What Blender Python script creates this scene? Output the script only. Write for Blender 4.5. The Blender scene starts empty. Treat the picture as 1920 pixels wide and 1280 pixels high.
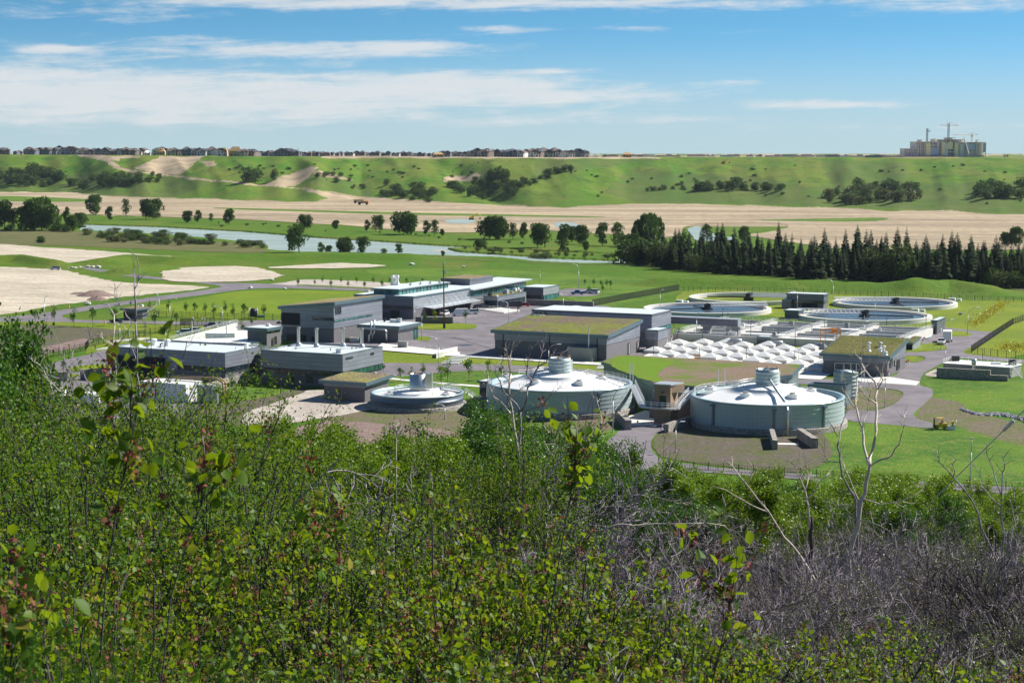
import bpy, math, random
import numpy as np
from mathutils import Vector, Matrix
from mathutils.geometry import tessellate_polygon
R = math.radians
S = bpy.context.scene
COL = S.collection
rnd = random.Random(7)
# ------------------------------------------------------------------ camera model
F = 3400.0; EYE = 60.0; PITCH = math.atan((640 - 278) / F)
cp, sp = math.cos(PITCH), math.sin(PITCH)
def ray(px, py):
    a = (px - 960) / F; v = (640 - py) / F
    return a, cp + v * sp, -sp + v * cp
def G(px, py, z=0.0):                       # the place where a sight line meets height z
    a, b, c = ray(px, py); t = (z - EYE) / c
    return (a * t, b * t, z)
def at_d(px, py, d):                        # the place on a sight line at ground distance d
    a, b, c = ray(px, py); t = d / b
    return (a * t, d, EYE + c * t)
def proj(x, y, z):
    fz = y * cp - (z - EYE) * sp; up = y * sp + (z - EYE) * cp
    return 960 + F * x / fz, 640 - F * up / fz
A = R(-25.5); UX, UY = math.cos(A), math.sin(A); VX, VY = -UY, UX
# ------------------------------------------------------------------ noise
def vnoise(x, y, seed=0):
    x = np.asarray(x, float); y = np.asarray(y, float)
    xi = np.floor(x); yi = np.floor(y); fx = x - xi; fy = y - yi
    fx = fx * fx * (3 - 2 * fx); fy = fy * fy * (3 - 2 * fy)
    def h(a, b):
        n = np.sin(a * 127.1 + b * 311.7 + seed * 74.7) * 43758.5453
        return n - np.floor(n)
    return (h(xi, yi) * (1 - fx) + h(xi + 1, yi) * fx) * (1 - fy) + (h(xi, yi + 1) * (1 - fx) + h(xi + 1, yi + 1) * fx) * fy
def inpoly(X, Y, poly):
    r = np.zeros(X.shape, bool); n = len(poly); j = n - 1
    for i in range(n):
        xi, yi = poly[i]; xj, yj = poly[j]
        if yi != yj:
            r ^= ((yi > Y) != (yj > Y)) & (X < (xj - xi) * (Y - yi) / (yj - yi) + xi)
        j = i
    return r
# ------------------------------------------------------------------ objects
ORG = {}
def tag(o, label=None, cat=None, group=None, kind=None):
    if label: o['label'] = label
    if cat: o['category'] = cat
    if group: o['group'] = group
    if kind: o['kind'] = kind
    return o
def link(o, parent=None):
    COL.objects.link(o)
    if parent is not None: o.parent = parent
    return o
def thing(name, label, cat, loc, group=None):
    o = bpy.data.objects.new(name, None); o.empty_display_size = .5
    link(o); o.location = loc; ORG[o] = Vector(loc)
    return tag(o, label, cat, group)
def np_mesh(name, V, T, mat, rn=None, smooth=False):
    """V (n,3), T (m,k) faces of k corners"""
    V = np.asarray(V, np.float32); T = np.asarray(T, np.int32); m, k = T.shape
    me = bpy.data.meshes.new(name)
    me.vertices.add(len(V)); me.vertices.foreach_set('co', V.ravel())
    me.loops.add(m * k); me.loops.foreach_set('vertex_index', T.ravel())
    me.polygons.add(m)
    me.polygons.foreach_set('loop_start', np.arange(0, m * k, k, dtype=np.int32))
    me.polygons.foreach_set('loop_total', np.full(m, k, np.int32))
    if smooth: me.polygons.foreach_set('use_smooth', np.ones(m, bool))
    me.update(calc_edges=True)
    if rn is not None:
        at = me.attributes.new('rn', 'FLOAT', 'FACE'); at.data.foreach_set('value', np.asarray(rn, np.float32))
    me.materials.append(mat)
    return me
class MB:
    def __init__(s): s.v = []; s.f = []; s.sm = []
    def add(s, vs, fs, smooth=False):
        n = len(s.v); s.v += [tuple(v) for v in vs]
        for f in fs: s.f.append(tuple(i + n for i in f)); s.sm.append(smooth)
    def hexa(s, p):                        # 8 points: bottom ring then top ring
        s.add(p, [(3, 2, 1, 0), (4, 5, 6, 7), (0, 1, 5, 4), (1, 2, 6, 5), (2, 3, 7, 6), (3, 0, 4, 7)])
    def box(s, c, d, rz=0):                # centre of base, size
        x, y, z = c; a, b, h = d[0] / 2, d[1] / 2, d[2]; q = math.cos(rz); w = math.sin(rz)
        P = [(-a, -b), (a, -b), (a, b), (-a, b)]
        s.hexa([(x + i * q - j * w, y + i * w + j * q, z) for i, j in P] + [(x + i * q - j * w, y + i * w + j * q, z + h) for i, j in P])
    def prism(s, poly, z0, z1, zf=None):
        n = len(poly)
        t = [z1 if zf is None else zf(p[0], p[1]) for p in poly]
        V = [(p[0], p[1], z0) for p in poly] + [(p[0], p[1], h) for p, h in zip(poly, t)]
        tri = tessellate_polygon([[Vector((p[0], p[1], 0)) for p in poly]])
        ar = sum(poly[i][0] * poly[(i + 1) % n][1] - poly[(i + 1) % n][0] * poly[i][1] for i in range(n))
        fs = []
        for a, b, c in tri:
            k = (poly[b][0] - poly[a][0]) * (poly[c][1] - poly[a][1]) - (poly[b][1] - poly[a][1]) * (poly[c][0] - poly[a][0])
            if k < 0: b, c = c, b
            fs += [(a + n, b + n, c + n), (a, c, b)]
        for i in range(n):
            j = (i + 1) % n
            fs.append((i, j, j + n, i + n) if ar > 0 else (j, i, i + n, j + n))
        s.add(V, fs)
    def sheet(s, poly, z):
        tri = tessellate_polygon([[Vector((p[0], p[1], 0)) for p in poly]]); fs = []
        for a, b, c in tri:
            k = (poly[b][0] - poly[a][0]) * (poly[c][1] - poly[a][1]) - (poly[b][1] - poly[a][1]) * (poly[c][0] - poly[a][0])
            fs.append((a, b, c) if k > 0 else (a, c, b))
        s.add([(p[0], p[1], z) for p in poly], fs)
    def lathe(s, c, prof, n=64, a0=0, a1=2 * math.pi, smooth=True):    # prof [(r,z)...]
        full = abs(a1 - a0 - 2 * math.pi) < 1e-6; m = n if full else n + 1; V = []; k = len(prof)
        for i in range(m):
            a = a0 + (a1 - a0) * i / n; q, w = math.cos(a), math.sin(a)
            for r, z in prof: V.append((c[0] + r * q, c[1] + r * w, c[2] + z))
        fs = []
        for i in range(n):
            j = (i + 1) % m
            for t in range(k - 1):
                fs.append((i * k + t, j * k + t, j * k + t + 1, i * k + t + 1))
        s.add(V, fs, smooth)
    def cyl(s, c, r, h, n=16, r2=None):
        r2 = r if r2 is None else r2
        s.lathe(c, [(r, 0), (r2, h)], n)
        s.add([(c[0] + r2 * math.cos(i * 2 * math.pi / n), c[1] + r2 * math.sin(i * 2 * math.pi / n), c[2] + h) for i in range(n)], [tuple(range(n))])
    def tube(s, pts, r, n=5, r2=None):
        P = [Vector(p) for p in pts]; V = []; m = len(P)
        for i, p in enumerate(P):
            d = (P[min(i + 1, m - 1)] - P[max(i - 1, 0)]).normalized()
            x = d.cross(Vector((0, 0, 1)) if abs(d.z) < .9 else Vector((1, 0, 0))).normalized(); y = d.cross(x)
            rr = r if r2 is None else r + (r2 - r) * i / (m - 1)
            for k in range(n):
                a = k * 2 * math.pi / n; V.append(p + (x * math.cos(a) + y * math.sin(a)) * rr)
        fs = [(i * n + k, i * n + (k + 1) % n, (i + 1) * n + (k + 1) % n, (i + 1) * n + k) for i in range(m - 1) for k in range(n)]
        fs += [tuple(range(n - 1, -1, -1)), tuple((m - 1) * n + k for k in range(n))]
        s.add(V, fs, n > 5)
    def mesh(s, name, mat, org=(0, 0, 0)):
        me = bpy.data.meshes.new(name)
        me.from_pydata([(x - org[0], y - org[1], z - org[2]) for x, y, z in s.v], [], s.f)
        me.polygons.foreach_set('use_smooth', s.sm); me.materials.append(mat); me.update()
        return me
    def build(s, name, mat, parent=None, loc=None):
        if not s.f: return None
        org = ORG[parent] if parent is not None else Vector(loc or (0, 0, 0))
        o = bpy.data.objects.new(name, s.mesh(name, mat, org)); ORG[o] = org
        if parent is None: o.location = org
        return link(o, parent)
def ordi(n):
    w = ['first', 'second', 'third', 'fourth', 'fifth', 'sixth', 'seventh', 'eighth', 'ninth', 'tenth', 'eleventh', 'twelfth']
    if n <= 12: return w[n - 1]
    return '%d%s' % (n, 'th' if 10 < n % 100 < 14 else {1: 'st', 2: 'nd', 3: 'rd'}.get(n % 10, 'th'))
def spawn(name, spec, loc, rz=0, sc=1, label=None, cat=None, group=None, kind=None, tilt=0):
    """spec: a mesh, or [(part name, mesh, [sub specs])]; copies share their mesh data"""
    root = bpy.data.objects.new(name, spec if isinstance(spec, bpy.types.Mesh) else None)
    link(root); root.location = loc; root.rotation_euler = (tilt, tilt * .6, rz)
    root.scale = sc if isinstance(sc, tuple) else (sc, sc, sc)
    tag(root, label, cat, group, kind)
    def rec(items, par):
        for nm, me, subs in items:
            c = bpy.data.objects.new(nm, me); link(c, par); rec(subs, c)
            if nm == 'berry': c['kind'] = 'stuff'
    if not isinstance(spec, bpy.types.Mesh): rec(spec, root)
    return root
# ------------------------------------------------------------------ materials
class NT:
    def __init__(s, nt): s.t = nt; nt.nodes.clear()
    def n(s, ty, **kw):
        nd = s.t.nodes.new(ty)
        for k, v in kw.items():
            if k[0] == '_': setattr(nd, k[1:], v)
        return nd
    def put(s, sock, v):
        if isinstance(v, bpy.types.NodeSocket): s.t.links.new(v, sock)
        elif isinstance(v, (tuple, list)) and len(v) == 3 and sock.type == 'RGBA': sock.default_value = (*v, 1)
        else: sock.default_value = v
    def m(s, op, a, b=0, c=None, clamp=False):
        nd = s.n('ShaderNodeMath'); nd.operation = op; nd.use_clamp = clamp
        s.put(nd.inputs[0], a); s.put(nd.inputs[1], b)
        if c is not None: s.put(nd.inputs[2], c)
        return nd.outputs[0]
    def mix(s, f, a, b, mode='MIX'):
        nd = s.n('ShaderNodeMix'); nd.data_type = 'RGBA'; nd.blend_type = mode
        s.put(nd.inputs[0], f); s.put(nd.inputs[6], a); s.put(nd.inputs[7], b); return nd.outputs[2]
    def ramp(s, v, lo, hi):
        nd = s.n('ShaderNodeMapRange'); nd.interpolation_type = 'SMOOTHSTEP'
        s.put(nd.inputs[0], v); s.put(nd.inputs[1], lo); s.put(nd.inputs[2], hi); return nd.outputs[0]
    def pos(s): return s.n('ShaderNodeNewGeometry').outputs['Position']
    def vmul(s, v, k):
        nd = s.n('ShaderNodeVectorMath'); nd.operation = 'MULTIPLY'; s.put(nd.inputs[0], v); nd.inputs[1].default_value = k; return nd.outputs[0]
    def rot(s, v, a):
        nd = s.n('ShaderNodeVectorRotate'); nd.rotation_type = 'Z_AXIS'; s.put(nd.inputs['Vector'], v); nd.inputs['Angle'].default_value = a; return nd.outputs[0]
    def noise(s, v, sc, det=4, rough=.6):
        nd = s.n('ShaderNodeTexNoise'); s.put(nd.inputs['Vector'], v); nd.inputs['Scale'].default_value = sc
        nd.inputs['Detail'].default_value = det; nd.inputs['Roughness'].default_value = rough; return nd.outputs['Fac']
    def sep(s, v):
        nd = s.n('ShaderNodeSeparateXYZ'); s.put(nd.inputs[0], v); return nd.outputs
    def comb(s, x, y, z):
        nd = s.n('ShaderNodeCombineXYZ'); s.put(nd.inputs[0], x); s.put(nd.inputs[1], y); s.put(nd.inputs[2], z); return nd.outputs[0]
    def attr(s, name):
        nd = s.n('ShaderNodeAttribute'); nd.attribute_name = name; return nd.outputs
    def out(s, sh): s.t.links.new(sh, s.n('ShaderNodeOutputMaterial').inputs[0])
    def bsdf(s, col, rough=.8, metal=0, bump=None, bd=.05, spec=.5):
        b = s.n('ShaderNodeBsdfPrincipled'); s.put(b.inputs['Base Color'], col); s.put(b.inputs['Roughness'], rough)
        b.inputs['Metallic'].default_value = metal; b.inputs['Specular IOR Level'].default_value = spec
        if bump is not None:
            bm = s.n('ShaderNodeBump'); bm.inputs['Distance'].default_value = bd; s.put(bm.inputs['Height'], bump)
            s.t.links.new(bm.outputs[0], b.inputs['Normal'])
        return b.outputs[0]
def newmat(name):
    m = bpy.data.materials.new(name); m.use_nodes = True; return m, NT(m.node_tree)
def M_plain(name, col, rough=.7, metal=0, var=.15, sc=1.5, bump=.0, spec=.5):
    m, t = newmat(name); n = t.noise(t.pos(), sc, 5)
    c = t.mix(n, tuple(x * (1 - var) for x in col), tuple(min(1, x * (1 + var)) for x in col))
    t.out(t.bsdf(c, rough, metal, n if bump else None, bump, spec)); return m
def M_flat(name, col, rough=.5, metal=0):
    m, t = newmat(name); t.out(t.bsdf(col, rough, metal)); return m
def M_siding(name, col, pitch=1.05, vp=4.2, rough=.45, metal=.25):
    m, t = newmat(name); p = t.rot(t.pos(), -A); x, y, z = t.sep(p)
    fz = t.m('FRACT', t.m('MULTIPLY', z, 1 / pitch)); ln = t.m('LESS_THAN', fz, .07)
    fh = t.m('FRACT', t.m('MULTIPLY', t.m('ADD', x, y), 1 / vp)); l2 = t.m('LESS_THAN', fh, .012)
    row = t.m('FLOOR', t.m('MULTIPLY', z, 1 / pitch)); cl = t.m('FLOOR', t.m('MULTIPLY', t.m('ADD', x, y), 1 / vp))
    wn = t.n('ShaderNodeTexWhiteNoise'); wn.noise_dimensions = '2D'; t.put(wn.inputs['Vector'], t.comb(row, cl, 0))
    k = t.m('MULTIPLY_ADD', wn.outputs['Value'], .16, .92); n = t.noise(t.vmul(p, (.3, .3, 1.2)), .9, 5)
    k = t.m('MULTIPLY', k, t.m('MULTIPLY_ADD', n, .25, .87))
    c = t.mix(t.m('MAXIMUM', t.m('MULTIPLY', ln, .75), t.m('MULTIPLY', l2, .4)), col, tuple(v * .22 for v in col))
    nd = t.n('ShaderNodeVectorMath'); nd.operation = 'SCALE'; t.put(nd.inputs[0], c); t.put(nd.inputs['Scale'], k)
    t.out(t.bsdf(nd.outputs[0], rough, metal, t.m('MULTIPLY', ln, -1), .03)); return m
def M_block(name, c1, c2, mortar, bw=.45, bh=.22, rough=.9):
    m, t = newmat(name); p = t.rot(t.pos(), -A); x, y, z = t.sep(p)
    b = t.n('ShaderNodeTexBrick'); t.put(b.inputs['Vector'], t.comb(t.m('ADD', x, y), z, 0))
    b.inputs['Scale'].default_value = 1; b.inputs['Brick Width'].default_value = bw; b.inputs['Row Height'].default_value = bh
    b.inputs['Mortar Size'].default_value = .02; t.put(b.inputs['Color1'], c1); t.put(b.inputs['Color2'], c2); t.put(b.inputs['Mortar'], mortar)
    n = t.noise(t.pos(), .7, 6); c = t.mix(t.ramp(n, .35, .7), b.outputs[0], tuple(v * .7 for v in c1)); c = t.mix(.5, b.outputs[0], c)
    t.out(t.bsdf(c, rough, 0, b.outputs['Fac'], -.01)); return m
def M_stone(name, col, sc=2.2):
    m, t = newmat(name); v = t.n('ShaderNodeTexVoronoi'); t.put(v.inputs['Vector'], t.vmul(t.pos(), (1, 1, 1.5))); v.inputs['Scale'].default_value = sc
    e = t.n('ShaderNodeTexVoronoi'); e.feature = 'DISTANCE_TO_EDGE'; t.put(e.inputs['Vector'], t.vmul(t.pos(), (1, 1, 1.5))); e.inputs['Scale'].default_value = sc
    g = t.sep(v.outputs['Color'])[0]
    c = t.mix(g, tuple(x * .6 for x in col), tuple(min(1, x * 1.25) for x in col)); ed = t.ramp(e.outputs[0], .0, .09)
    c = t.mix(ed, tuple(x * .22 for x in col), c); t.out(t.bsdf(c, .95, 0, ed, .08)); return m
def M_grass(name, c1, c2, c3, fine=2.5, stripe=None, big=.03):
    m, t = newmat(name); p = t.pos(); n1 = t.noise(p, big, 5, .65); n2 = t.noise(p, .35, 5, .7); n3 = t.noise(p, fine, 4, .75)
    c = t.mix(t.ramp(n1, .38, .62), c1, c2); c = t.mix(t.ramp(n2, .45, .72), c, c3)
    n5 = t.noise(p, .11, 6, .75); c = t.mix(t.m('MULTIPLY', t.ramp(n5, .54, .7), .55), c, (.17, .15, .06)); k = t.m('MULTIPLY', t.m('MULTIPLY_ADD', t.ramp(n3, .25, .75), 1.0, .5), t.m('MULTIPLY_ADD', n2, .7, .65))
    if stripe:
        q = t.sep(t.rot(p, stripe[0]))[0]; w = t.m('SINE', t.m('MULTIPLY', q, 6.283 / stripe[1])); w = t.m('MULTIPLY', w, t.noise(p, .12, 2))
        k = t.m('MULTIPLY', k, t.m('MULTIPLY_ADD', w, stripe[2], 1))
    nd = t.n('ShaderNodeVectorMath'); nd.operation = 'SCALE'; t.put(nd.inputs[0], c); t.put(nd.inputs['Scale'], k)
    t.out(t.bsdf(nd.outputs[0], .9, 0, n3, .25, .2)); return m
def M_soil(name, c1, c2, big=.05, fine=1.2, streak=None, bd=.15):
    m, t = newmat(name); p = t.pos(); q = t.vmul(t.rot(p, streak[0]), (streak[1], 1, 1)) if streak else p
    n1 = t.noise(q, big, 7, .7); n3 = t.noise(p, fine, 5, .75)
    n4 = t.noise(q, big * 6, 5, .7); c = t.mix(t.ramp(n1, .35, .65), c1, c2); k = t.m('MULTIPLY', t.m('MULTIPLY_ADD', t.ramp(n3, .25, .75), .55, .72), t.m('MULTIPLY_ADD', t.ramp(n4, .3, .7), .4, .8))
    nd = t.n('ShaderNodeVectorMath'); nd.operation = 'SCALE'; t.put(nd.inputs[0], c); t.put(nd.inputs['Scale'], k)
    t.out(t.bsdf(nd.outputs[0], .95, 0, n3, bd, .2)); return m
def M_leaf(name, c1, c2, trans, tf=.4, vari=.35, rough=.45, yel=None):
    m, t = newmat(name); a = t.attr('rn')[2]; o = t.n('ShaderNodeObjectInfo').outputs['Random']
    c = t.mix(a, c1, c2); c = t.mix(t.m('MULTIPLY', t.ramp(t.noise(t.pos(), .55, 3), .45, .65), .4), c, c2)
    if yel: c = t.mix(t.m('GREATER_THAN', t.m('FRACT', t.m('MULTIPLY', a, 37.3)), yel[0]), c, yel[1])
    k = t.m('MULTIPLY_ADD', o, vari, 1 - vari / 2)
    nd = t.n('ShaderNodeVectorMath'); nd.operation = 'SCALE'; t.put(nd.inputs[0], c); t.put(nd.inputs['Scale'], k); c = nd.outputs[0]
    b = t.n('ShaderNodeBsdfPrincipled'); t.put(b.inputs['Base Color'], c); b.inputs['Roughness'].default_value = rough; b.inputs['Specular IOR Level'].default_value = .35
    tr = t.n('ShaderNodeBsdfTranslucent'); t.put(tr.inputs[0], t.mix(.6, c, trans)); mx = t.n('ShaderNodeMixShader'); mx.inputs[0].default_value = tf
    t.t.links.new(b.outputs[0], mx.inputs[1]); t.t.links.new(tr.outputs[0], mx.inputs[2]); t.out(mx.outputs[0]); return m
MT = dict(
 siding=M_siding('grey_metal_siding', (.26, .28, .33)), siding_dark=M_siding('dark_metal_siding', (.15, .165, .2)),
 siding_light=M_siding('light_metal_siding', (.36, .39, .42)),
 block=M_block('grey_block', (.21, .2, .215), (.17, .165, .18), (.12, .12, .13)),
 fascia=M_plain('teal_fascia', (.13, .19, .225), .4, .3, .1, .3), fascia_dark=M_plain('navy_fascia', (.05, .065, .09), .5, .1, .1, .3),
 membrane=M_plain('roof_membrane', (.56, .62, .62), .8, 0, .1, .15), white=M_plain('white_paint', (.84, .84, .82), .7, 0, .07, .4),
 concrete=M_plain('concrete', (.66, .64, .59), .85, 0, .16, .35), conc_dark=M_plain('weathered_concrete', (.33, .325, .31), .9, 0, .25, .5),
 steel=M_plain('galvanised_steel', (.55, .58, .6), .45, .5, .12, 1), silver=M_plain('aluminium', (.62, .63, .6), .32, .85, .08, .8),
 dark=M_plain('dark_opening', (.012, .013, .02), .8), black=M_plain('black_metal', (.02, .02, .022), .5),
 frame=M_plain('window_frame', (.03, .035, .045), .5), orange=M_plain('orange_paint', (.75, .27, .03), .6), yellow=M_plain('yellow_paint', (.8, .5, .02), .5),
 red=M_plain('red_paint', (.55, .03, .03), .4), tan=M_plain('tan_panel', (.34, .24, .15), .8, 0, .12, .5),
 gabion=M_stone('gabion_stone', (.46, .42, .37), 2.6), rock=M_stone('riprap_rock', (.42, .42, .44), 1.2), wood=M_plain('brown_timber', (.12, .06, .035), .9),
 rubber=M_plain('rubber', (.015, .015, .016), .8), water=None, bark=M_plain('dark_bark', (.075, .06, .06), .95, 0, .4, 9, .01),
 palebark=M_plain('pale_bark', (.62, .54, .44), .9, 0, .45, 6, .01), greybark=M_plain('grey_bark', (.31, .265, .285), .95, 0, .45, 6, .01),
)
def M_tank():
    m, t = newmat('teal_tank_cladding'); x, y, z = t.sep(t.pos())
    c = t.mix(t.noise(t.vmul(t.pos(), (1, 1, .25)), .6, 5), (.38, .46, .47), (.48, .57, .575))
    o = t.n('ShaderNodeTexCoord').outputs['Object']; ox, oy, oz = t.sep(o)
    an = t.m('ARCTAN2', oy, ox); l = t.m('LESS_THAN', t.m('FRACT', t.m('MULTIPLY', an, 18)), .04)
    l2 = t.m('LESS_THAN', t.m('FRACT', t.m('MULTIPLY', z, 1 / .92)), .07)
    c = t.mix(t.m('MAXIMUM', t.m('MULTIPLY', l, .35), t.m('MULTIPLY', l2, .45)), c, (.12, .18, .19)); t.out(t.bsdf(c, .5, .1)); return m
MT['tank'] = M_tank()
MT['slate'] = M_plain('slate_blue_tank', (.15, .19, .24), .4, .3, .08, .4)
def M_glass(name, col, rough=.08):
    m, t = newmat(name); n = t.noise(t.vmul(t.pos(), (1, 1, .4)), .35, 3); c = t.mix(t.ramp(n, .4, .6), col, tuple(v * 2.2 for v in col))
    t.out(t.bsdf(c, rough, 0)); return m
MT['glass'] = M_glass('dark_glass', (.012, .022, .03)); MT['teal'] = M_glass('teal_glass', (.03, .12, .12)); MT['green_glass'] = M_glass('green_glass', (.015, .06, .045))
def M_water(name, col, rough, sc):
    m, t = newmat(name); n = t.noise(t.vmul(t.pos(), (1, .35, 1)), sc, 6, .7); c = t.mix(t.ramp(t.noise(t.vmul(t.pos(), (.3, 1, 1)), .05, 4), .4, .7), col, tuple(min(1, v * 1.3) for v in col))
    t.out(t.bsdf(c, rough, 0, n, .04)); return m
MT['cover'] = M_plain('cover_panel', (.68, .69, .67), .75, 0, .14, .8)
MT['river'] = M_water('river_water', (.3, .37, .33), .45, .6); MT['pond'] = M_water('pond_water', (.085, .11, .135), .22, .8)
def M_asphalt(name, c):
    m, t = newmat(name); p = t.pos(); n = t.noise(p, .12, 6, .7); f = t.noise(p, 3, 4); st = t.noise(t.vmul(t.rot(p, -A), (.04, .8, 1)), 1, 4)
    cc = t.mix(t.ramp(n, .35, .65), tuple(v * .76 for v in c), tuple(v * 1.15 for v in c)); k = t.m('MULTIPLY', t.m('MULTIPLY_ADD', f, .3, .85), t.m('MULTIPLY_ADD', st, .3, .85))
    nd = t.n('ShaderNodeVectorMath'); nd.operation = 'SCALE'; t.put(nd.inputs[0], cc); t.put(nd.inputs['Scale'], k)
    t.out(t.bsdf(nd.outputs[0], .9, 0, f, .01)); return m
MT['asphalt'] = M_asphalt('asphalt', (.185, .165, .178))
MT['lawn'] = M_grass('mown_lawn', (.14, .21, .008), (.2, .26, .01), (.17, .18, .02))
MT['field'] = M_grass('striped_field', (.13, .21, .008), (.18, .25, .01), (.11, .18, .008), stripe=(R(72), 3.2, .3))
MT['lush'] = M_grass('lush_grass', (.05, .14, .008), (.11, .21, .01), (.16, .18, .025), fine=1.8)
MT['meadow'] = M_grass('olive_meadow', (.11, .12, .04), (.16, .14, .06), (.09, .12, .02))
MT['sand'] = M_soil('pale_sand', (.56, .49, .38), (.44, .385, .29), .03, .5, (R(20), .25)); MT['gravel'] = M_soil('crushed_gravel', (.5, .44, .38), (.4, .35, .3), .1, 2.5)
MT['earth'] = M_soil('stripped_earth', (.48, .38, .25), (.28, .22, .145), .014, .12, (R(4), .16), .5); MT['brown'] = M_soil('brown_topsoil', (.17, .13, .1), (.12, .14, .04), .15, 1.8)
MT['mulch'] = M_soil('red_brown_mulch', (.27, .19, .165), (.21, .15, .13), .2, 2.2); MT['darksoil'] = M_soil('dark_topsoil', (.135, .105, .095), (.095, .11, .035), .13, 1.5)
def M_greenroof(name, g, b, lo, hi, sc=.09):
    m, t = newmat(name); p = t.pos(); n = t.noise(p, sc, 6, .65); f = t.noise(p, 2.2, 5, .8); c = t.mix(t.ramp(n, lo, hi), g, b)
    nd = t.n('ShaderNodeVectorMath'); nd.operation = 'SCALE'; t.put(nd.inputs[0], c); t.put(nd.inputs['Scale'], t.m('MULTIPLY_ADD', f, 1.3, .4))
    t.out(t.bsdf(nd.outputs[0], .95, 0, f, .3, .1)); return m
MT['groof'] = M_greenroof('sedum_roof', (.2, .22, .05), (.2, .15, .115), .42, .6); MT['groof2'] = M_greenroof('meadow_roof', (.17, .16, .055), (.13, .14, .04), .4, .6)
MT['roofgrass'] = M_greenroof('lush_roof_grass', (.14, .24, .02), (.2, .2, .06), .5, .75, .12)
MT['groof3'] = M_greenroof('patchy_roof', (.14, .2, .035), (.24, .175, .13), .42, .54, .045); MT['dryroof'] = M_greenroof('dry_roof', (.3, .27, .1), (.25, .2, .13), .4, .6)
# ------------------------------------------------------------------ sky, sun, camera
W = bpy.data.worlds.new('World'); S.world = W; W.use_nodes = True
SUN = Vector((.9 * math.cos(R(40)), .436 * math.cos(R(40)), math.sin(R(40)))).normalized()
t = NT(W.node_tree)
tc = t.n('ShaderNodeTexCoord').outputs['Generated']; x, y, z = t.sep(tc)
sky = t.n('ShaderNodeTexSky'); sky.sky_type = 'NISHITA'; sky.sun_disc = False; sky.sun_elevation = R(40); sky.sun_rotation = math.atan2(SUN.x, SUN.y)
sky.altitude = 1100; sky.air_density = 1.0; sky.dust_density = .25; sky.ozone_density = 2.2
zz = t.m('MULTIPLY_ADD', t.m('MAXIMUM', z, 0), 2.4, .13)
t.put(sky.inputs[0], t.comb(x, y, zz))
pu = t.m('MULTIPLY_ADD', t.m('ARCTAN2', x, y), 3400, 960); pv = t.m('MULTIPLY_ADD', t.m('ARCSINE', z), -3400, 278)
wv = t.comb(t.m('MULTIPLY', pu, 1 / 260), t.m('MULTIPLY', t.m('MULTIPLY_ADD', pu, .04, pv), 1 / 24), 0)
wn = t.n('ShaderNodeTexNoise'); t.put(wn.inputs['Vector'], wv); wn.inputs['Scale'].default_value = 1.3; wn.inputs['Detail'].default_value = 8; wn.inputs['Roughness'].default_value = .68; wn.inputs['Distortion'].default_value = .6
big = t.noise(t.comb(t.m('MULTIPLY', pu, 1 / 90), t.m('MULTIPLY', t.m('MULTIPLY_ADD', pu, -.1, pv), 1 / 40), 3), 1, 6, .65)
acc = None
for cx, cy, rx, ry, am in [(60, 170, 380, 60, 1.1), (620, 182, 430, 38, 1.05), (860, 150, 260, 20, .8), (1080, 182, 220, 18, .8), (560, 100, 360, 15, 1.0), (790, 88, 130, 10, .9), (350, 80, 160, 8, .5),
    (930, 59, 75, 9, 1.0), (620, 10, 520, 17, 1.1), (1330, 14, 420, 14, .8), (150, 38, 260, 14, .55), (120, 100, 60, 7, .7), (1560, 199, 170, 10, 1.1), (1380, 160, 130, 9, .7),
    (1190, 58, 100, 8, .7), (1790, 22, 160, 26, .6), (400, 226, 650, 14, .6), (1250, 225, 280, 14, .45), (1740, 240, 260, 9, .55), (1020, 135, 90, 6, .6)]:
    a = t.m('MULTIPLY', t.m('SUBTRACT', pu, cx), 1 / rx); b = t.m('MULTIPLY', t.m('SUBTRACT', pv, cy), 1 / ry)
    e = t.m('MULTIPLY', t.m('EXPONENT', t.m('MULTIPLY', t.m('ADD', t.m('MULTIPLY', a, a), t.m('MULTIPLY', b, b)), -1)), am)
    acc = e if acc is None else t.m('ADD', acc, e)
dn = t.m('ADD', t.m('MINIMUM', acc, 1.25), t.m('MULTIPLY', t.m('SUBTRACT', t.m('MULTIPLY_ADD', big, .35, t.m('MULTIPLY', wn.outputs[0], .65)), .5), 3.2))
al = t.m('MULTIPLY', t.ramp(dn, .25, 1.3), .84)
skc = t.mix(1.0, sky.outputs[0], t.mix(t.ramp(z, .12, .5), (.8, 1.42, 1.38), (.85, 1.0, 1.1)), 'MULTIPLY')
# the air near the horizon is paler
hz = t.ramp(z, .07, .0); skc = t.mix(t.m('MULTIPLY', hz, .88), skc, (5.0, 6.3, 6.5))
cl = t.mix(al, skc, (7.6, 7.75, 7.8))
bg = t.n('ShaderNodeBackground'); t.put(bg.inputs[0], cl); bg.inputs[1].default_value = .068
t.t.links.new(bg.outputs[0], t.n('ShaderNodeOutputWorld').inputs[0])
W.cycles.sampling_method = 'MANUAL'; W.cycles.sample_map_resolution = 512
sd = bpy.data.lights.new('sun', 'SUN'); sd.energy = 5.0; sd.angle = R(.53); sd.color = (1, .955, .88)
so = bpy.data.objects.new('sun', sd); link(so); so.rotation_mode = 'QUATERNION'; so.rotation_quaternion = SUN.to_track_quat('Z', 'Y'); so.location = (200, 0, 300)
cd = bpy.data.cameras.new('camera'); cam = bpy.data.objects.new('camera', cd); link(cam); S.camera = cam
cam.location = (0, 0, EYE); cam.rotation_euler = (R(90) - PITCH, 0, 0)
cd.sensor_width = 36; cd.lens = F / 1920 * 36; cd.clip_start = .3; cd.clip_end = 40000
cd.dof.use_dof = True; cd.dof.focus_distance = 300; cd.dof.aperture_fstop = 20
S.view_settings.view_transform = 'Standard'; S.view_settings.look = 'None'; S.view_settings.gamma = 1; S.view_settings.exposure = 0.62
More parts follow.
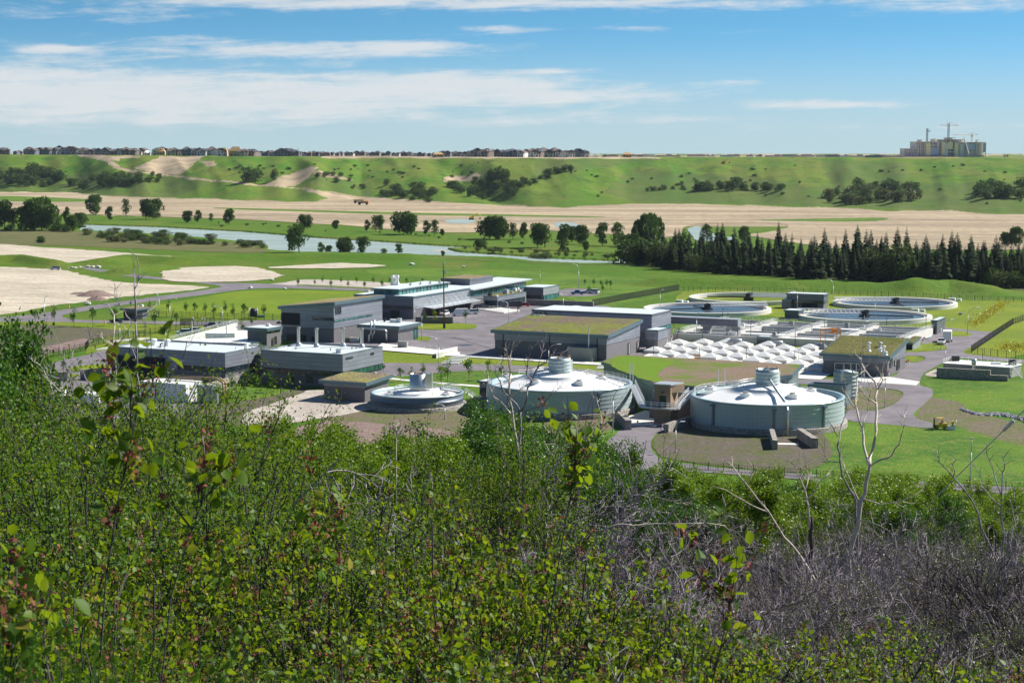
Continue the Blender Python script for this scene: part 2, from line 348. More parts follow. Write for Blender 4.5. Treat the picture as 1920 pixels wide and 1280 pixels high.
S.cycles.max_bounces = 6; S.cycles.diffuse_bounces = 3; S.cycles.glossy_bounces = 2; S.cycles.transmission_bounces = 3; S.cycles.transparent_max_bounces = 4
S.cycles.sample_clamp_indirect = 6; S.cycles.use_denoising = True; S.cycles.use_adaptive_sampling = True; S.cycles.adaptive_threshold = .02
# ------------------------------------------------------------------ terrain
SL_Y = [-60, -20, 0, 5, 12, 25, 40, 60, 100, 150, 200, 250, 290, 300]
SL_Z = [60, 59, 58.3, 57.2, 55, 51.3, 47.3, 42.5, 33, 22, 12.5, 4.6, .4, 0]
HB = ([-3000, 0, 130, 260, 400, 600, 680, 800, 1060, 1150, 1300, 1500, 1700, 1920, 5000], [360, 360, 362, 370, 374, 379, 373, 380, 388, 385, 381, 387, 399, 402, 402])
def g_of_y(py): # ground distance of an image row on z = 0
    v = (640 - py) / F; c = -sp + v * cp; b = cp + v * sp
    return b * (-EYE / c)
RIV = [(150, 419), (300, 424), (450, 432), (600, 444), (700, 450), (830, 459), (900, 462), (960, 465), (1100, 472), (1180, 476), (1186, 492), (1090, 492), (1000, 488), (940, 481), (830, 478), (700, 473.5), (560, 471), (505, 467), (500, 457), (400, 446), (300, 438), (230, 434), (150, 431)]
ISL = [(836, 464), (900, 463.5), (1000, 469), (1165, 477), (1162, 487), (1050, 482.5), (950, 476), (860, 470)]
RIVW = [G(a, b)[:2] for a, b in RIV]; ISLW = [G(a, b)[:2] for a, b in ISL]
BERM = [ # low grassed banks: line in the photo, half width m, height m
 ([(-60, 492), (40, 489), (105, 500)], 9, 3.5), ([(190, 496), (240, 488), (330, 493), (480, 487), (760, 486)], 16, 3.2), ([(225, 512), (300, 505)], 9, 2.5),
 ([(1240, 532), (1420, 538), (1560, 540), (1700, 545)], 11, 3.2), ([(1720, 548), (1780, 541), (1850, 552)], 12, 4), ([(1560, 900), (1700, 897)], 3, 1.2)]
BW = [([G(a, b)[:2] for a, b in l], w, h) for l, w, h in BERM]
def seg_d(X, Y, a, b):
    dx, dy = b[0] - a[0], b[1] - a[1]; q = np.clip(((X - a[0]) * dx + (Y - a[1]) * dy) / (dx * dx + dy * dy), 0, 1)
    return np.hypot(X - a[0] - q * dx, Y - a[1] - q * dy)
def hill_t(X, Y):
    Yc = np.maximum(Y, 1.); PX = 960 + F * X / Yc * .994
    py = np.interp(PX, *HB); v = (640 - py) / F; db = (cp + v * sp) * (-EYE / (-sp + v * cp))
    db = db * (1 + .05 * (vnoise(PX / 90., PX * 0 + 2, 3) - .5) + .02 * (vnoise(PX / 31., PX * 0 + 2, 5) - .5))
    dep = np.interp(PX, [0, 400, 700, 1000, 1920], [430, 400, 480, 520, 560])
    return (Y - db) / dep, PX, dep
def ground(X, Y):
    X = np.asarray(X, float); Y = np.asarray(Y, float)
    z = np.interp(Y, SL_Y, SL_Z)
    rough = np.clip(np.minimum((Y + 10) / 20, (292 - Y) / 40), 0, 1)
    z = z + rough * 1.6 * (vnoise(X / 14, Y / 14, 1) - .5)
    tt, PX, dep = hill_t(X, Y); q = np.clip(tt, 0, 1); sm = q * q * (3 - 2 * q); sm = .45 * sm + .55 * q ** 1.15
    zt = np.interp(PX, [0, 200, 500, 1100, 1920], [49.6, 49.4, 48.6, 47.8, 48.2]); z = z + sm * zt
    # spurs and gullies running down the bluff
    w = PX + 60 * (tt - .5) + 40 * (vnoise(PX / 120, tt * 1.5, 9) - .5)
    r = 1 - np.abs(2 * vnoise(w / 78., tt * .7, 21) - 1); r2 = 1 - np.abs(2 * vnoise(w / 29., tt * 1.6, 22) - 1)
    gk = np.interp(PX, [0, 900, 1250, 1920], [.75, .8, .42, .36]) * (.5 + vnoise(PX / 170., PX * 0 + 7, 12))
    env = np.clip(np.sin(np.pi * np.clip(tt * .93, 0, 1)), 0, 1)
    z = z + env * (gk * 13 * (r - .55) + gk * 2.6 * (r2 - .5)) + env * 2.2 * (vnoise(X / 22, Y / 40, 4) - .5)
    gul = np.exp(-((w - 925 + 60 * tt) / 34) ** 2) * np.clip(1 - np.abs(tt - .45) / .6, 0, 1)   # the wooded gully in the middle
    z = z - 14 * gul
    far = np.clip((tt - 1.62) / 1.5, 0, 1); z = z - far * far * (3 - 2 * far) * 42
    for l, wd, h in BW:
        d = np.full(X.shape, 1e9)
        for a, b in zip(l, l[1:]): d = np.minimum(d, seg_d(X, Y, a, b))
        z = z + h * np.exp(-(d / wd) ** 2 * 1.6) * (d < 3 * wd)
    m = inpoly(X, Y, RIVW) & ~inpoly(X, Y, ISLW)
    return np.where(m, -3.0, z)
def gz(x, y): return float(ground(np.array([x]), np.array([y]))[0])
us = np.concatenate([np.linspace(-1.6, -.34, 36)[:-1], np.arange(-.34, .34, .00125), np.linspace(.34, 1.6, 36)])
ys = np.concatenate([np.arange(-40, 60, 2.), np.arange(60, 300, 5.), np.arange(300, 940, 7.), np.arange(940, 1480, 3.6), np.arange(1480, 3250, 6.5), 3250 * (1.12 ** np.arange(0, 16))])
Yg, Ug = np.meshgrid(ys, us, indexing='ij'); Xg = Ug * (Yg + 42); Zg = ground(Xg, Yg)
ny, nx = Yg.shape; idx = np.arange(ny * nx).reshape(ny, nx)
Q = np.stack([idx[:-1, :-1], idx[:-1, 1:], idx[1:, 1:], idx[1:, :-1]], -1).reshape(-1, 4)
tt, PXg, _ = hill_t(Xg, Yg)
fz = Yg * cp - (Zg - EYE) * sp; PYg = 640 - F * (Yg * sp + (Zg - EYE) * cp) / np.maximum(fz, 1); PXr = 960 + F * Xg / np.maximum(fz, 1)
dirt = np.zeros(Yg.shape); olive = np.zeros(Yg.shape)
jx = PXr + 10 * (vnoise(Xg / 25, Yg / 25, 31) - .5); jy = PYg + 3 * (vnoise(Xg / 18, Yg / 40, 32) - .5)
for poly in [[(180, 290), (215, 305), (235, 316), (270, 322), (340, 331), (480, 345), (560, 352), (640, 362), (700, 372), (620, 374), (560, 354), (480, 348.5), (330, 333), (250, 324), (215, 315), (196, 302), (150, 294), (145, 289)],
    [(298, 294), (384, 293), (362, 310), (338, 329), (290, 324), (250, 315)], [(500, 343), (545, 326), (580, 312), (597, 313), (575, 333), (557, 349), (490, 349)], [(180, 297), (222, 303), (222, 298), (240, 297), (265, 296), (262, 292), (180, 291)],
    [(832, 333), (850, 328), (868, 331), (895, 325), (908, 334), (880, 341), (850, 340), (835, 341)], [(378, 302), (398, 301), (404, 310), (385, 313)], [(585, 322), (600, 319), (645, 330), (665, 338), (640, 337), (600, 330)],
    [(0, 360), (130, 361), (260, 370), (400, 373.5), (590, 379), (640, 364), (700, 370), (830, 379), (1000, 387), (1060, 389), (1120, 384), (1250, 381.5), (1480, 387.5), (1600, 391), (1700, 399), (1920, 404), (2100, 404), (2100, 440), (0, 400)],
    [(1640, 397), (1780, 394), (1920, 408), (1920, 416), (1700, 414)], [(600, 296), (840, 297), (1100, 298), (1240, 298), (1240, 295), (600, 292)]]:
    dirt[inpoly(jx, jy, poly) & (Yg > 1400)] = 1
dirt[(tt > 1.03) & (Yg > 1500) & (vnoise(Xg / 90, Yg / 60, 55) > .42)] = .8
for poly in [[(0, 318), (400, 340), (330, 372), (0, 366)], [(590, 325), (700, 345), (700, 372), (590, 352)], [(1180, 318), (1400, 330), (1500, 345), (1500, 384), (1200, 380), (1130, 360)], [(1540, 300), (1700, 305), (1700, 350), (1560, 350)],
             [(1500, 350), (1920, 340), (1920, 400), (1500, 385)], [(1000, 300), (1250, 298), (1100, 318), (1000, 330)]]:
    olive[inpoly(jx, jy, poly) & (Yg > 1400)] = 1
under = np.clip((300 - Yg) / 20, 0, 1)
me = bpy.data.meshes.new('ground')
V = np.stack([Xg, Yg, Zg], -1).reshape(-1, 3).astype(np.float32)
me.vertices.add(len(V)); me.vertices.foreach_set('co', V.ravel()); me.loops.add(Q.size); me.loops.foreach_set('vertex_index', Q.astype(np.int32).ravel())
me.polygons.add(len(Q)); me.polygons.foreach_set('loop_start', np.arange(0, Q.size, 4, dtype=np.int32)); me.polygons.foreach_set('loop_total', np.full(len(Q), 4, np.int32))
me.polygons.foreach_set('use_smooth', np.ones(len(Q), bool)); me.update(calc_edges=True)
ca = me.color_attributes.new('mask', 'FLOAT_COLOR', 'POINT')
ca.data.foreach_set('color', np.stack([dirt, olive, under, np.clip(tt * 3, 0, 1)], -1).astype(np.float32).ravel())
def ground_mat():
    m, t = newmat('hillside_and_flats'); p = t.pos(); a = t.attr('mask'); dr, ol, un = t.sep(a[0]); hill = a[3]
    n1 = t.noise(p, .006, 5, .6); n2 = t.noise(p, .05, 6, .7); n3 = t.noise(p, .6, 5, .75); n4 = t.noise(t.vmul(p, (1, .4, 1)), .018, 6, .7)
    c = t.mix(t.ramp(n1, .4, .6), (.08, .165, .01), (.12, .18, .018)); c = t.mix(t.ramp(n2, .42, .7), c, (.06, .14, .008)); c = t.mix(t.m('MULTIPLY', t.ramp(n4, .52, .68), .8), c, (.15, .165, .03))
    hc = t.mix(t.ramp(n4, .35, .62), (.06, .165, .006), (.155, .19, .028)); hc = t.mix(t.ramp(n2, .5, .66), hc, (.11, .21, .008)); hc = t.mix(t.m('MULTIPLY', t.ramp(t.noise(t.vmul(p, (1, .45, 1)), .05, 8, .8), .53, .62), .75), hc, (.05, .09, .02)); c = t.mix(hill, c, hc)
    oc = t.mix(t.ramp(n2, .45, .62), (.1, .13, .04), (.05, .1, .02)); c = t.mix(t.m('MULTIPLY', ol, .5), c, oc)
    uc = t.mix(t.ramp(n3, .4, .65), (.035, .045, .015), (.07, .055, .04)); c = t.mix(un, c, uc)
    e1 = t.noise(t.vmul(p, (.22, 1, 1)), .012, 7, .7); ec = t.mix(t.ramp(e1, .36, .64), (.48, .38, .25), (.28, .22, .145)); c = t.mix(t.ramp(t.m('ADD', dr, t.m('MULTIPLY', t.m('SUBTRACT', n2, .5), .8)), .4, .6), c, ec)
    nd = t.n('ShaderNodeVectorMath'); nd.operation = 'SCALE'; t.put(nd.inputs[0], c); t.put(nd.inputs['Scale'], t.m('MULTIPLY', t.m('MULTIPLY_ADD', n3, .7, .65), t.m('MULTIPLY_ADD', n2, .6, .7)))
    t.out(t.bsdf(nd.outputs[0], .95, 0, t.m('ADD', n3, t.m('MULTIPLY', n2, 4)), .5, .15)); return m
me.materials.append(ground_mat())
go = bpy.data.objects.new('ground', me); link(go); tag(go, 'green valley floor and the grassy bluff behind it', kind='structure')
# ------------------------------------------------------------------ sheets on the flat
def densify(P, step, jit, closed=True, seed=1):
    r = random.Random(seed); out = []; n = len(P)
    for i in range(n if closed else n - 1):
        p0, p1, p2, p3 = (P[(i + k - 1) % n] for k in range(4)); L = math.hypot(p2[0] - p1[0], p2[1] - p1[1]); m = max(1, int(L / step))
        for k in range(m):
            q = k / m; a = [.5 * (2 * p1[c] + (p2[c] - p0[c]) * q + (2 * p0[c] - 5 * p1[c] + 4 * p2[c] - p3[c]) * q * q + (3 * p1[c] - p0[c] - 3 * p2[c] + p3[c]) * q ** 3) for c in (0, 1)]
            out.append((a[0] + r.uniform(-jit, jit), a[1] + r.uniform(-jit, jit)))
    return out
LV = {}
def area(name, mat, P, lev, label=None, smooth=True, jit=0., step=6, group=None):
    W_ = [G(a, b)[:2] for a, b in P]
    if smooth: W_ = densify(W_, step, jit, seed=len(P))
    mb = MB(); LV[lev] = LV.get(lev, 0) + 1; mb.sheet(W_, lev + .002 * (LV[lev] % 12)); o = mb.build(name, MT[mat]); tag(o, label, kind='structure', group=group); return o
area('earthworks', 'earth', [(-60, 386), (60, 394), (160, 402), (330, 407.5), (450, 411.5), (590, 420), (640, 422), (740, 431), (860, 436.5), (1000, 432), (1090, 437), (1170, 441), (1235, 447), (1275, 440), (1285, 427), (1330, 418), (1440, 418), (1480, 424), (1440, 436), (1400, 441), (1500, 457), (1560, 466), (1700, 468), (1990, 460), (1990, 404.5), (1700, 401), (1600, 393), (1480, 389.5), (1300, 383.5), (1150, 387), (1060, 391), (1000, 389), (830, 382), (690, 372.5), (640, 380), (580, 382), (400, 376), (260, 373), (130, 365), (-60, 363)], .25, 'wide flat of stripped tan earth beyond the river', jit=1.2, step=12)
for P in ([(837, 413), (885, 411.5), (888, 417), (872, 420), (842, 418.5)], [(1040, 418.5), (1070, 417.5), (1090, 424), (1080, 431), (1050, 429), (1042, 424)], [(1290, 430), (1310, 425), (1330, 436), (1360, 445), (1376, 445), (1376, 452), (1310, 452), (1296, 440)]):
    area('pond', 'river', P, .34, 'small pond lying in the tan earthworks', jit=.5, step=6)
area('green_strip', 'lush', [(420, 390), (600, 395), (800, 400), (1100, 406), (1090, 408), (760, 403), (430, 392.5)], .34, 'weedy green line across the earthworks', jit=1.5)
area('green_strip', 'lush', [(0, 368), (160, 374), (150, 379), (0, 377)], .36, 'weedy green line across the earthworks', jit=1.5)
area('green_strip', 'lush', [(1430, 413), (1640, 409), (1660, 413), (1600, 416), (1480, 415)], .36, 'weedy green line across the earthworks', jit=1.5)
mb = MB(); mb.sheet([G(a, b)[:2] for a, b in [(120, 413), (1000, 455), (1220, 470), (1230, 500), (900, 492), (480, 476), (480, 460), (120, 438)]], -1.0); tag(mb.build('river', MT['river']), 'pale green river crossing the valley', kind='structure')
area('sand_bar', 'sand', [(806, 467), (832, 466), (846, 467.6), (820, 468.6)], -.93, 'pale sand bar at the tip of the island', jit=.6)
area('marsh', 'meadow', [(-60, 431), (150, 434), (400, 452), (480, 462), (490, 474), (330, 470), (150, 462), (-60, 455)], .12, 'olive marsh grass on the near river bank', jit=2)
area('meadow', 'meadow', [(560, 479), (800, 481), (1000, 493), (1200, 500), (1500, 520), (1920, 545), (1990, 552), (1990, 530), (1600, 510), (1180, 498), (900, 488), (700, 478)], .12, 'dry olive meadow strip between lawn and river', jit=2)
area('sand_pit', 'sand', [(-60, 456), (110, 466), (200, 471.5), (300, 480), (385, 486), (300, 488.5), (240, 485), (200, 484), (178, 493), (165, 501), (115, 502), (92, 488), (50, 482), (-60, 484)], .22, 'upper terrace of bare pale sand', jit=1.8)
area('sand_field', 'sand', [(-60, 506), (95, 503), (120, 506), (170, 519), (230, 529), (300, 533), (388, 537.5), (375, 542), (250, 555), (120, 570), (-60, 588)], .04, 'big bare pale sand field at the left', jit=1.3, step=4)
area('sand_scar', 'sand', [(303, 509), (325, 503), (420, 500), (480, 502), (522, 514), (528, 519), (480, 527), (400, 529.5), (330, 528.5), (308, 523)], .26, 'bowl of bare sand beside the access road', jit=1.3, step=4)
area('sand_scar', 'sand', [(500, 503), (580, 497), (640, 494), (722, 499), (670, 503), (600, 504)], .3, 'thin crescent of bare sand behind the young trees', jit=1.3, step=4)
area('gravel_lot', 'gravel', [(500, 533), (535, 529.5), (572, 524), (660, 526.5), (740, 530.5), (840, 533), (860, 541), (740, 541), (650, 537), (560, 533.5), (545, 536)], .04, 'pale gravel lot behind the young trees', jit=.3)
area('field', 'field', [(240, 580), (330, 566), (430, 548), (480, 543.5), (600, 545), (760, 548), (850, 560), (700, 590), (560, 603), (480, 600), (300, 593)], .03, 'bright green lawn with mowing stripes left of the workshop', smooth=False)
area('lawn', 'lush', [(700, 505), (900, 505), (1100, 515), (1240, 527), (1280, 545), (1120, 580), (1050, 556), (850, 545), (860, 530), (730, 520)], .03, 'green lawn behind the office building', jit=1)
area('lawn', 'lawn', [(1290, 545), (1300, 580), (1500, 600), (1800, 670), (1990, 640), (1990, 570), (1780, 562), (1480, 548)], .03, 'lawn around the round settling basins', jit=1)
area('slope_grass', 'lush', [(1440, 870), (1600, 790), (1745, 800), (1700, 770), (1740, 730), (1712, 705), (1760, 690), (1990, 680), (1990, 925), (1784, 909), (1500, 889)], .03, 'lush sunlit grass at the lower right', jit=.3)
area('worn_grass', 'brown', [(1716, 782), (1740, 745), (1790, 752), (1830, 775), (1905, 792), (1990, 812), (1990, 845), (1880, 826), (1800, 800), (1740, 790)], .05, 'worn brown patch in the grass', jit=.8)
area('dry_patch', 'darksoil', [(0, 625), (60, 606), (150, 614), (240, 618), (160, 640), (110, 655), (0, 690)], .03, 'dull patchy ground by the left lawn', jit=.5)
area('dry_patch', 'mulch', [(20, 668), (100, 648), (160, 634), (170, 639), (150, 650), (60, 668), (20, 678)], .05, 'red brown strip along the fence', jit=.5)
area('verge', 'lawn', [(0, 604), (120, 604), (300, 609), (440, 613), (330, 623), (240, 620), (150, 612), (60, 608), (0, 612)], .05, 'mown verge below the left road', jit=.2)
area('yard', 'asphalt', [(545, 640), (560, 607), (600, 600), (700, 585), (800, 575), (900, 566), (1000, 556), (1050, 566), (1140, 574), (1260, 612), (1260, 628), (1345, 634), (1330, 646), (1245, 668), (1150, 684), (1130, 678), (925, 671), (880, 669), (800, 663), (716, 657), (600, 650)], .035, 'asphalt yard between the buildings', smooth=False)
area('car_park', 'asphalt', [(1045, 545), (1070, 541), (1105, 542), (1122, 548), (1118, 554), (1075, 556), (1045, 553)], .05, 'small asphalt car park behind the office', step=4)
area('lawn_island', 'lawn', [(780, 608), (845, 606), (880, 607), (895, 611), (885, 617), (850, 618), (790, 618)], .1, 'mown island below the parked van', step=4)
area('lawn_island', 'lawn', [(770, 632), (790, 630), (810, 634), (800, 639), (780, 638)], .1, 'small mown island at the annex corner', step=3)
area('road', 'asphalt', [(-60, 602), (0, 595), (60, 590), (120, 580.5), (212, 567.5), (320, 552.5), (400, 541), (412, 536), (360, 529.5), (300, 524.5), (217, 515), (155, 503.5), (163, 502), (185, 504), (240, 513), (310, 521.5), (400, 530), (480, 531.5), (560, 535.5), (650, 540), (740, 544), (860, 549), (860, 552), (740, 547.5), (650, 544.5), (560, 541), (510, 540.5), (470, 542), (430, 546), (380, 553), (300, 563), (217, 574), (150, 585), (120, 590), (122, 596), (160, 600), (275, 602), (400, 603), (560, 600), (580, 612), (520, 622), (460, 620), (400, 612), (280, 607), (200, 606), (120, 604), (0, 604), (-60, 608)], .07, 'grey access road curving past the gatehouse', step=3)
area('road', 'asphalt', [(0, 745), (10, 700), (60, 690), (110, 677), (165, 665), (205, 656), (240, 690), (205, 707), (150, 712), (90, 722), (60, 760)], .03, 'asphalt loading road at the left building', step=3)
area('loading_yard', 'asphalt', [(40, 760), (90, 720), (205, 700), (420, 690), (500, 720), (430, 770), (300, 800), (100, 800)], .05, 'asphalt behind the gas tanks', smooth=False)
area('lawn_island', 'lawn', [(50, 712), (70, 703), (100, 700), (150, 703), (125, 709), (85, 713), (60, 720)], .1, 'curved mown strip above the stone wall', step=3)
area('lawn_island', 'lawn', [(130, 690), (160, 685), (205, 684), (205, 692), (160, 697), (140, 696)], .1, 'curved mown strip beside the loading door', step=3)
area('lawn', 'lawn', [(160, 664), (165, 645), (240, 626), (330, 625), (330, 640), (205, 655)], .06, 'grass strip inside the fence corner', smooth=False)
area('planted_bed', 'darksoil', [(330, 790), (440, 735), (470, 712), (560, 722), (582, 731), (540, 746), (470, 772), (440, 800)], .08, 'soil bed with young trees at the stone wall', jit=.3)
area('lawn', 'lush', [(385, 745), (450, 722), (480, 716), (548, 727), (500, 745), (440, 753), (390, 760)], .1, 'thin new grass among the young trees', jit=.3)
area('gravel_lot', 'gravel', [(460, 776), (520, 754), (560, 740), (582, 731), (610, 732), (620, 745), (690, 755), (705, 765), (640, 779), (600, 785), (560, 792), (470, 800)], .1, 'pale gravel apron by the pump house', jit=.25, step=3)
area('soil_bank', 'brown', [(600, 784), (650, 775), (700, 768), (880, 765), (900, 800), (850, 812), (700, 800), (620, 796)], .06, 'dark soil bank round the small tank', jit=.3)
area('mulch_bed', 'mulch', [(560, 800), (610, 789), (690, 792), (760, 800), (820, 803), (880, 830), (560, 850)], .1, 'red brown mulch below the small tank', jit=.3)
area('lawn', 'lawn', [(700, 656), (740, 653), (800, 655), (860, 660), (862, 668), (835, 681), (780, 681), (714, 680)], .07, 'bright lawn strip beside the lab block', smooth=False)
area('lawn', 'lawn', [(845, 680), (880, 670), (1000, 676), (1130, 686), (1130, 697), (1000, 686), (870, 682)], .07, 'bright lawn strip under the long white kerb', smooth=False)
area('road', 'asphalt', [(714, 680), (860, 681.5), (1000, 686), (1140, 697), (1140, 706), (1000, 700), (920, 695), (850, 697), (790, 702), (740, 706), (714, 704)], .05, 'service road in front of the big hall', step=4)
area('lawn', 'lush', [(700, 718), (740, 706), (800, 702), (900, 695), (1000, 700), (1140, 710), (1140, 760), (940, 760), (880, 748), (740, 738)], .07, 'deep green lawn behind the small tank', smooth=False)
area('path', 'concrete', [(728, 708), (800, 715.5), (900, 723), (900, 726), (800, 718.5), (728, 711)], .1, 'narrow white path across the lawn', smooth=False)
area('forecourt', 'concrete', [(1170, 800), (1180, 780), (1210, 770), (1310, 785), (1290, 800), (1262, 799), (1240, 798)], .12, 'concrete apron at the lift tower', smooth=False)
area('road', 'asphalt', [(1178, 799), (1262, 799), (1235, 812), (1222, 825), (1222, 842), (1240, 860), (1300, 872), (1400, 882), (1500, 889), (1784, 907), (1990, 921), (1990, 932), (1784, 919), (1500, 899), (1300, 885), (1150, 880), (1120, 850), (1150, 815)], .1, 'asphalt drive curving down to the trail', step=2)
area('soil_bank', 'darksoil', [(1240, 812), (1290, 795), (1400, 800), (1520, 800), (1560, 850), (1500, 885), (1400, 878), (1300, 868), (1243, 856), (1226, 840), (1226, 825)], .08, 'bare soil bank in front of the right tank', jit=.2, step=3)
area('soil_bank', 'brown', [(1030, 790), (1170, 780), (1160, 805), (1120, 830), (1040, 820)], .08, 'bare soil below the middle tank', jit=.2, step=3)
area('lawn', 'lush', [(1110, 822), (1165, 800), (1150, 818), (1120, 840)], .12, 'grass wedge beside the drive', jit=.2, step=3)
area('road', 'asphalt', [(1698, 661), (1760, 652), (1770, 640), (1730, 645), (1725, 632), (1760, 615), (1800, 617), (1850, 622), (1875, 622), (1850, 640), (1806, 660), (1860, 669), (1990, 682), (1990, 686), (1860, 676), (1790, 672), (1770, 680), (1745, 693), (1730, 703), (1725, 722), (1745, 728), (1749, 740), (1735, 756), (1716, 772), (1714, 780), (1725, 787), (1747, 793), (1745, 803), (1700, 799), (1640, 794), (1590, 788), (1590, 769), (1640, 770), (1675, 758), (1692, 744), (1690, 734), (1665, 729), (1600, 725), (1500, 720), (1500, 712), (1660, 708), (1690, 690), (1700, 676), (1732, 675), (1730, 668), (1698, 667)], .09, 'asphalt service road winding along the right side', step=2)
area('forecourt', 'concrete', [(1578, 707), (1660, 706), (1725, 716), (1718, 723), (1660, 719), (1580, 714)], .13, 'white concrete apron across the service road', smooth=False)
area('lawn_island', 'brown', [(1560, 726), (1600, 725), (1665, 730), (1691, 738), (1690, 746), (1674, 757), (1640, 768), (1590, 768)], .07, 'patchy island inside the road loop', step=3)
area('lawn_island', 'lawn', [(1775, 623), (1800, 621), (1822, 626), (1816, 630), (1780, 631)], .14, 'mown island around the far lamp post', step=2)
area('lawn_island', 'lawn', [(1700, 650), (1725, 647), (1765, 648), (1776, 652), (1768, 656), (1730, 660), (1700, 660)], .14, 'mown island below the white truck', step=2)
area('lawn_island', 'lawn', [(1698, 668), (1715, 668), (1732, 674), (1722, 679), (1700, 680)], .14, 'small mown island at the hall corner', step=2)
area('gravel_lot', 'gravel', [(1735, 702), (1765, 690), (1790, 694), (1780, 706), (1745, 706)], .14, 'gravel corner by the stone wall', step=2)
area('yellow_verge', 'lawn', [(1255, 637), (1400, 639), (1560, 653), (1560, 660), (1450, 650), (1340, 642), (1255, 641)], .1, 'yellow green strip in front of the concrete basins', smooth=False)
# ------------------------------------------------------------------ buildings on the plant grid
def uv(C, u, v, z=0): return (C[0] + UX * u + VX * v, C[1] + UY * u + VY * v, z)
def len_u(C, px):                           # how far along -U until the image column px
    k = (px - 960) / F; # column: x = k * fz ; fz ~ y cp + 55 sp
    h = (EYE - 4) * sp
    return (C[0] - k * (C[1] * cp + h)) / (UX - k * UY * cp)
def len_v(C, px):
    k = (px - 960) / F; h = (EYE - 4) * sp
    return -(C[0] - k * (C[1] * cp + h)) / (VX - k * VY * cp)
class Bld:
    def __init__(s, name, label, cat, cpx, ybase, ytop, xl, xr, cz=0, C=None, lu=None, lv=None, h=None, group=None):
        s.C = C or G(cpx, ybase, cz); s.z0 = cz
        s.lu = lu if lu is not None else len_u(s.C, xl); s.lv = lv if lv is not None else len_v(s.C, xr)
        s.h = h if h is not None else at_d(cpx, ytop, s.C[1])[2]; s.root = thing(name, label, cat, (s.C[0], s.C[1], cz), group)
    def P(s, u, v, z): return uv(s.C, u, v, z)
    def top(s, u, v): return s.h
    def walls(s, zb, low='block', up='siding', hf=None, ins=.12):
        """masonry up to zb, cladding above it (proud by ins)"""
        hf = hf or (lambda u, v: s.h); s.hf = hf
        c = [(-s.lu, 0), (0, 0), (0, s.lv), (-s.lu, s.lv)]
        if zb > s.z0:
            mb = MB(); q = [(-s.lu + ins, ins), (-ins, ins), (-ins, s.lv - ins), (-s.lu + ins, s.lv - ins)]
            mb.hexa([s.P(u, v, s.z0 - .3) for u, v in q] + [s.P(u, v, min(zb + .05, hf(u, v) - .05)) for u, v in q]); mb.build('wall', MT[low], s.root)
        mb = MB(); mb.hexa([s.P(u, v, zb) for u, v in c] + [s.P(u, v, hf(u, v) - .02) for u, v in c]); mb.build('cladding' if zb > s.z0 else 'wall', MT[up], s.root)
    def roof(s, o=.6, th=.7, fas='fascia', top='membrane', hf=None, ol=None, orr=None, ob=None):
        hf = hf or s.hf; ol = o if ol is None else ol; orr = o if orr is None else orr; ob = o if ob is None else ob
        c = [(-s.lu - ol, -o), (orr, -o), (orr, s.lv + ob), (-s.lu - ol, s.lv + ob)]
        mb = MB(); mb.hexa([s.P(u, v, hf(u, v) - th + .2) for u, v in c] + [s.P(u, v, hf(u, v) + .2) for u, v in c]); r = mb.build('roof', MT[fas], s.root)
        i = .35; c = [(-s.lu - ol + i, -o + i), (orr - i, -o + i), (orr - i, s.lv + ob - i), (-s.lu - ol + i, s.lv + ob - i)]
        mb = MB()
        if top == 'membrane': mb.hexa([s.P(u, v, hf(u, v) + .15) for u, v in c] + [s.P(u, v, hf(u, v) + .24) for u, v in c]); mb.build('roof_membrane', MT[top], r)
        else: tuft(mb, [s.P(u, v, hf(u, v) + .22) for u, v in c]); mb.build('green_roof', MT[top], r)
        s.r = r; return r
    def parapet(s, mat='siding', top='membrane', drop=.45, th=.35, cap='fascia'):
        """flat roof sunk behind a parapet; call instead of roof (walls must end at h-drop)"""
        z1 = s.h; z0 = s.h - drop; mb = MB(); cb = MB(); L, D = s.lu, s.lv
        for a, b, c, d in [(-L, 0, 0, th), (-L, D - th, 0, D), (-L, th, -L + th, D - th), (-th, th, 0, D - th)]:
            mb.hexa([s.P(u, v, z0) for u, v in [(a, b), (c, b), (c, d), (a, d)]] + [s.P(u, v, z1) for u, v in [(a, b), (c, b), (c, d), (a, d)]])
            e = .04; cb.hexa([s.P(u, v, z1) for u, v in [(a - e, b - e), (c + e, b - e), (c + e, d + e), (a - e, d + e)]] + [s.P(u, v, z1 + .08) for u, v in [(a - e, b - e), (c + e, b - e), (c + e, d + e), (a - e, d + e)]])
        s.r = mb.build('parapet', MT[mat], s.root); cb.build('coping', MT[cap], s.r)
        mb = MB(); c = [(-L + th, th), (-th, th), (-th, D - th), (-L + th, D - th)]; mb.hexa([s.P(u, v, z0 - .05) for u, v in c] + [s.P(u, v, z0 + .1) for u, v in c]); mb.build('roof', MT[top], s.root)
    def fpx(s, px, py):                     # image point -> (distance left of the corner, height) on the front wall
        a, b, c = ray(px, py); n = (VX, VY); t = (s.C[0] * n[0] + s.C[1] * n[1]) / (a * n[0] + b * n[1])
        x, y, z = a * t, b * t, EYE + c * t; return -((x - s.C[0]) * UX + (y - s.C[1]) * UY), z
    def spx(s, px, py):
        a, b, c = ray(px, py); n = (UX, UY); t = (s.C[0] * n[0] + s.C[1] * n[1]) / (a * n[0] + b * n[1])
        x, y, z = a * t, b * t, EYE + c * t; return ((x - s.C[0]) * VX + (y - s.C[1]) * VY), z
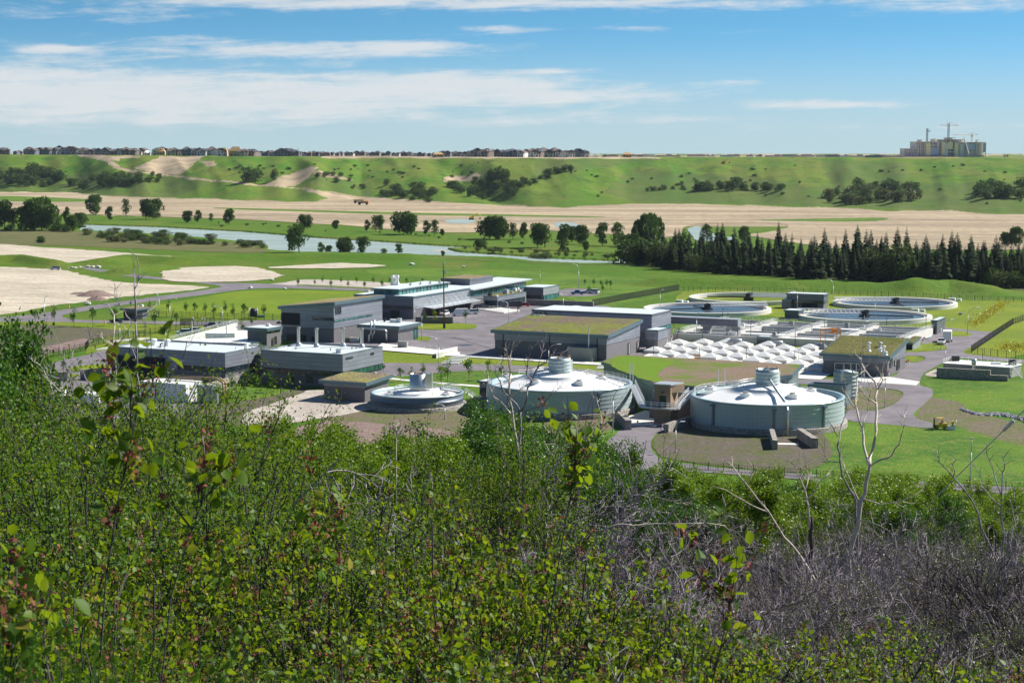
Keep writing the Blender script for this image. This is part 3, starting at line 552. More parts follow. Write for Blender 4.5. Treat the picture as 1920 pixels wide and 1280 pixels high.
    def opening(s, face, a0, a1, z0, z1, mat='glass', name='window', mull=0, frame=.12, proud=.06, label=None, fm='frame'):
        """a0..a1 along the wall from the near corner"""
        def Q(a, o, z): return s.P(-a, -o, z) if face == 'f' else s.P(o, a, z)
        def bx(mb, a, b, o0, o1, c, d): 
            P4 = [(a, o0), (b, o0), (b, o1), (a, o1)]
            mb.hexa([Q(p, q, c) for p, q in P4] + [Q(p, q, d) for p, q in P4])
        mb = MB(); bx(mb, a0, a1, -.02, proud, z0, z1); o = mb.build(name, MT[mat], s.root)
        if label: o['label'] = label
        if frame:
            fb = MB(); e = frame; pr = proud + .07
            bx(fb, a0 - e, a1 + e, -.01, pr, z0 - e, z0); bx(fb, a0 - e, a1 + e, -.01, pr, z1, z1 + e); bx(fb, a0 - e, a0, -.01, pr, z0, z1); bx(fb, a1, a1 + e, -.01, pr, z0, z1)
            for k in range(1, mull): x = a0 + (a1 - a0) * k / mull; bx(fb, x - .05, x + .05, proud, pr, z0, z1)
            fb.build('frame', MT[fm], o)
        return o
    def opx(s, face, x0, y0, x1, y1, **kw):  # opening given by image points of two opposite corners
        g = s.fpx if face == 'f' else s.spx; a0, z1 = g(x0, y0); a1, z0 = g(x1, y1)
        if z1 < z0: z0, z1 = z1, z0
        if a1 < a0: a0, a1 = a1, a0
        return s.opening(face, a0, a1, z0, z1, **kw)
    def strip(s, face, a0, a1, z0, z1, **kw): return s.opening(face, a0, a1, z0, z1, **kw)
def tuft(mb, q, n=34):                      # a planted roof: an uneven grid between four corners
    q = [Vector(p) for p in q]; r = random.Random(int(q[0].x * 10)); V = []
    for j in range(n + 1):
        for i in range(n + 1):
            a, b = i / n, j / n; p = q[0] * (1 - a) * (1 - b) + q[1] * a * (1 - b) + q[2] * a * b + q[3] * (1 - a) * b
            e = 0 if i in (0, n) or j in (0, n) else 1; V.append((p.x, p.y, p.z + e * (.06 + r.random() * .16)))
    mb.add(V, [(j * (n + 1) + i, j * (n + 1) + i + 1, (j + 1) * (n + 1) + i + 1, (j + 1) * (n + 1) + i) for j in range(n) for i in range(n)])
def rail(mb, pts, h=1.05, r=.035, step=1.9, rows=2):
    for a, b in zip(pts, pts[1:]):
        a, b = Vector(a), Vector(b); L = (b - a).length; n = max(1, round(L / step)); up = Vector((0, 0, h))
        for k in range(n + 1): p = a + (b - a) * k / n; mb.tube([p, p + up], r, 4)
        for k in range(rows): q = up * (1 - k * .45); mb.tube([a + q, b + q], r, 4)
def place_box(name, label, cat, C, u, v, z, du, dv, h, mat, extra=None, group=None):
    p = uv(C, u, v, z); e = thing(name, label, cat, p, group); mb = MB(); mb.box(p, (du, dv, h), A); mb.build('body', MT[mat], e); return e, p
# --- lab block (B2)
b = Bld('lab_block', 'low grey office block with one long dark window strip, four silver flues on its roof', 'building', 640.4, 0, 0, 487.3, 714.4, C=(-42.45, 451.6, 0), lu=24.4, lv=20.3, h=8.6); B2 = b
b.h = 8.15; b.walls(3.1); b.h = 8.6; b.parapet()
b.strip('f', .1, b.lu - .2, 3.0, 4.15, mat='glass', mull=9); b.strip('r' if 0 else 's', .1, b.lv - .3, 3.0, 4.15, mat='green_glass', mull=10)
b.opx('s', 649, 673, 660.5, 668.5, frame=.1); b.opx('s', 695.5, 665, 700, 660.5, frame=.1)
for x0, x1 in [(508, 517), (541, 550.5), (575.5, 585)]: b.opx('f', x0, 706, x1, 716, frame=.15)
fl = []
for k, (px, py, pt) in enumerate([(560, 648.5, 615), (593.8, 650.5, 617), (643.5, 649.5, 616), (678.5, 651.5, 617)]):
    p = G(px, py, 8.25); e = thing('roof_flue', 'tall silver flue on the lab block roof, %s from the left' % ordi(k + 1), 'flue', p, 'silver flues on the lab block')
    mb = MB(); mb.cyl(p, .42, 4.6, 14); mb.build('pipe', MT['silver'], e); mb = MB(); mb.lathe(p, [(.75, 0), (.8, .5), (.45, .9)], 14); mb.build('base_flashing', MT['steel'], e)
    mb = MB(); mb.lathe((p[0], p[1], p[2] + 4.6), [(.42, 0), (.6, .12), (.6, .3), (.05, .42)], 14); mb.build('cap', MT['conc_dark'], e)
p = G(637, 661, 8.25); e = thing('roof_unit', 'white box shaped air unit at the front of the lab roof', 'air unit', p); mb = MB(); mb.box(p, (1.5, 1.3, .9), A); mb.build('body', MT['white'], e); mb = MB(); mb.box((p[0], p[1], p[2] + .9), (1.7, 1.5, .12), A); mb.build('lid', MT['steel'], e)
for px, py in [(465, 652), (555, 655), (620, 657), (660, 655), (668, 654), (482, 650)]:
    p = G(px, py, 8.25); mb = MB(); mb.cyl(p, .14, .5, 8); mb.cyl((p[0], p[1], p[2] + .5), .22, .12, 8); tag(mb.build('roof_vent', MT['conc_dark'], None, p), 'small pipe vent on the lab block roof', 'vent', 'small vents on the lab block roof')
mb = MB(); rail(mb, [B2.P(-24, .6, 8.4), B2.P(-19.5, .6, 8.4), B2.P(-19.5, 5, 8.4)], 1.0, .03, 1.5); tag(mb.build('guard_rail', MT['steel'], None, B2.P(-24, .6, 8.4)), 'thin guard rail at the left corner of the lab roof', 'railing')
# --- dewatering hall at the left (B1)
C1 = (-72.7, 456.6, 0); b = Bld('loading_hall', 'wide flat grey hall at the left with a black loading opening', 'building', 0, 0, 0, 0, 0, C=C1, lu=36, lv=19.5, h=8.4); B1 = b
b.h = 7.95; b.walls(3.1); b.h = 8.4; b.parapet()
b.strip('f', .2, 14.5, 3.5, 4.6, mull=6); b.strip('s', .1, 15, 3.5, 4.6, mull=5)
b.opening('f', 18.5, 33.5, -.1, 6.2, mat='dark', name='loading_door', frame=.3, fm='siding_dark')
for px, py, kk in [(287.8, 647, 1), (312.8, 648, 1)]:
    p = G(px, py, 8.1); e = thing('roof_fan', '%s white mushroom fan on the loading hall roof' % ('left' if px < 300 else 'right'), 'roof fan', p, 'white fans on the loading hall'); mb = MB(); mb.cyl(p, .75, 1.1, 14); mb.build('curb', MT['white'], e)
    mb = MB(); mb.lathe((p[0], p[1], p[2] + 1.1), [(.75, 0), (.98, .05), (.98, .45), (.6, .65), (.01, .7)], 14); mb.build('hood', MT['white'], e)
p = G(301, 651, 8.1); e = thing('gooseneck_vent', 'dark gooseneck vent between the two white roof fans', 'vent', p); mb = MB(); mb.cyl(p, .5, .35, 10); mb.build('base', MT['steel'], e); mb = MB(); mb.tube([(p[0], p[1], p[2] + .3), (p[0], p[1], p[2] + .9), (p[0] + .3, p[1], p[2] + 1.15), (p[0] + .6, p[1], p[2] + .8)], .2, 7); mb.build('pipe', MT['black'], e)
p = G(462, 655, 8.1); e = thing('roof_unit', 'small white box on the right end of the loading hall roof', 'air unit', p); mb = MB(); mb.box(p, (.9, .9, 1.2), A); mb.build('body', MT['white'], e); mb = MB(); mb.cyl((p[0], p[1], p[2] + 1.2), .3, .3, 8); mb.build('cap', MT['white'], e)
mb = MB(); rail(mb, [B1.P(-1, 9, 8.2), B1.P(-1, 17, 8.2), B1.P(-4, 17, 8.2)], 1, .03, 1.5); tag(mb.build('guard_rail', MT['steel'], None, B1.P(-1, 9, 8.2)), 'thin guard rail on the right end of the loading hall roof', 'railing')
# link with a planted roof
b = Bld('link_building', 'recessed dark link with a strip of grass on its roof between two halls', 'building', 0, 0, 0, 0, 0, C=uv(B2.C, -24.55, 5.0), lu=5.6, lv=12, h=6.4); b.walls(0, up='block'); b.roof(.0, .8, 'fascia_dark', 'groof2', ol=0, orr=0, ob=0)
b.opening('f', 4.0, 5.2, 0, 2.3, mat='black', name='door', frame=.08)
# --- tall hall (B3)
b = Bld('headworks_hall', 'tallest dark grey hall with a slanting grass roof and a big black louvre', 'building', 626.5, 642.5, 566.5, 527.5, 717); B3 = b
hf = lambda u, v: 12.45 + u * .098 + 0 * v
b.walls(4.4, hf=hf); b.roof(.75, 1.0, 'fascia', 'dryroof', ob=.5)
b.opx('f', 529, 586.5, 562, 609, mat='dark', name='louvre', frame=.2); b.opx('f', 587, 594.2, 626, 601, mull=5, mat='glass'); b.opx('s', 627, 600.5, 697, 584.5 + 7, mull=8, mat='teal', frame=.1)
b.opx('s', 629, 577.5, 639, 587, frame=.15, mat='glass', mull=1)
b.opx('f', 538, 626, 555, 642, mat='black', name='shutter_door', frame=.1); b.opx('f', 563, 628, 573, 642, mat='black', name='shutter_door', frame=.1); b.opx('f', 585, 632, 591, 641, mat='black', name='door', frame=.1)
b = Bld('entrance_annex', 'low annex with a flat membrane roof on the left of the tallest hall', 'building', 500.4, 650.8, 617, 464, 527, h=5.6); b.walls(0, up='block'); b.roof(.7, .9, 'fascia', ol=.9, ob=0); B4 = b
b.opx('s', 509, 634, 512.5, 648, mat='black', name='door', frame=.06); b.opx('s', 515, 631, 518.5, 644, mat='black', name='door', frame=.06)
for px, py in [(503.5, 611), (523, 606.5)]:
    p = G(px, py, 5.85); mb = MB(); mb.box(p, (1.3, 1.1, .45), A); mb.cyl((p[0], p[1], p[2] + .45), .35, .35, 10); tag(mb.build('roof_vent', MT['white' if px < 510 else 'black'], None, p), ('white' if px < 510 else 'dark') + ' vent on the entrance annex roof', 'vent')
b = Bld('staff_annex', 'low annex with teal glass corner on the right of the tallest hall', 'building', 746.7, 642.5, 613, 677, 783.8, h=5.0); b.walls(0, up='block'); b.roof(.9, 1.0, 'fascia', ob=.9); B5 = b
b.opx('s', 776.5, 617, 783.2, 636, mat='teal', mull=2, frame=.1); b.opening('s', .1, b.lv - .1, 3.2, 4.1, mat='siding_light', name='trim_panel', frame=0)
p = G(738, 604, 5.3)
e = thing('roof_unit', 'pair of beige air units on the staff annex roof', 'air unit', p); mb = MB(); mb.box(p, (2.2, 1.1, 1.0), A); mb.build('body', MT['white'], e); mb = MB(); mb.box((p[0] + 1.9, p[1] - .3, p[2]), (1.2, 1.0, 1.35), A); mb.build('duct', MT['steel'], e)
p = G(721, 603, 5.3); mb = MB(); mb.cyl(p, .35, .6, 10); mb.cyl((p[0], p[1], p[2] + .6), .5, .25, 10); tag(mb.build('roof_vent', MT['black'], None, p), 'dark round vent on the staff annex roof', 'vent')
# --- workshop (B6)
b = Bld('workshop', 'long silver workshop with a row of cable stayed awnings over its bays', 'building', 775.4, 598.7, 557.5, 716, 880.6, lu=24, h=7.9); B6 = b; b.walls(3.6, up='siding_light'); b.roof(.25, .5, 'fascia', 'membrane')
b.opening('f', .1, b.lu - .2, 3.7, 4.6, mull=14); b.opening('f', .05, b.lu - .05, 4.75, 7.4, mat='siding_dark', name='cladding', frame=0, proud=.1)
b.opx('f', 719, 586.5, 730, 592.5, mull=2); b.opening('f', 5.8, 9.2, 0, 2.9, mat='black', name='door', frame=.08)
# clerestory
mb = MB(); c = [(-17.5, 2.5), (-7.5, 2.5), (-7.5, b.lv - 3), (-17.5, b.lv - 3)]; mb.hexa([b.P(u, v, 8.1) for u, v in c] + [b.P(u, v, 9.9) for u, v in c]); cs = mb.build('clerestory', MT['teal'], b.root)
mb = MB(); c = [(-18.2, 1.8), (-6.8, 1.8), (-6.8, b.lv - 2.3), (-18.2, b.lv - 2.3)]; mb.hexa([b.P(u, v, 9.9) for u, v in c] + [b.P(u, v, 10.25) for u, v in c]); ORG[cs] = ORG[b.root]; mb.build('roof', MT['fascia'], cs)
mb = MB(); c = [(-17.9, 2.1), (-7.1, 2.1), (-7.1, b.lv - 2.6), (-17.9, b.lv - 2.6)]; mb.hexa([b.P(u, v, 10.2) for u, v in c] + [b.P(u, v, 10.32) for u, v in c]); mb.build('roof_membrane', MT['membrane'], cs)
mb = MB()
for k in range(15): mb.box(b.P(-7.45, 3 + k * (b.lv - 6.5) / 14, 8.1), (.16, .16, 1.8), A)
for k in range(9): mb.box(b.P(-16.9 + k * 1.15, 2.45, 8.1), (.12, .12, 1.8), A)
mb.build('window_frame', MT['frame'], cs)
mb = MB(); mb.hexa([b.P(u, v, z) for u, v, z in [(0.12, 8, 3.55), (3.6, 8, 3.15), (3.6, b.lv + 3, 3.15), (0.12, b.lv + 3, 3.55), (0.12, 8, 3.8), (3.6, 8, 3.45), (3.6, b.lv + 3, 3.45), (0.12, b.lv + 3, 3.8)]]); aw = mb.build('awning', MT['steel'], b.root); ORG[aw] = ORG[b.root]
for k in range(9):
    mb = MB(); v = 9 + k * 3.9; mb.tube([b.P(.1, v, 7.0), b.P(3.3, v, 3.45)], .07, 5); mb.build('stay_cable', MT['steel'], aw)
for k in range(7): b.opening('s', 9.5 + k * 5.1, 13.2 + k * 5.1, 0, 3.1, mat='dark', name='bay_door', frame=.15, proud=.16)
p = G(741, 545.5, 8.1); e = thing('exhaust_fans', 'cluster of white exhaust fan towers on the workshop roof', 'exhaust fans', p)
mb = MB(); mb.box(p, (3.4, 2.8, 1.6), A); mb.build('plinth', MT['white'], e)
for dx, dy in [(-.9, -.5), (.9, -.5), (.2, .7)]:
    mb = MB(); q = (p[0] + dx, p[1] + dy, p[2] + 1.6); mb.lathe(q, [(.75, 0), (.75, 1.3), (.42, 1.9), (.42, 3.0), (.6, 3.2), (.6, 4.0), (.35, 4.3)], 12); mb.build('fan_tower', MT['white'], e)
for k in range(4):
    p = b.P(-12 + k * 1.4, 20 + k * 5, 10.33); mb = MB(); mb.box(p, (.9, .9, .5), A); mb.cyl((p[0], p[1], p[2] + .5), .25, .5, 8); tag(mb.build('roof_vent', MT['steel'], None, p), 'small metal vent on the raised workshop roof', 'vent', 'vents on the raised workshop roof')
# --- office wing
Cw = uv(B6.C, 0, B6.lv + .05); b = Bld('office_wing', 'office wing with a long tilted clerestory roof', 'building', 0, 0, 0, 0, 0, C=Cw, lu=14, lv=len_v(Cw, 986), h=7.6); BW_ = b
hf = lambda u, v: 7.3 + u * -.02 + v * .012; b.walls(3.4, hf=hf); b.roof(.3, .35, 'steel', 'membrane', ol=.2, orr=1.6, ob=3.0, )
b.opening('s', 1.0, b.lv - .6, 4.9, 6.75, mat='teal', mull=22, frame=.1)
b = Bld('office_block', 'low office front with grass roof and black glazing facing the yard', 'building', 933, 579, 556.5, 906.3, 986.5); b.walls(0, up='siding'); b.roof(.05, .25, 'fascia', 'groof2', ol=.05, orr=.05, ob=.0); B7 = b
b.opening('f', .3, b.lu - .8, .2, 2.9, mat='glass', mull=4); b.opening('s', .4, b.lv - 1.2, .3, 2.8, mat='glass', mull=14)
for px, py, w, m in [(918.5, 554.5, 1.3, 'black'), (948.5, 550, 1.9, 'steel'), (960, 549, .8, 'steel'), (965.5, 545, 1.2, 'white'), (971, 542.8, .9, 'white'), (974.5, 546.5, .7, 'white'), (932, 556, .7, 'white')]:
    p = G(px, py, 4.95); mb = MB(); mb.box(p, (w, w, w * .8), A); mb.cyl((p[0], p[1], p[2] + w * .8), w * .3, .15, 10); tag(mb.build('roof_unit', MT[m], None, p), {'black': 'dark', 'steel': 'grey', 'white': 'white'}[m] + ' box unit on the grass roof of the office front', 'air unit', 'units on the office front roof')
b = Bld('visitor_wing', 'pale end wing with teal glass corner by the small car park', 'building', 1018.75, 563.3, 539.8, 976.7, 1045.8); B8 = b; b.walls(1.9, low='block', up='siding_light'); b.roof(.08, .3, 'fascia', 'membrane')
b.opening('f', 1, b.lu - .4, .8, 1.9, mat='glass', mull=5); b.opening('s', .3, b.lv - .3, .1, 1.95, mat='teal', mull=10); b.opening('f', .05, b.lu - .05, 2.1, 4.7, mat='siding_dark', name='cladding', frame=0, proud=.05)
b = Bld('visitor_porch', 'lower pale block at the far right end of the office', 'building', 0, 0, 0, 0, 0, C=uv(B8.C, -3, B8.lv + .05), lu=8, lv=8, h=4.2); b.walls(2.0, low='block', up='siding_light'); b.roof(.08, .25, 'fascia'); b.opening('s', .4, 7.6, .2, 1.8, mat='teal', mull=5)
C = G(917, 545, 0); b = Bld('theatre_block', 'upper block with a dry grass roof behind the office wing', 'building', 0, 0, 0, 0, 0, C=uv(BW_.C, -7, 14), lu=12.5, lv=20, h=10.1); b.walls(7.0, up='siding_dark'); b.roof(.1, .8, 'siding_dark', 'dryroof', ob=.1)
b = Bld('garden_block', 'roof strip with dry grass left of the office wing', 'building', 0, 0, 0, 0, 0, C=uv(BW_.C, -14.4, 0), lu=7, lv=16, h=8.2); b.walls(4, up='siding_dark'); b.roof(.1, .5, 'siding_dark', 'dryroof', ob=.1)
# stone wall in front of the visitor wing
def stone_wall(pts, h, th, label, z0=0, mat='gabion', name='stone_wall', closed=False):
    mb = MB()
    for a, c in zip(pts, pts[1:]):
        a, c = Vector(a[:2]), Vector(c[:2]); d = (c - a).normalized(); n = Vector((-d.y, d.x)) * th / 2; q = [a - n - d * th * .3, c - n + d * th * .3, c + n + d * th * .3, a + n - d * th * .3]
        mb.hexa([(p.x, p.y, z0 - .3) for p in q] + [(p.x, p.y, z0 + h) for p in q])
    return tag(mb.build(name, MT[mat], None, (*pts[0][:2], z0)), label, 'wall')
stone_wall([G(988, 572), G(1112, 577)], 2.3, .6, 'long stone wall between the yard and the car park', mat='gabion')
# --- big hall with grass roof (B9)
b = Bld('blower_hall', 'big hall in the centre with a broad sloping grass roof', 'building', 1137.5, 676.9, 628.3, 927, 1200); B9 = b
hf = lambda u, v: 7.35 + v * .085; b.walls(4.6, hf=hf); b.roof(.85, .95, 'fascia', 'groof', ob=.3)
for px in (943.5, 1030.5, 1119.7):
    a, z = b.fpx(px, 650); b.opening('f', a - .12, a + .12, .1, 6.4, mat='black', name='downpipe', frame=0, proud=.15)
for px, y0, y1 in [(1179.5, 663, 643), (1196, 657, 640)]: b.opx('s', px - 1.3, y1, px + 1.3, y0, mat='conc_dark', name='door', frame=.08)
b = Bld('louvre_enclosure', 'small flat topped concrete enclosure against the front of the big hall', 'building', 1110, 678.5, 653, 1064, 1122, lv=4.2); b.walls(0, up='conc_dark'); b.h = 3.9
mb = MB(); c = [(-b.lu - .1, -.1), (.1, -.1), (.1, 4.2), (-b.lu - .1, 4.2)]; mb.hexa([b.P(u, v, b.h - .1) for u, v in c] + [b.P(u, v, b.h + .08) for u, v in c]); mb.build('lid', MT['fascia'], b.root)
p = G(1103.5, 652, 3.9); mb = MB(); mb.cyl(p, .16, 6.0, 8); mb.lathe(p, [(.4, 0), (.2, .5)], 8); tag(mb.build('vent_mast', MT['steel'], None, p), 'thin vent pipe rising from the concrete enclosure', 'pipe')
e = thing('roof_gear', 'heap of dark equipment at the back of the grass roof', 'equipment', G(1010, 591, 9.6)); 
for k in range(9): mb = MB(); q = G(1000 + k * 2.9, 592 - (k % 3), 9.6); mb.box(q, (1.2 + k % 2, .9, .4 + .25 * (k % 3)), A + k); mb.build('crate', MT['black' if k % 3 else 'steel'], e)
# --- filter hall (B10)
b = Bld('filter_hall', 'grey hall with a high flat roof behind the big grass roofed hall', 'building', 1221.6, 650.6, 590.5, 1074, 1258); B10 = b; b.lu = 40; b.walls(4.6); b.roof(.15, .5, 'siding_dark', 'membrane')
b.opening('s', .2, b.lv - .4, 4.7, 5.6, mat='teal', mull=9); b.opening('s', b.lv * .52, b.lv * .6, 0, 2.6, mat='conc_dark', name='door', frame=.1)
b = Bld('gallery_base', 'plain grey volume behind the filter hall that carries the pipe gallery', 'building', 0, 0, 0, 0, 0, C=uv(B10.C, -5, B10.lv + .1), lu=20, lv=14, h=7.2); b.walls(0, up='siding_dark'); b.roof(.1, .3)
b = Bld('step_block', 'narrow lower block stepping down between the two halls', 'building', 0, 0, 0, 0, 0, C=uv(B9.C, 4.6, B9.lv + 3), lu=4, lv=8, h=6.2); b.walls(3.6); b.roof(.1, .4)
b = Bld('stair_kiosk', 'small teal roofed kiosk beside the filter hall roof', 'kiosk', 1074, 588, 577, 1063, 1088); b.walls(0, up='siding_dark'); b.roof(.5, .5); b.opening('f', .4, 1.8, .2, 2.0, mat='teal', frame=.08)
# pipe gallery on columns
Cg = (70.4, 563.5, 0); p = uv(Cg, -27, 0, 0); e = thing('pipe_gallery', 'raised dark pipe gallery on columns over the white basins', 'pipe bridge', p)
mb = MB(); c = [(-27, 0), (0, 0), (0, 3.2), (-27, 3.2)]; mb.hexa([uv(Cg, u, v, 4.7) for u, v in c] + [uv(Cg, u, v, 6.8) for u, v in c]); mb.build('gallery', MT['siding_dark'], e)
mb = MB(); c = [(-27.1, -.15), (.15, -.15), (.15, 3.35), (-27.1, 3.35)]; mb.hexa([uv(Cg, u, v, 6.8) for u, v in c] + [uv(Cg, u, v, 6.95) for u, v in c]); mb.build('roof', MT['steel'], e)
mb = MB(); c = [(.02, .1), (.06, .1), (.06, 3.1), (.02, 3.1)]; mb.hexa([uv(Cg, u, v, 4.8) for u, v in c] + [uv(Cg, u, v, 6.7) for u, v in c]); mb.build('end_panel', MT['siding_light'], e)
for u in (-10.5, -.8): mb = MB(); mb.box(uv(Cg, u, 1.6, 0), (2.0, 2.6, 4.1), A); mb.box(uv(Cg, u, 1.6, 4.1), (3.0, 3.2, .6), A); mb.build('column', MT['conc_dark'], e)
mb = MB(); mb.cyl(uv(Cg, -3.6, 1.2, 0), .6, 4.7, 16); mb.lathe(uv(Cg, -3.6, 1.2, 3), [(.6, 0), (.72, .05), (.72, .4), (.6, .45)], 16); mb.build('riser_pipe', MT['steel'], e)
# --- right grass roofed hall (B13) and its neighbours
b = Bld('disinfection_hall', 'right hand hall with a sloping grass roof and white vents on it', 'building', 1664, 707, 669, 1542.7, 1698.6); B13 = b
hf = lambda u, v: 5.5 + v * .135; b.walls(3.6, hf=hf); b.roof(.8, .8, 'fascia', 'groof2', ob=.3)
b.opx('s', 1669, 673.5, 1672.5, 686, frame=.1); b.opx('s', 1682, 676, 1686, 690, mat='black', name='door', frame=.1); b.opx('s', 1678, 673, 1680, 684, mat='conc_dark', name='door', frame=.05)
for px, py, h in [(1629, 657, 2.0), (1650.5, 650, 1.0), (1656.5, 662, 1.7), (1650.5, 657, .5), (1660, 664, .5)]:
    q = G(px, py, 7.0); p = (q[0], q[1], 7.0 - .2); mb = MB(); mb.cyl(p, .35, h, 10); mb.lathe(p, [(.7, 0), (.5, .3), (.35, .4)], 10); mb.lathe((p[0], p[1], p[2] + h), [(.35, 0), (.6, .1), (.6, .35), (.1, .5)], 10); tag(mb.build('roof_vent', MT['white'], None, p), 'white capped vent on the right hand grass roof', 'vent', 'white vents on the right grass roof')
b = Bld('storage_shed', 'narrow shed with a sloping strip of grass roof next to the right hand hall', 'shed', 1711, 656.7, 643.6, 1698, 1726.4); hf = lambda u, v: 2.0 + v * .09; b.walls(0, up='siding_light', hf=hf); b.roof(.25, .4, 'fascia', 'groof2'); b.opening('f', .2, b.lu - .2, 0, 1.6, mat='dark', name='door', frame=.1)
b = Bld('valve_kiosk', 'tall narrow grey kiosk with teal window at the corner of the basins', 'kiosk', 1756.5, 627, 601.5, 1746.5, 1772); b.walls(0, up='siding_dark'); b.roof(.25, .3); b.opening('f', .5, b.lu - .4, 2.6, 4.0, mat='teal', frame=.1); b.opening('f', .5, b.lu - .4, .1, 2.2, mat='black', name='door', frame=.1)
b = Bld('control_building', 'dark control building standing between the round basins', 'building', 1544.3, 580, 552.9, 1475, 1553.3); b.walls(2.3, up='siding_dark'); b.roof(.3, .5, 'fascia', ob=.3); b.opening('f', .3, b.lu - .3, 2.3, 3.0, mull=9); b.opening('f', 2.4, 8.3, .05, 2.1, mat='dark', name='door', frame=.2); b.opening('s', .5, 2.6, 2.3, 3.0, mat='teal')
b = Bld('control_annex', 'low annex at the left foot of the control building', 'building', 1483, 578.5, 563, 1466, 1492, lv=5); b.walls(0, up='siding_dark'); b.roof(.2, .3)
b = Bld('basin_hut', 'small dark hut with teal roof at the back of the white basins', 'hut', 1497, 598, 583, 1471.5, 1507); b.walls(0, up='siding_dark'); b.roof(.35, .5)
b = Bld('basin_hut', 'little square dark hut in front of the white basins', 'hut', 1442, 647, 633, 1419.5, 1448.5); b.walls(0, up='block'); b.roof(.1, .8, 'fascia', ob=.1)
b = Bld('gatehouse', 'small gatehouse with dark windows and a flat overhanging roof', 'gatehouse', 255, 600, 580, 231, 277); b.walls(1.0, up='siding_dark'); b.roof(.8, .6, 'fascia', 'dryroof'); b.opening('f', .4, b.lu - .4, 1.1, 2.4, mull=3); b.opening('s', .4, b.lv * .5, .1, 2.4, mat='dark', name='doorway', frame=.1)
p = G(266, 575, 3.4); mb = MB(); mb.box(p, (1.0, .9, .8), A); mb.box((p[0] - 1.5, p[1] + .4, p[2]), (.5, .5, .4), A); tag(mb.build('roof_unit', MT['white'], None, p), 'white air unit on the gatehouse roof', 'air unit')
# --- pump house (B19)
b = Bld('pump_house', 'small square pump house with a dry grass roof beside the gravel apron', 'building', 684.6, 755.2, 717, 606, 729.6); B19 = b
hf = lambda u, v: 4.75 + v * .045; b.walls(3.5, hf=hf); b.roof(.85, .8, 'fascia', 'dryroof', ob=.6)
mb = MB(); a0, z0 = b.fpx(639.5, 745); a1, z1 = b.fpx(641, 730.5); a2, _ = b.fpx(630, 730.5)
mb.tube([b.P(-a0 + .4, -.15, z0 - .8), b.P(-a0 + .4, -.15, z0), b.P(-a1, -.15, z0), b.P(-a1, -.15, z1), b.P(-a2, -.15, z1)], .07, 6); mb.box(b.P(-a0 + .2, -.3, z0 - .3), (.6, .3, .4), A); mb.build('gas_pipe', MT['yellow'], b.root)
p = G(703.5, 702, 5.3); mb = MB(); mb.cyl(p, .3, .6, 8); mb.box((p[0] - 3.5, p[1] - .5, p[2]), (5, .12, .25), A); tag(mb.build('roof_vent', MT['white'], None, p), 'white pipe vent on the pump house roof', 'vent')
# --- earth sheltered building with the patchy green roof (B14)
RP = [(1127, 679.4), (1158, 690), (1193, 704), (1224, 718.5), (1255, 722.5), (1308, 726.5), (1400, 715), (1486, 703.5), (1505, 685), (1330, 675), (1155.6, 666.2)]
poly = [G(a, c, 6.6)[:2] for a, c in RP]; cx = sum(p[0] for p in poly) / len(poly); cy = sum(p[1] for p in poly) / len(poly)
def shrink(P, k): return [(cx + (p[0] - cx) * k, cy + (p[1] - cy) * k) for p in P]
e = thing('digester_building', 'wide low building with a patchy green and brown roof behind the two teal tanks', 'building', (cx, cy, 0))
mb = MB(); mb.prism(shrink(poly, .965), -.3, 6.1); mb.build('wall', MT['siding_teal'] if 'siding_teal' in MT else MT['siding'], e)
mb = MB(); mb.prism(poly, 6.0, 6.75); r = mb.build('roof', MT['fascia'], e)
mb = MB(); mb.prism(shrink(poly, .985), 6.7, 6.85, ); mb.build('green_roof', MT['groof3'], r)
mb = MB(); Cq = G(1470, 718, 0)
q = [G(1459, 712, 4.5), G(1486, 708, 4.5)]
for k in range(5): mb.box((61 + k * 1.6, 418.5 + k * 1.1, 2.2), (.9, .3, 2.4), R(20))
mb.build('window', MT['teal'], e)
for k, (px, py, yt) in enumerate([(1181.5, 712, 682), (1187, 714, 684), (1346.5, 722, 695), (1358.5, 722, 694.5)]):
    p = G(px, py, 6.8); h = at_d(px, yt, p[1])[2] - 6.8; mb = MB(); mb.cyl(p, .1, h, 6); mb.cyl((p[0], p[1], p[2] + h), .16, .15, 6); tag(mb.build('vent_mast', MT['steel'], None, p), ('left' if k < 2 else 'right') + ' pair of thin metal masts on the patchy green roof edge', 'mast', 'thin masts on the digester building')
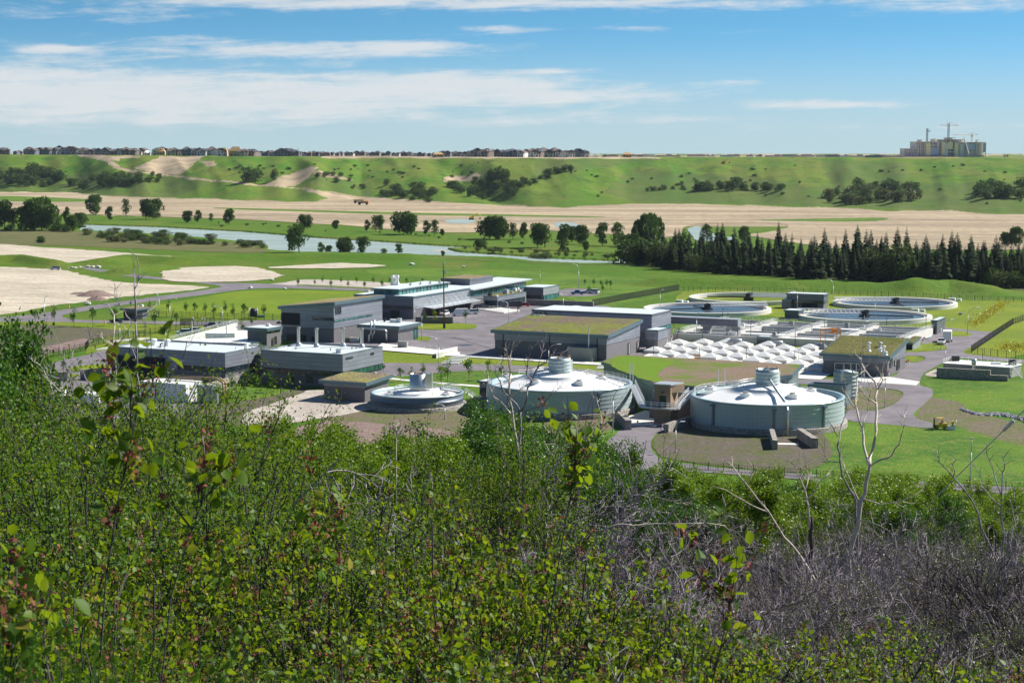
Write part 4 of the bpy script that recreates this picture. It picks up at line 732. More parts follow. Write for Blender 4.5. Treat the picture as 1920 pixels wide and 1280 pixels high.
# ------------------------------------------------------------------ digesters and tanks
def ringpts(c, r, z, a0, a1, n): return [(c[0] + r * math.cos(a0 + (a1 - a0) * k / n), c[1] + r * math.sin(a0 + (a1 - a0) * k / n), z) for k in range(n + 1)]
def digester(c, label, base_gap):
    e = thing('digester_tank', label, 'tank', (c[0], c[1], 0), 'big teal digester tanks'); R0 = 16.7
    mb = MB(); prof = [(R0, 1.2)]
    for k in range(6): z = 1.45 + k * .92; prof += [(R0, z), (R0 + .07, z + .02), (R0 + .07, z + .09), (R0, z + .11)]
    prof += [(R0, 6.3)]; mb.lathe((c[0], c[1], 0), prof, 128, smooth=False); mb.build('shell', MT['tank'], e)
    mb = MB(); mb.lathe((c[0], c[1], 0), [(R0 - .05, 6.1), (R0 + .12, 6.12), (R0 + .12, 6.42), (R0 - 1.0, 6.42), (R0 - 1.0, 5.4)], 128); mb.build('rim', MT['fascia_rim'] if 'fascia_rim' in MT else MT['tank'], e)
    mb = MB(); mb.lathe((c[0], c[1], 0), [(R0 - .95, 5.5), (R0 - 2.5, 5.85), (10, 7.2), (6.6, 7.85), (6.6, 8.15), (6.3, 8.25), (2, 8.7), (.01, 8.75)], 128); dm = mb.build('roof', MT['white'], e)
    mb = MB(); rail(mb, ringpts(c, 6.3, 8.2, 0, 2 * math.pi, 26), 1.05, .03, 9); mb.build('guard_rail', MT['steel'], dm)
    # central gas hood
    mb = MB(); prof = [(2.5, 8.9)]
    for k in range(4): z = 9.0 + k * .8; prof += [(2.5, z), (2.56, z + .05), (2.56, z + .12), (2.5, z + .17)]
    prof += [(2.5, 12.1), (2.35, 12.1), (2.35, 11.2), (.01, 11.2)]; mb.lathe((c[0], c[1], 0), prof, 40); hd = mb.build('hood', MT['tank'], e); ORG[hd] = ORG[e]
    mb = MB(); mb.lathe((c[0], c[1], 0), [(2.1, 8.3), (2.1, 8.95)], 24); mb.box((c[0] + 2.2, c[1] + .9, 8.6), (1.2, 1.2, 2.9), A); mb.build('platform', MT['steel'], hd)
    for k in range(6): a = k * math.pi / 3 + .4; mb = MB(); mb.cyl((c[0] + 2.45 * math.cos(a), c[1] + 2.45 * math.sin(a), 12.1), .1, .25, 6); mb.lathe((c[0] + 2.45 * math.cos(a), c[1] + 2.45 * math.sin(a), 12.3), [(.05, 0), (.16, .1), (.14, .25), (.02, .3)], 8); mb.build('beacon', MT['orange'], hd)
    for a, rr in [(-2.2, 9.6), (-1.15, 10.2), (-.1, 9.5), (2.9, 12.6), (1.2, 9)]:
        mb = MB(); q = (c[0] + rr * math.cos(a), c[1] + rr * math.sin(a), 7.0); mb.cyl(q, 1.15, .85, 20); hh = mb.build('hatch', MT['white'], dm); ORG[hh] = ORG[e]
        mb = MB(); mb.cyl((q[0], q[1], 7.85), .6, .3, 14); mb.build('lid', MT['conc_dark'], e)
    # stone footing with a gap
    mb = MB(); mb.lathe((c[0], c[1], 0), [(R0 + .75, -.5), (R0 + .75, 1.1), (R0 + .7, 1.25), (R0 - .1, 1.3)], 96); mb.build('stone_base', MT['gabion'], e)
    for a in base_gap: mb = MB(); mb.box((c[0] + (R0 + .18) * math.cos(a), c[1] + (R0 + .18) * math.sin(a), 1.2), (.3, .5, 4.2), a); mb.box((c[0] + (R0 + .35) * math.cos(a), c[1] + (R0 + .35) * math.sin(a), 5.4), (.8, .9, .45), a); mb.build('downpipe', MT['slate'], e)
    return e
dr_ = MB(); dr_.sheet(densify([G(a, c, 6.6)[:2] for a, c in [(1148, 687), (1162, 670), (1250, 674), (1262, 681), (1246, 692), (1232, 704), (1243, 717), (1212, 714), (1182, 703)]], 1.5, .35), 6.86); go_ = dr_.build('grass_patch', MT['roofgrass'], e)
T2 = (11.0, 415.0); T3 = (55.8, 393.3)
MT['fascia_rim'] = M_plain('pale_teal_rim', (.36, .47, .48), .35, .35, .06, .5)
MT['siding_teal'] = M_siding('teal_siding', (.19, .25, .27))
d2 = digester(T2, 'big round teal tank with white domed roof, left one of the two', [-1.05, -2.35]); d3 = digester(T3, 'big round teal tank with white domed roof, right one by the grass', [-1.62, -2.45, -.92])
for o in (o for o in COL.objects if o.name.startswith('wall') and o.parent and o.parent.name == 'digester_building'): o.data.materials[0] = MT['siding_teal']
# gas pipes down the domes
def pipe_run(name, label, pts, r, mat='steel', cat='pipe'):
    mb = MB(); mb.tube(pts, r, 10); return tag(mb.build(name, MT[mat], None, pts[0]), label, cat)
a = R(-84); ca_, sa = math.cos(a), math.sin(a)
pipe_run('gas_pipe', 'white gas pipe running down the dome and front of the right tank', [(T3[0] + 2.6 * ca_, T3[1] + 2.6 * sa, 10), (T3[0] + 3.6 * ca_, T3[1] + 3.6 * sa, 9.6), (T3[0] + 15 * ca_, T3[1] + 15 * sa, 7.0)], .28)
pipe_run('drop_pipe', 'silver vertical pipe on the front wall of the right tank', [(T3[0] + 16.4 * ca_, T3[1] + 16.4 * sa, 5.7), (T3[0] + 17.3 * ca_, T3[1] + 17.3 * sa, 5.9), (T3[0] + 17.6 * ca_, T3[1] + 17.6 * sa, 5.5), (T3[0] + 17.7 * ca_, T3[1] + 17.7 * sa, -1.0)], .33, 'silver')
pipe_run('gas_pipe', 'white gas pipe running left down the dome of the middle tank', [(T2[0] - 2.0, T2[1] - .6, 9.6), (T2[0] - 5, T2[1] - 1.5, 9.0), (T2[0] - 13, T2[1] - 2.0, 6.6)], .28, 'white')
# stairs on the domes
def stair(label, a, b, w=1.0, mat='steel', railh=1.0, name='stair', cat='stairs', steps=None):
    a, b = Vector(a), Vector(b); d = b - a; n = Vector((-d.y, d.x, 0)).normalized() * w / 2; e = thing(name, label, cat, tuple(a)); N = steps or max(4, int(d.length / .45)); mb = MB()
    for k in range(N):
        p = a + d * (k + .5) / N; q = d.xy.normalized() * (d.xy.length / N * .45); mb.hexa([tuple(p + Vector((*v, 0)) + Vector((0, 0, z))) for z in (0, .06) for v in [(-n.xy - q), (n.xy - q), (n.xy + q), (-n.xy + q)]])
    mb.build('treads', MT[mat], e); mb = MB(); 
    for s in (-1, 1): mb.tube([a + n * s, b + n * s], .08, 4)
    mb.build('stringers', MT[mat], e)
    mb = MB()
    for s in (-1, 1): rail(mb, [a + n * s, b + n * s], railh, .035, 1.6)
    mb.build('handrail', MT[mat], e); return e
stair('white stair climbing the dome of the middle tank', (T2[0] + 15.2, T2[1] - 3.2, 6.4), (T2[0] + 6.2, T2[1] + .4, 8.4), 1.0, 'white'); stair('white stair climbing the dome of the right tank', (T3[0] - 15.2, T3[1] + 5.5, 6.4), (T3[0] - 5.9, T3[1] + 2.4, 8.4), 1.0, 'white')
mb = MB(); rail(mb, ringpts(T2, 15.9, 6.42, .2, 2.2, 14), 1.1, .035, 9); tag(mb.build('guard_rail', MT['white'], None, (T2[0], T2[1], 6.4)), 'white guard rail along the back of the middle tank', 'railing')
mb = MB(); rail(mb, ringpts(T3, 15.9, 6.42, 1.5, 3.0, 12), 1.1, .035, 9); tag(mb.build('guard_rail', MT['white'], None, (T3[0], T3[1], 6.4)), 'white guard rail along the back of the right tank', 'railing')
# small slate tank
T1 = (-22.2, 420.0); e = thing('sludge_tank', 'small round slate blue tank with a silver drum on its white roof', 'tank', (T1[0], T1[1], 0)); r = 10.85
mb = MB(); mb.lathe((*T1, 0), [(r, 1.0), (r, 2.05), (r + .12, 2.1), (r + .12, 2.2), (r, 2.25), (r, 3.35)], 112); mb.build('shell', MT['slate'], e)
mb = MB(); mb.lathe((*T1, 0), [(r - .02, 3.3), (r + .1, 3.3), (r + .1, 3.5), (r - .65, 3.5), (r - .65, 2.6)], 112); mb.build('rim', MT['fascia_rim'], e)
mb = MB(); mb.lathe((*T1, 0), [(r - .6, 2.65), (5.6, 3.3), (5.5, 3.6), (5.2, 3.7), (.01, 4.0)], 96); rf = mb.build('roof', MT['white'], e)
mb = MB(); mb.lathe((*T1, 0), [(r + .85, -.6), (r + .8, .9), (r + .7, 1.0), (r - .1, 1.05)], 96); mb.build('stone_base', MT['gabion'], e)
mb = MB(); c = (T1[0] + .3, T1[1], 4.25); mb.lathe(c, [(2.0, 0), (2.0, 3.5), (1.9, 3.5), (1.9, 2.8), (.01, 2.8)], 36); mb.hexa([(c[0] + x, c[1] + y, c[2] + z) for z in (0, 3.5) for x, y in [(1.2, -1.2), (3.2, -.9), (3.4, 1.1), (1.2, 1.6)]]); dr = mb.build('drum', MT['silver'], e); ORG[dr] = ORG[e]
for q in [(-1.9, 0), (.1, -1.9), (3.1, .5), (-.6, 1.8)]: mb = MB(); mb.lathe((c[0] + q[0], c[1] + q[1], c[2] + 3.5), [(.05, 0), (.16, .1), (.14, .25), (.02, .3)], 8); mb.build('beacon', MT['orange'], dr)
mb = MB()
for k in range(14): mb.box((c[0] + 1.9 * math.cos(k * .45), c[1] + 1.9 * math.sin(k * .45), 3.7), (.1, .1, .6)); 
mb.build('drum_legs', MT['steel'], dr)
for a, rr in [(3.6, 6.9), (-.35, 7.4), (.9, 6.5)]: mb = MB(); q = (T1[0] + rr * math.cos(a), T1[1] + rr * math.sin(a), 2.7); mb.cyl(q, 1.1, 1.0, 18); hh = mb.build('hatch', MT['white'], rf); ORG[hh] = ORG[e]; 
for a, rr in [(3.6, 6.9), (-.35, 7.4), (.9, 6.5)]: mb = MB(); mb.cyl((T1[0] + rr * math.cos(a), T1[1] + rr * math.sin(a), 3.7), .5, .3, 12); mb.build('lid', MT['conc_dark'], e)
mb = MB(); rail(mb, ringpts(T1, 5.3, 3.65, 0, 2 * math.pi, 22), 1.0, .03, 9); mb.build('guard_rail', MT['steel'], rf)
stair('short white stair inside the rim of the small tank', (T1[0] + 10, T1[1] + 1.2, 3.4), (T1[0] + 5.8, T1[1] + 3.4, 3.8), .9, 'white'); stair('white stair from the small tank down to the middle tank', (T1[0] + 11.3, T1[1] + .5, 3.3), (T1[0] + 15.6, T1[1] - .6, .6), 1.1, 'white')
stone_wall([(T1[0] + 11.2, T1[1] - 2.5), (T1[0] + 18, T1[1] - 3.5)], 1.0, .8, 'low stone wall between the small tank and the middle tank')
mb = MB(); mb.box((T1[0] + 15, T1[1] - .6, 0), (4.6, 4, 2.1), R(-8)); tag(mb.build('landing_wall', MT['block'], None, (T1[0] + 15, T1[1] - .6, 0)), 'dark block landing at the foot of the white stair', 'wall')
b = Bld('stair_hut', 'dark little hut squeezed against the left side of the middle tank', 'hut', 912, 752, 723, 899, 915, lv=4, cz=0); b.h = 4.6; b.walls(0, up='siding_dark'); b.roof(.45, .4, 'fascia_dark', 'membrane'); b.opening('f', .25, b.lu - .3, .1, 3.2, mat='glass', frame=.08)
# lift tower and bridges
C = G(1256.8, 797, 0); tw = thing('lift_tower', 'tan lift tower with a dark doorway standing between the two teal tanks', 'tower', C)
lu = len_u(C, 1226.5); lv = 4.6; Q = lambda u, v, z: uv(C, u, v, z)
mb = MB(); c = [(-lu, 0), (0, 0), (0, lv), (-lu, lv)]; mb.hexa([Q(u, v, -.3) for u, v in c] + [Q(u, v, 8.7) for u, v in c]); mb.build('shaft', MT['tan'], tw)
mb = MB(); c = [(-.0, .6), (.02, .6), (1.6, 4.4), (0, 4.6)]; mb.hexa([Q(u, v, 7.0) for u, v in c] + [Q(u, v, 8.7) for u, v in c]); mb.build('wing', MT['tan'], tw)
mb = MB(); c = [(-lu - .15, -.15), (.15, -.15), (1.3, lv + .15), (-lu - .15, lv + .15)]; mb.hexa([Q(u, v, 8.7) for u, v in c] + [Q(u, v, 8.95) for u, v in c]); mb.build('roof', MT['steel'], tw)
mb = MB(); c = [(-2.6, -.05), (-1.0, -.05), (-1.0, .1), (-2.6, .1)]; mb.hexa([Q(u, v, 4.1) for u, v in c] + [Q(u, v, 6.4) for u, v in c]); mb.build('door', MT['glass'], tw)
mb = MB(); mb.box(Q(-1.8, -.2, 7.0), (.4, .35, .25), A); mb.build('lamp', MT['black'], tw)
e = thing('link_bridge', 'white railed bridge joining both teal tanks in front of the lift tower', 'footbridge', Q(-lu / 2, -1, 4))
pts = [(T2[0] + 16.6, T2[1] - 1.6, 6.1), Q(-lu - 2.2, -1.2, 3.9), Q(1.8, -1.2, 3.9), (T3[0] - 15.9, T3[1] + 5.8, 6.1)]
mb = MB()
for a_, b_ in zip(pts, pts[1:]):
    a_, b_ = Vector(a_), Vector(b_); n = Vector((-(b_ - a_).y, (b_ - a_).x, 0)).normalized() * .7; mb.hexa([tuple(p + Vector((0, 0, z))) for z in (-.25, 0) for p in (a_ - n, b_ - n, b_ + n, a_ + n)])
mb.build('deck', MT['steel'], e); mb = MB()
for s in (-.7, .7):
    pp = []
    for i, p in enumerate(pts): d = Vector(pts[min(i + 1, 3)]) - Vector(pts[max(i - 1, 0)]); n = Vector((-d.y, d.x, 0)).normalized() * s; pp.append(Vector(p) + n)
    rail(mb, pp, 1.1, .04, 1.3, 2)
mb.build('handrail', MT['white'], e)
b = Bld('plant_room', 'dark recessed room behind the lift tower', 'building', 0, 0, 0, 0, 0, C=Q(5.2, 7.5, 0), lu=13, lv=8, h=3.9); b.walls(0, up='block'); b.h = 3.9; b.opening('f', 9.5, 10.8, 0, 2.3, mat='black', name='door', frame=.1); b.opening('f', 2, 3.2, 0, 2.3, mat='black', name='door', frame=.1)
b = Bld('plant_room', 'teal clad upper storey behind the lift tower', 'building', 0, 0, 0, 0, 0, C=Q(6.2, 9.5, 0), lu=14, lv=10, h=6.0, cz=3.9); b.walls(3.9, up='siding_teal')
for k, (px, py) in enumerate([(1195.5, 797), (1220.5, 799), (1242, 801)]):
    p = G(px, py, .12); e = thing('bollard', 'white bollard with a red cap before the lift tower, %s from the left' % ordi(k + 1), 'bollard', p, 'bollards at the lift tower'); mb = MB(); mb.cyl(p, .16, .8, 10); mb.build('post', MT['white'], e); mb = MB(); mb.cyl((p[0], p[1], p[2] + .8), .17, .25, 10); mb.build('cap', MT['red'], e)
stone_wall([G(1162, 790), G(1178, 806)], 2.2, 1.3, 'thick stone wing wall at the right foot of the middle tank'); stone_wall([G(1250, 811), G(1290, 797)], 1.9, 1.1, 'stone wing wall at the left foot of the right tank')
stone_wall([G(1447, 822), G(1453, 843)], 2.0, 1.0, 'short stone buttress left of the drop pipe'); stone_wall([G(1500, 822), G(1527, 840)], 2.1, 1.3, 'short stone buttress right of the drop pipe')
mb = MB(); p = G(1478, 834, -.05); mb.box(p, (4.2, 2.2, .25), R(-6)); tag(mb.build('splash_slab', MT['concrete'], None, p), 'concrete slab on the ground under the right tank', 'slab')
mb = MB(); p = (T3[0] + 3.6, T3[1] - 16.9, -.5); mb.box(p, (5.6, .8, 1.85), R(8)); mb.cyl((p[0] - .6, p[1] - .5, p[2] + .7), .01, .01, 6); tag(mb.build('hatch_wall', MT['conc_dark'], None, p), 'plain concrete hatch wall set into the stone foot of the right tank', 'wall')
# feed silo and its pit
p = (80.5, 434.0, 0); e = thing('feed_silo', 'small teal silo with a conical lid and ladder cage behind the right tank', 'silo', p)
mb = MB(); pf = [(2.95, 0)]
for k in range(6): z = .8 + k * .9; pf += [(2.95, z), (3.02, z + .04), (3.02, z + .12), (2.95, z + .16)]
mb.lathe(p, pf + [(2.95, 6.3), (3.05, 6.32), (.2, 7.0), (.01, 7.0)], 40); mb.build('shell', MT['tank'], e)
mb = MB(); 
for z in (1.5, 3.2, 4.9, 6.6, 8.2): 
    for a_, c_ in [((1.6, 2.6), (4.2, 1.8)), ((4.2, 1.8), (4.6, .2)), ((-2.2, 2.9), (1.6, 2.6))]: mb.tube([(p[0] + a_[0], p[1] + a_[1], z), (p[0] + c_[0], p[1] + c_[1], z)], .05, 4)
for q in [(1.6, 2.6), (4.2, 1.8), (4.6, .2), (-2.2, 2.9), (0, 2.8), (2.9, 2.2)]: mb.tube([(p[0] + q[0], p[1] + q[1], 0 if q[0] > 1 else 6.4), (p[0] + q[0], p[1] + q[1], 8.2)], .06, 4)
mb.build('ladder_cage', MT['steel'], e)
mb = MB(); mb.tube([(p[0] - 1.7, p[1] - 3.6, 4.6), (p[0] - 1.5, p[1] - 3.4, 7.2), (p[0] - 1.2, p[1] - 3.2, 7.9)], .25, 8); mb.build('inlet_pipe', MT['white'], e)
p = (74.8, 423.5, 0); e = thing('silo_pit', 'open dark rimmed equipment pit in front of the small silo', 'enclosure', p)
mb = MB(); mb.box(p, (9, 5, 4.0), A); mb.build('wall', MT['siding_teal'], e); mb = MB()
for dx, dy, w, d in [(0, -2.4, 9.2, .3), (0, 2.4, 9.2, .3), (-4.5, 0, .3, 4.6), (4.5, 0, .3, 4.6)]: q = (p[0] + dx * math.cos(A) - dy * math.sin(A), p[1] + dx * math.sin(A) + dy * math.cos(A), 4.0); mb.box(q, (w, d, .9), A)
mb.build('rim', MT['fascia'], e)
# ------------------------------------------------------------------ round settling basins
def basin(c, label, arm, wet=True):
    e = thing('settling_basin', label, 'basin', (c[0], c[1], 0), 'round settling basins'); r = 23.5
    mb = MB(); mb.lathe((*c, 0), [(r, -.3), (r, 1.45), (r - 1.7, 1.45), (r - 1.7, .3), (r - 2.5, .3), (r - 2.5, 1.1), (r - 2.7, 1.1), (r - 2.7, -1.4), (r - 5, -2.4), (2, -3)], 128, smooth=False); mb.build('wall', MT['concrete'], e)
    mb = MB(); mb.lathe((*c, 0), [(r + .02, -.1), (r + .02, 1.3)], 128); mb.build('outer_face', MT['concrete'], e)
    if wet: mb = MB(); n = 96; mb.add([(c[0] + (r - 2.7) * math.cos(k * 2 * math.pi / n), c[1] + (r - 2.7) * math.sin(k * 2 * math.pi / n), .75) for k in range(n)], [tuple(range(n))]); mb.build('water', MT['pond'], e)
    else: mb = MB(); mb.lathe((*c, 0), [(13, -.9), (13, .1), (12.6, .1), (12.6, -1)], 80); mb.build('baffle_ring', MT['tan'], e)
    mb = MB(); mb.cyl((*c, -1), 2.0, 2.2, 20); mb.cyl((*c, 1.2), 1.2, 1.6, 12); mb.box((c[0] + .6, c[1] + .4, 1.6), (1.8, 1.2, 1.5)); mb.build('centre_drive', MT['black'], e)
    d = Vector((math.cos(arm), math.sin(arm), 0)); n = Vector((-d.y, d.x, 0)); mb = MB(); C0 = Vector((*c, 1.7))
    for s in (-.8, .8):
        a_, b_ = C0 + n * s, C0 + d * r + n * s; mb.tube([a_, b_], .2, 4); mb.tube([a_ + Vector((0, 0, 1.5)), b_ + Vector((0, 0, 1.5))], .12, 4)
        for k in range(15): p = a_ + (b_ - a_) * k / 15; q = a_ + (b_ - a_) * (k + .5) / 15; mb.tube([p, q + Vector((0, 0, 1.5))], .09, 4); mb.tube([q + Vector((0, 0, 1.5)), p + (b_ - a_) / 15], .09, 4)
    mb.hexa([tuple(C0 + n * s + d * t + Vector((0, 0, z))) for z in (-.05, .05) for s, t in [(-.8, 0), (-.8, r), (.8, r), (.8, 0)]]); mb.build('walkway', MT['white'], e)
    mb = MB(); mb.tube([(c[0] - d.x * 17, c[1] - d.y * 17, 1.1), (c[0], c[1], 1.3)], .25, 5); mb.tube([(c[0] + n.x * 15, c[1] + n.y * 15, .95), (c[0], c[1], 1.2)], .18, 5); mb.build('scraper_arm', MT['black'], e)
BC = [(93.8, 717), (72.2, 668), (147.0, 694), (124.9, 640)]
basin(BC[0], 'drained round concrete basin at the back left', R(-22), False); basin(BC[1], 'round basin with blue water, front left of the four', R(14)); basin(BC[2], 'round basin with blue water furthest right at the back', R(182)); basin(BC[3], 'round basin nearest the concrete channels at the right', R(168))
for px, py in [(1274, 568), (1716, 584.5), (1785, 564)]:
    p = G(px, py, 0); e = thing('flume_box', 'white flume box on the lawn behind a round basin', 'flume', p, 'white flume boxes'); mb = MB(); mb.box(p, (2.6, 1.6, 1.2), A); mb.box((p[0] + 2.6, p[1] - .8, 0), (1.6, 1.4, 1.0), A); mb.build('body', MT['white'], e); mb = MB(); mb.tube([(p[0], p[1], 1.2), (p[0], p[1], 2.6)], .08, 5); mb.tube([(p[0] + 1, p[1], 1.2), (p[0] + 1, p[1], 2.6)], .08, 5); mb.build('stem', MT['steel'], e)
p = G(1801, 590, 0); mb = MB(); mb.cyl(p, .7, .8, 12); tag(mb.build('manhole', MT['conc_dark'], None, p), 'concrete manhole ring alone on the right lawn', 'manhole')
# ------------------------------------------------------------------ concrete channels (bioreactor)
O = (92.8, 547.5, 0); e = thing('aeration_basins', 'large block of white concrete channels with walkways', 'basins', O); H = 2.3
us_ = [-46, -29, -12, 5.5, 23]; vs_ = [0, 8.5, 17, 25.5, 34, 42.5, 51]
def q4(a, b, c, d, z): return [uv(O, u, v, z) for u, v in [(a, c), (b, c), (b, d), (a, d)]]
mb = MB(); mb.hexa(q4(-46, 23, 0, 51, -.2) + q4(-46, 23, 0, 51, .25)); mb.build('floor', MT['conc_dark'], e)
mb = MB(); mb.hexa(q4(-45.9, 22.9, .1, 50.9, .2) + q4(-45.9, 22.9, .1, 50.9, .6)); mb.build('water', MT['pond'], e)
for k, u in enumerate(us_): w = 1.3 if k in (0, 4) else 1.7; mb = MB(); mb.hexa(q4(u - w / 2, u + w / 2, -.0, 51, 0) + q4(u - w / 2, u + w / 2, -.0, 51, H)); mb.build('wall', MT['concrete'], e)
for j, v in enumerate(vs_):
    for k in range(4):
        if (j, k) in ((3, 1), (2, 3)): continue
        w = 1.0 if j % 2 else .6; a, b_ = us_[k] + .9, us_[k + 1] - .9; mb = MB(); mb.hexa(q4(a, b_, v - w / 2, v + w / 2, 0) + q4(a, b_, v - w / 2, v + w / 2, H - (0 if j % 2 == 0 else .25))); mb.build('cross_wall', MT['concrete'], e)
mb = MB()
for k in range(4):
    for j in (0, 1, 4): 
        if (k + j) % 2: continue
        a, b_ = us_[k] + .9, us_[k + 1] - .9; mb.hexa(q4(a, b_, vs_[j] + .4, vs_[j] + 4, H - .3) + q4(a, b_, vs_[j] + .4, vs_[j] + 4, H - .1)); mb.build('cover_slab', MT['white'], e); mb = MB()
for k, u in enumerate(us_):
    for s in (-.6, .6): rail(mb, [uv(O, u + s, 0, H), uv(O, u + s, 51, H)], 1.05, .035, 2.2)
for j, v in enumerate(vs_):
    if j % 2 == 0: rail(mb, [uv(O, -46, v, H), uv(O, 23, v, H)], 1.05, .035, 2.2)
mb.build('guard_rail', MT['white'], e)
r_ = random.Random(4)
for k in range(16):
    u, v = r_.uniform(-44, 20), r_.choice([1.5, 9, 18, 27, 35, 43]); p = uv(O, u, v, H - .1); mb = MB(); mb.box(p, (r_.uniform(.8, 2.2), .9, r_.uniform(.6, 1.3)), A); mb.cyl((p[0], p[1], p[2] + .8), .25, .7, 8); tag(mb.build('valve_box', MT[r_.choice(['conc_dark', 'steel', 'white'])], None, p), 'grey valve box standing on the concrete channels', 'valve box', 'valve boxes on the concrete channels')
# covered filters: pyramids
P0 = G(1325.5, 646.7, 2.1); reg = [(1205, 668), (1262, 634), (1545, 648), (1560, 690), (1500, 686), (1330, 676), (1215, 670)]
def pyramid_spec():
    mb = MB(); s = 2.5; mb.hexa([(-s, -s, 0), (s, -s, 0), (s, s, 0), (-s, s, 0), (-s, -s, .95), (s, -s, .95), (s, s, .95), (-s, s, .95)]); base = mb.mesh('curb', MT['concrete']); mb = MB(); s = 2.62
    mb.add([(-s, -s, .95), (s, -s, .95), (s, s, .95), (-s, s, .95), (0, 0, 2.0), (-.6, -.6, 1.84), (.6, -.6, 1.84), (.6, .6, 1.84), (-.6, .6, 1.84)], [(0, 1, 6, 5), (1, 2, 7, 6), (2, 3, 8, 7), (3, 0, 5, 8), (5, 6, 4), (6, 7, 4), (7, 8, 4), (8, 5, 4), (3, 2, 1, 0)]); cov = mb.mesh('cover', MT['cover'])
    mb = MB(); mb.box((1.6, -.4, 1.38), (.5, .8, .16)); return [('curb', base, []), ('cover', cov, [('hatch', mb.mesh('hatch', MT['steel']), [])])]
sp_ = pyramid_spec(); spots = []
for i in range(-9, 10):
    for j in range(-8, 9):
        for h in (0,):
            p = (P0[0] + 7.8 * i + 3.4 * j, P0[1] + 1.2 * i - 9.2 * j); px, py = proj(p[0], p[1], 1.0)
            if inpoly(np.array([px]), np.array([py]), reg)[0]: spots.append((px, py, p))
spots.sort(key=lambda s: (round(s[1] / 6), s[0])); rows = {}
for px, py, p in spots: rows.setdefault(round(py / 6), []).append((px, p))
for ri, (k, row) in enumerate(sorted(rows.items())):
    for n, (px, p) in enumerate(sorted(row)): spawn('filter_cover', sp_, (p[0], p[1], 0), A, 1, 'white pyramid filter cover, %s from the left in the %s row from the back' % (ordi(n + 1), ordi(ri + 1)), 'filter cover', 'white pyramid filter covers')
mb = MB(); mb.sheet([G(a, c, .0)[:2] for a, c in [(1200, 672), (1258, 640), (1545, 656), (1580, 690), (1540, 712), (1200, 700)]], .16); tag(mb.build('filter_deck', MT['concrete'], None, G(1400, 665)), 'pale concrete deck under the pyramid covers', kind='structure')
p = G(1303, 673, .2); e = thing('orange_hoist', 'flat orange frame lying among the pyramid covers', 'frame', p); mb = MB(); mb.tube([(p[0] - 2.4, p[1], .6), (p[0], p[1], 1.6), (p[0] + 2.4, p[1] - .4, .6), (p[0] - 2.4, p[1], .6)], .14, 5); mb.build('beam', MT['orange'], e); mb = MB(); mb.box((p[0], p[1] - .2, .2), (3.5, .5, .5)); mb.build('cradle', MT['orange'], e)
p = G(1538, 655, 0); e = thing('gantry_hoist', 'yellow orange gantry frame beside the right grass roof', 'gantry', p); mb = MB()
for dx, dy in [(0, 0), (1.6, 1.0), (5.2, 2.5), (6.0, 0)]: mb.tube([(p[0] + dx, p[1] + dy, 0), (p[0] + dx, p[1] + dy, 6.2)], .12, 5)
mb.build('posts', MT['orange'], e); mb = MB()
for z in (6.2, 5.0): mb.tube([(p[0], p[1], z), (p[0] + 6, p[1], z), (p[0] + 5.2, p[1] + 2.5, z), (p[0] + 1.6, p[1] + 1, z), (p[0], p[1], z)], .1, 5)
mb.box((p[0] + 4.2, p[1] + 1, 5.1), (1.6, .8, .9)); mb.build('beam', MT['orange'], e)
for k in range(4):
    p = uv(O, -24 + k * 13, -6, 0); e = thing('blower_skid', 'grey equipment skid between hall and basins, %s from the left' % ordi(k + 1), 'skid', p, 'grey equipment skids'); mb = MB(); mb.box(p, (4.5, 2.6, 1.3), A); mb.build('body', MT['conc_dark'], e); mb = MB(); mb.tube([uv(p, -1.8, 0, 1.5), uv(p, 1.8, 0, 1.5)], .5, 10); mb.build('drum', MT['steel'], e)
# ------------------------------------------------------------------ outfall structure at the right
p0 = G(1763, 706, 0); e = thing('screen_structure', 'white concrete deck with railings and dark vents behind a stone wall', 'structure', G(1830, 700))
qa, qb = G(1768, 700), G(1893, 709); d = Vector((qb[0] - qa[0], qb[1] - qa[1], 0)); L = d.length; d.normalize(); n = Vector((-d.y, d.x, 0)); D_ = 9
def W2(s, t, z): return (qa[0] + d.x * s + n.x * t, qa[1] + d.y * s + n.y * t, z)
mb = MB(); mb.hexa([W2(s, t, -.2) for s, t in [(0, 0), (L, 0), (L, D_), (0, D_)]] + [W2(s, t, 2.7) for s, t in [(0, 0), (L, 0), (L, D_), (0, D_)]]); mb.build('body', MT['conc_dark'], e)
mb = MB(); mb.hexa([W2(s, t, 2.7) for s, t in [(-.2, -.2), (L + .2, -.2), (L + .2, D_ + .2), (-.2, D_ + .2)]] + [W2(s, t, 2.9) for s, t in [(-.2, -.2), (L + .2, -.2), (L + .2, D_ + .2), (-.2, D_ + .2)]]); mb.build('deck', MT['white'], e)
mb = MB(); rail(mb, [W2(0, 0, 2.9), W2(0, D_, 2.9), W2(L, D_, 2.9), W2(L, 0, 2.9)], 1.05, .035, 1.9); mb.build('guard_rail', MT['white'], e)
for s in (1.2, L - 1.4): mb = MB(); mb.box(W2(s, 6, 2.9), (1.8, 1.5, 1.3), 0); mb.build('louvre_box', MT['black'], e)
mb = MB(); mb.cyl(W2(L * .48, -.8, 0), .55, 4.5, 14); mb.lathe(W2(L * .48, -.8, 3.2), [(.55, 0), (.68, .05), (.68, 1.2), (.55, 1.3)], 14); mb.build('vent_stack', MT['silver'], e)
mb = MB(); mb.box(W2(L * .7, 5, 2.9), (2.4, 1.2, .5), 0); mb.build('hatch', MT['white'], e)
stair('white steps at the right end of the concrete deck', W2(L + 2.6, 2, 0), W2(L + .2, 2, 2.7), 1.0, 'white')
stone_wall([G(1758, 708), G(1855, 713)], 2.7, .8, 'tall part of the stone wall before the white concrete deck'); stone_wall([G(1855.5, 713), G(1888, 714.5)], 1.5, .8, 'stepped down low end of the stone wall by the white concrete deck')
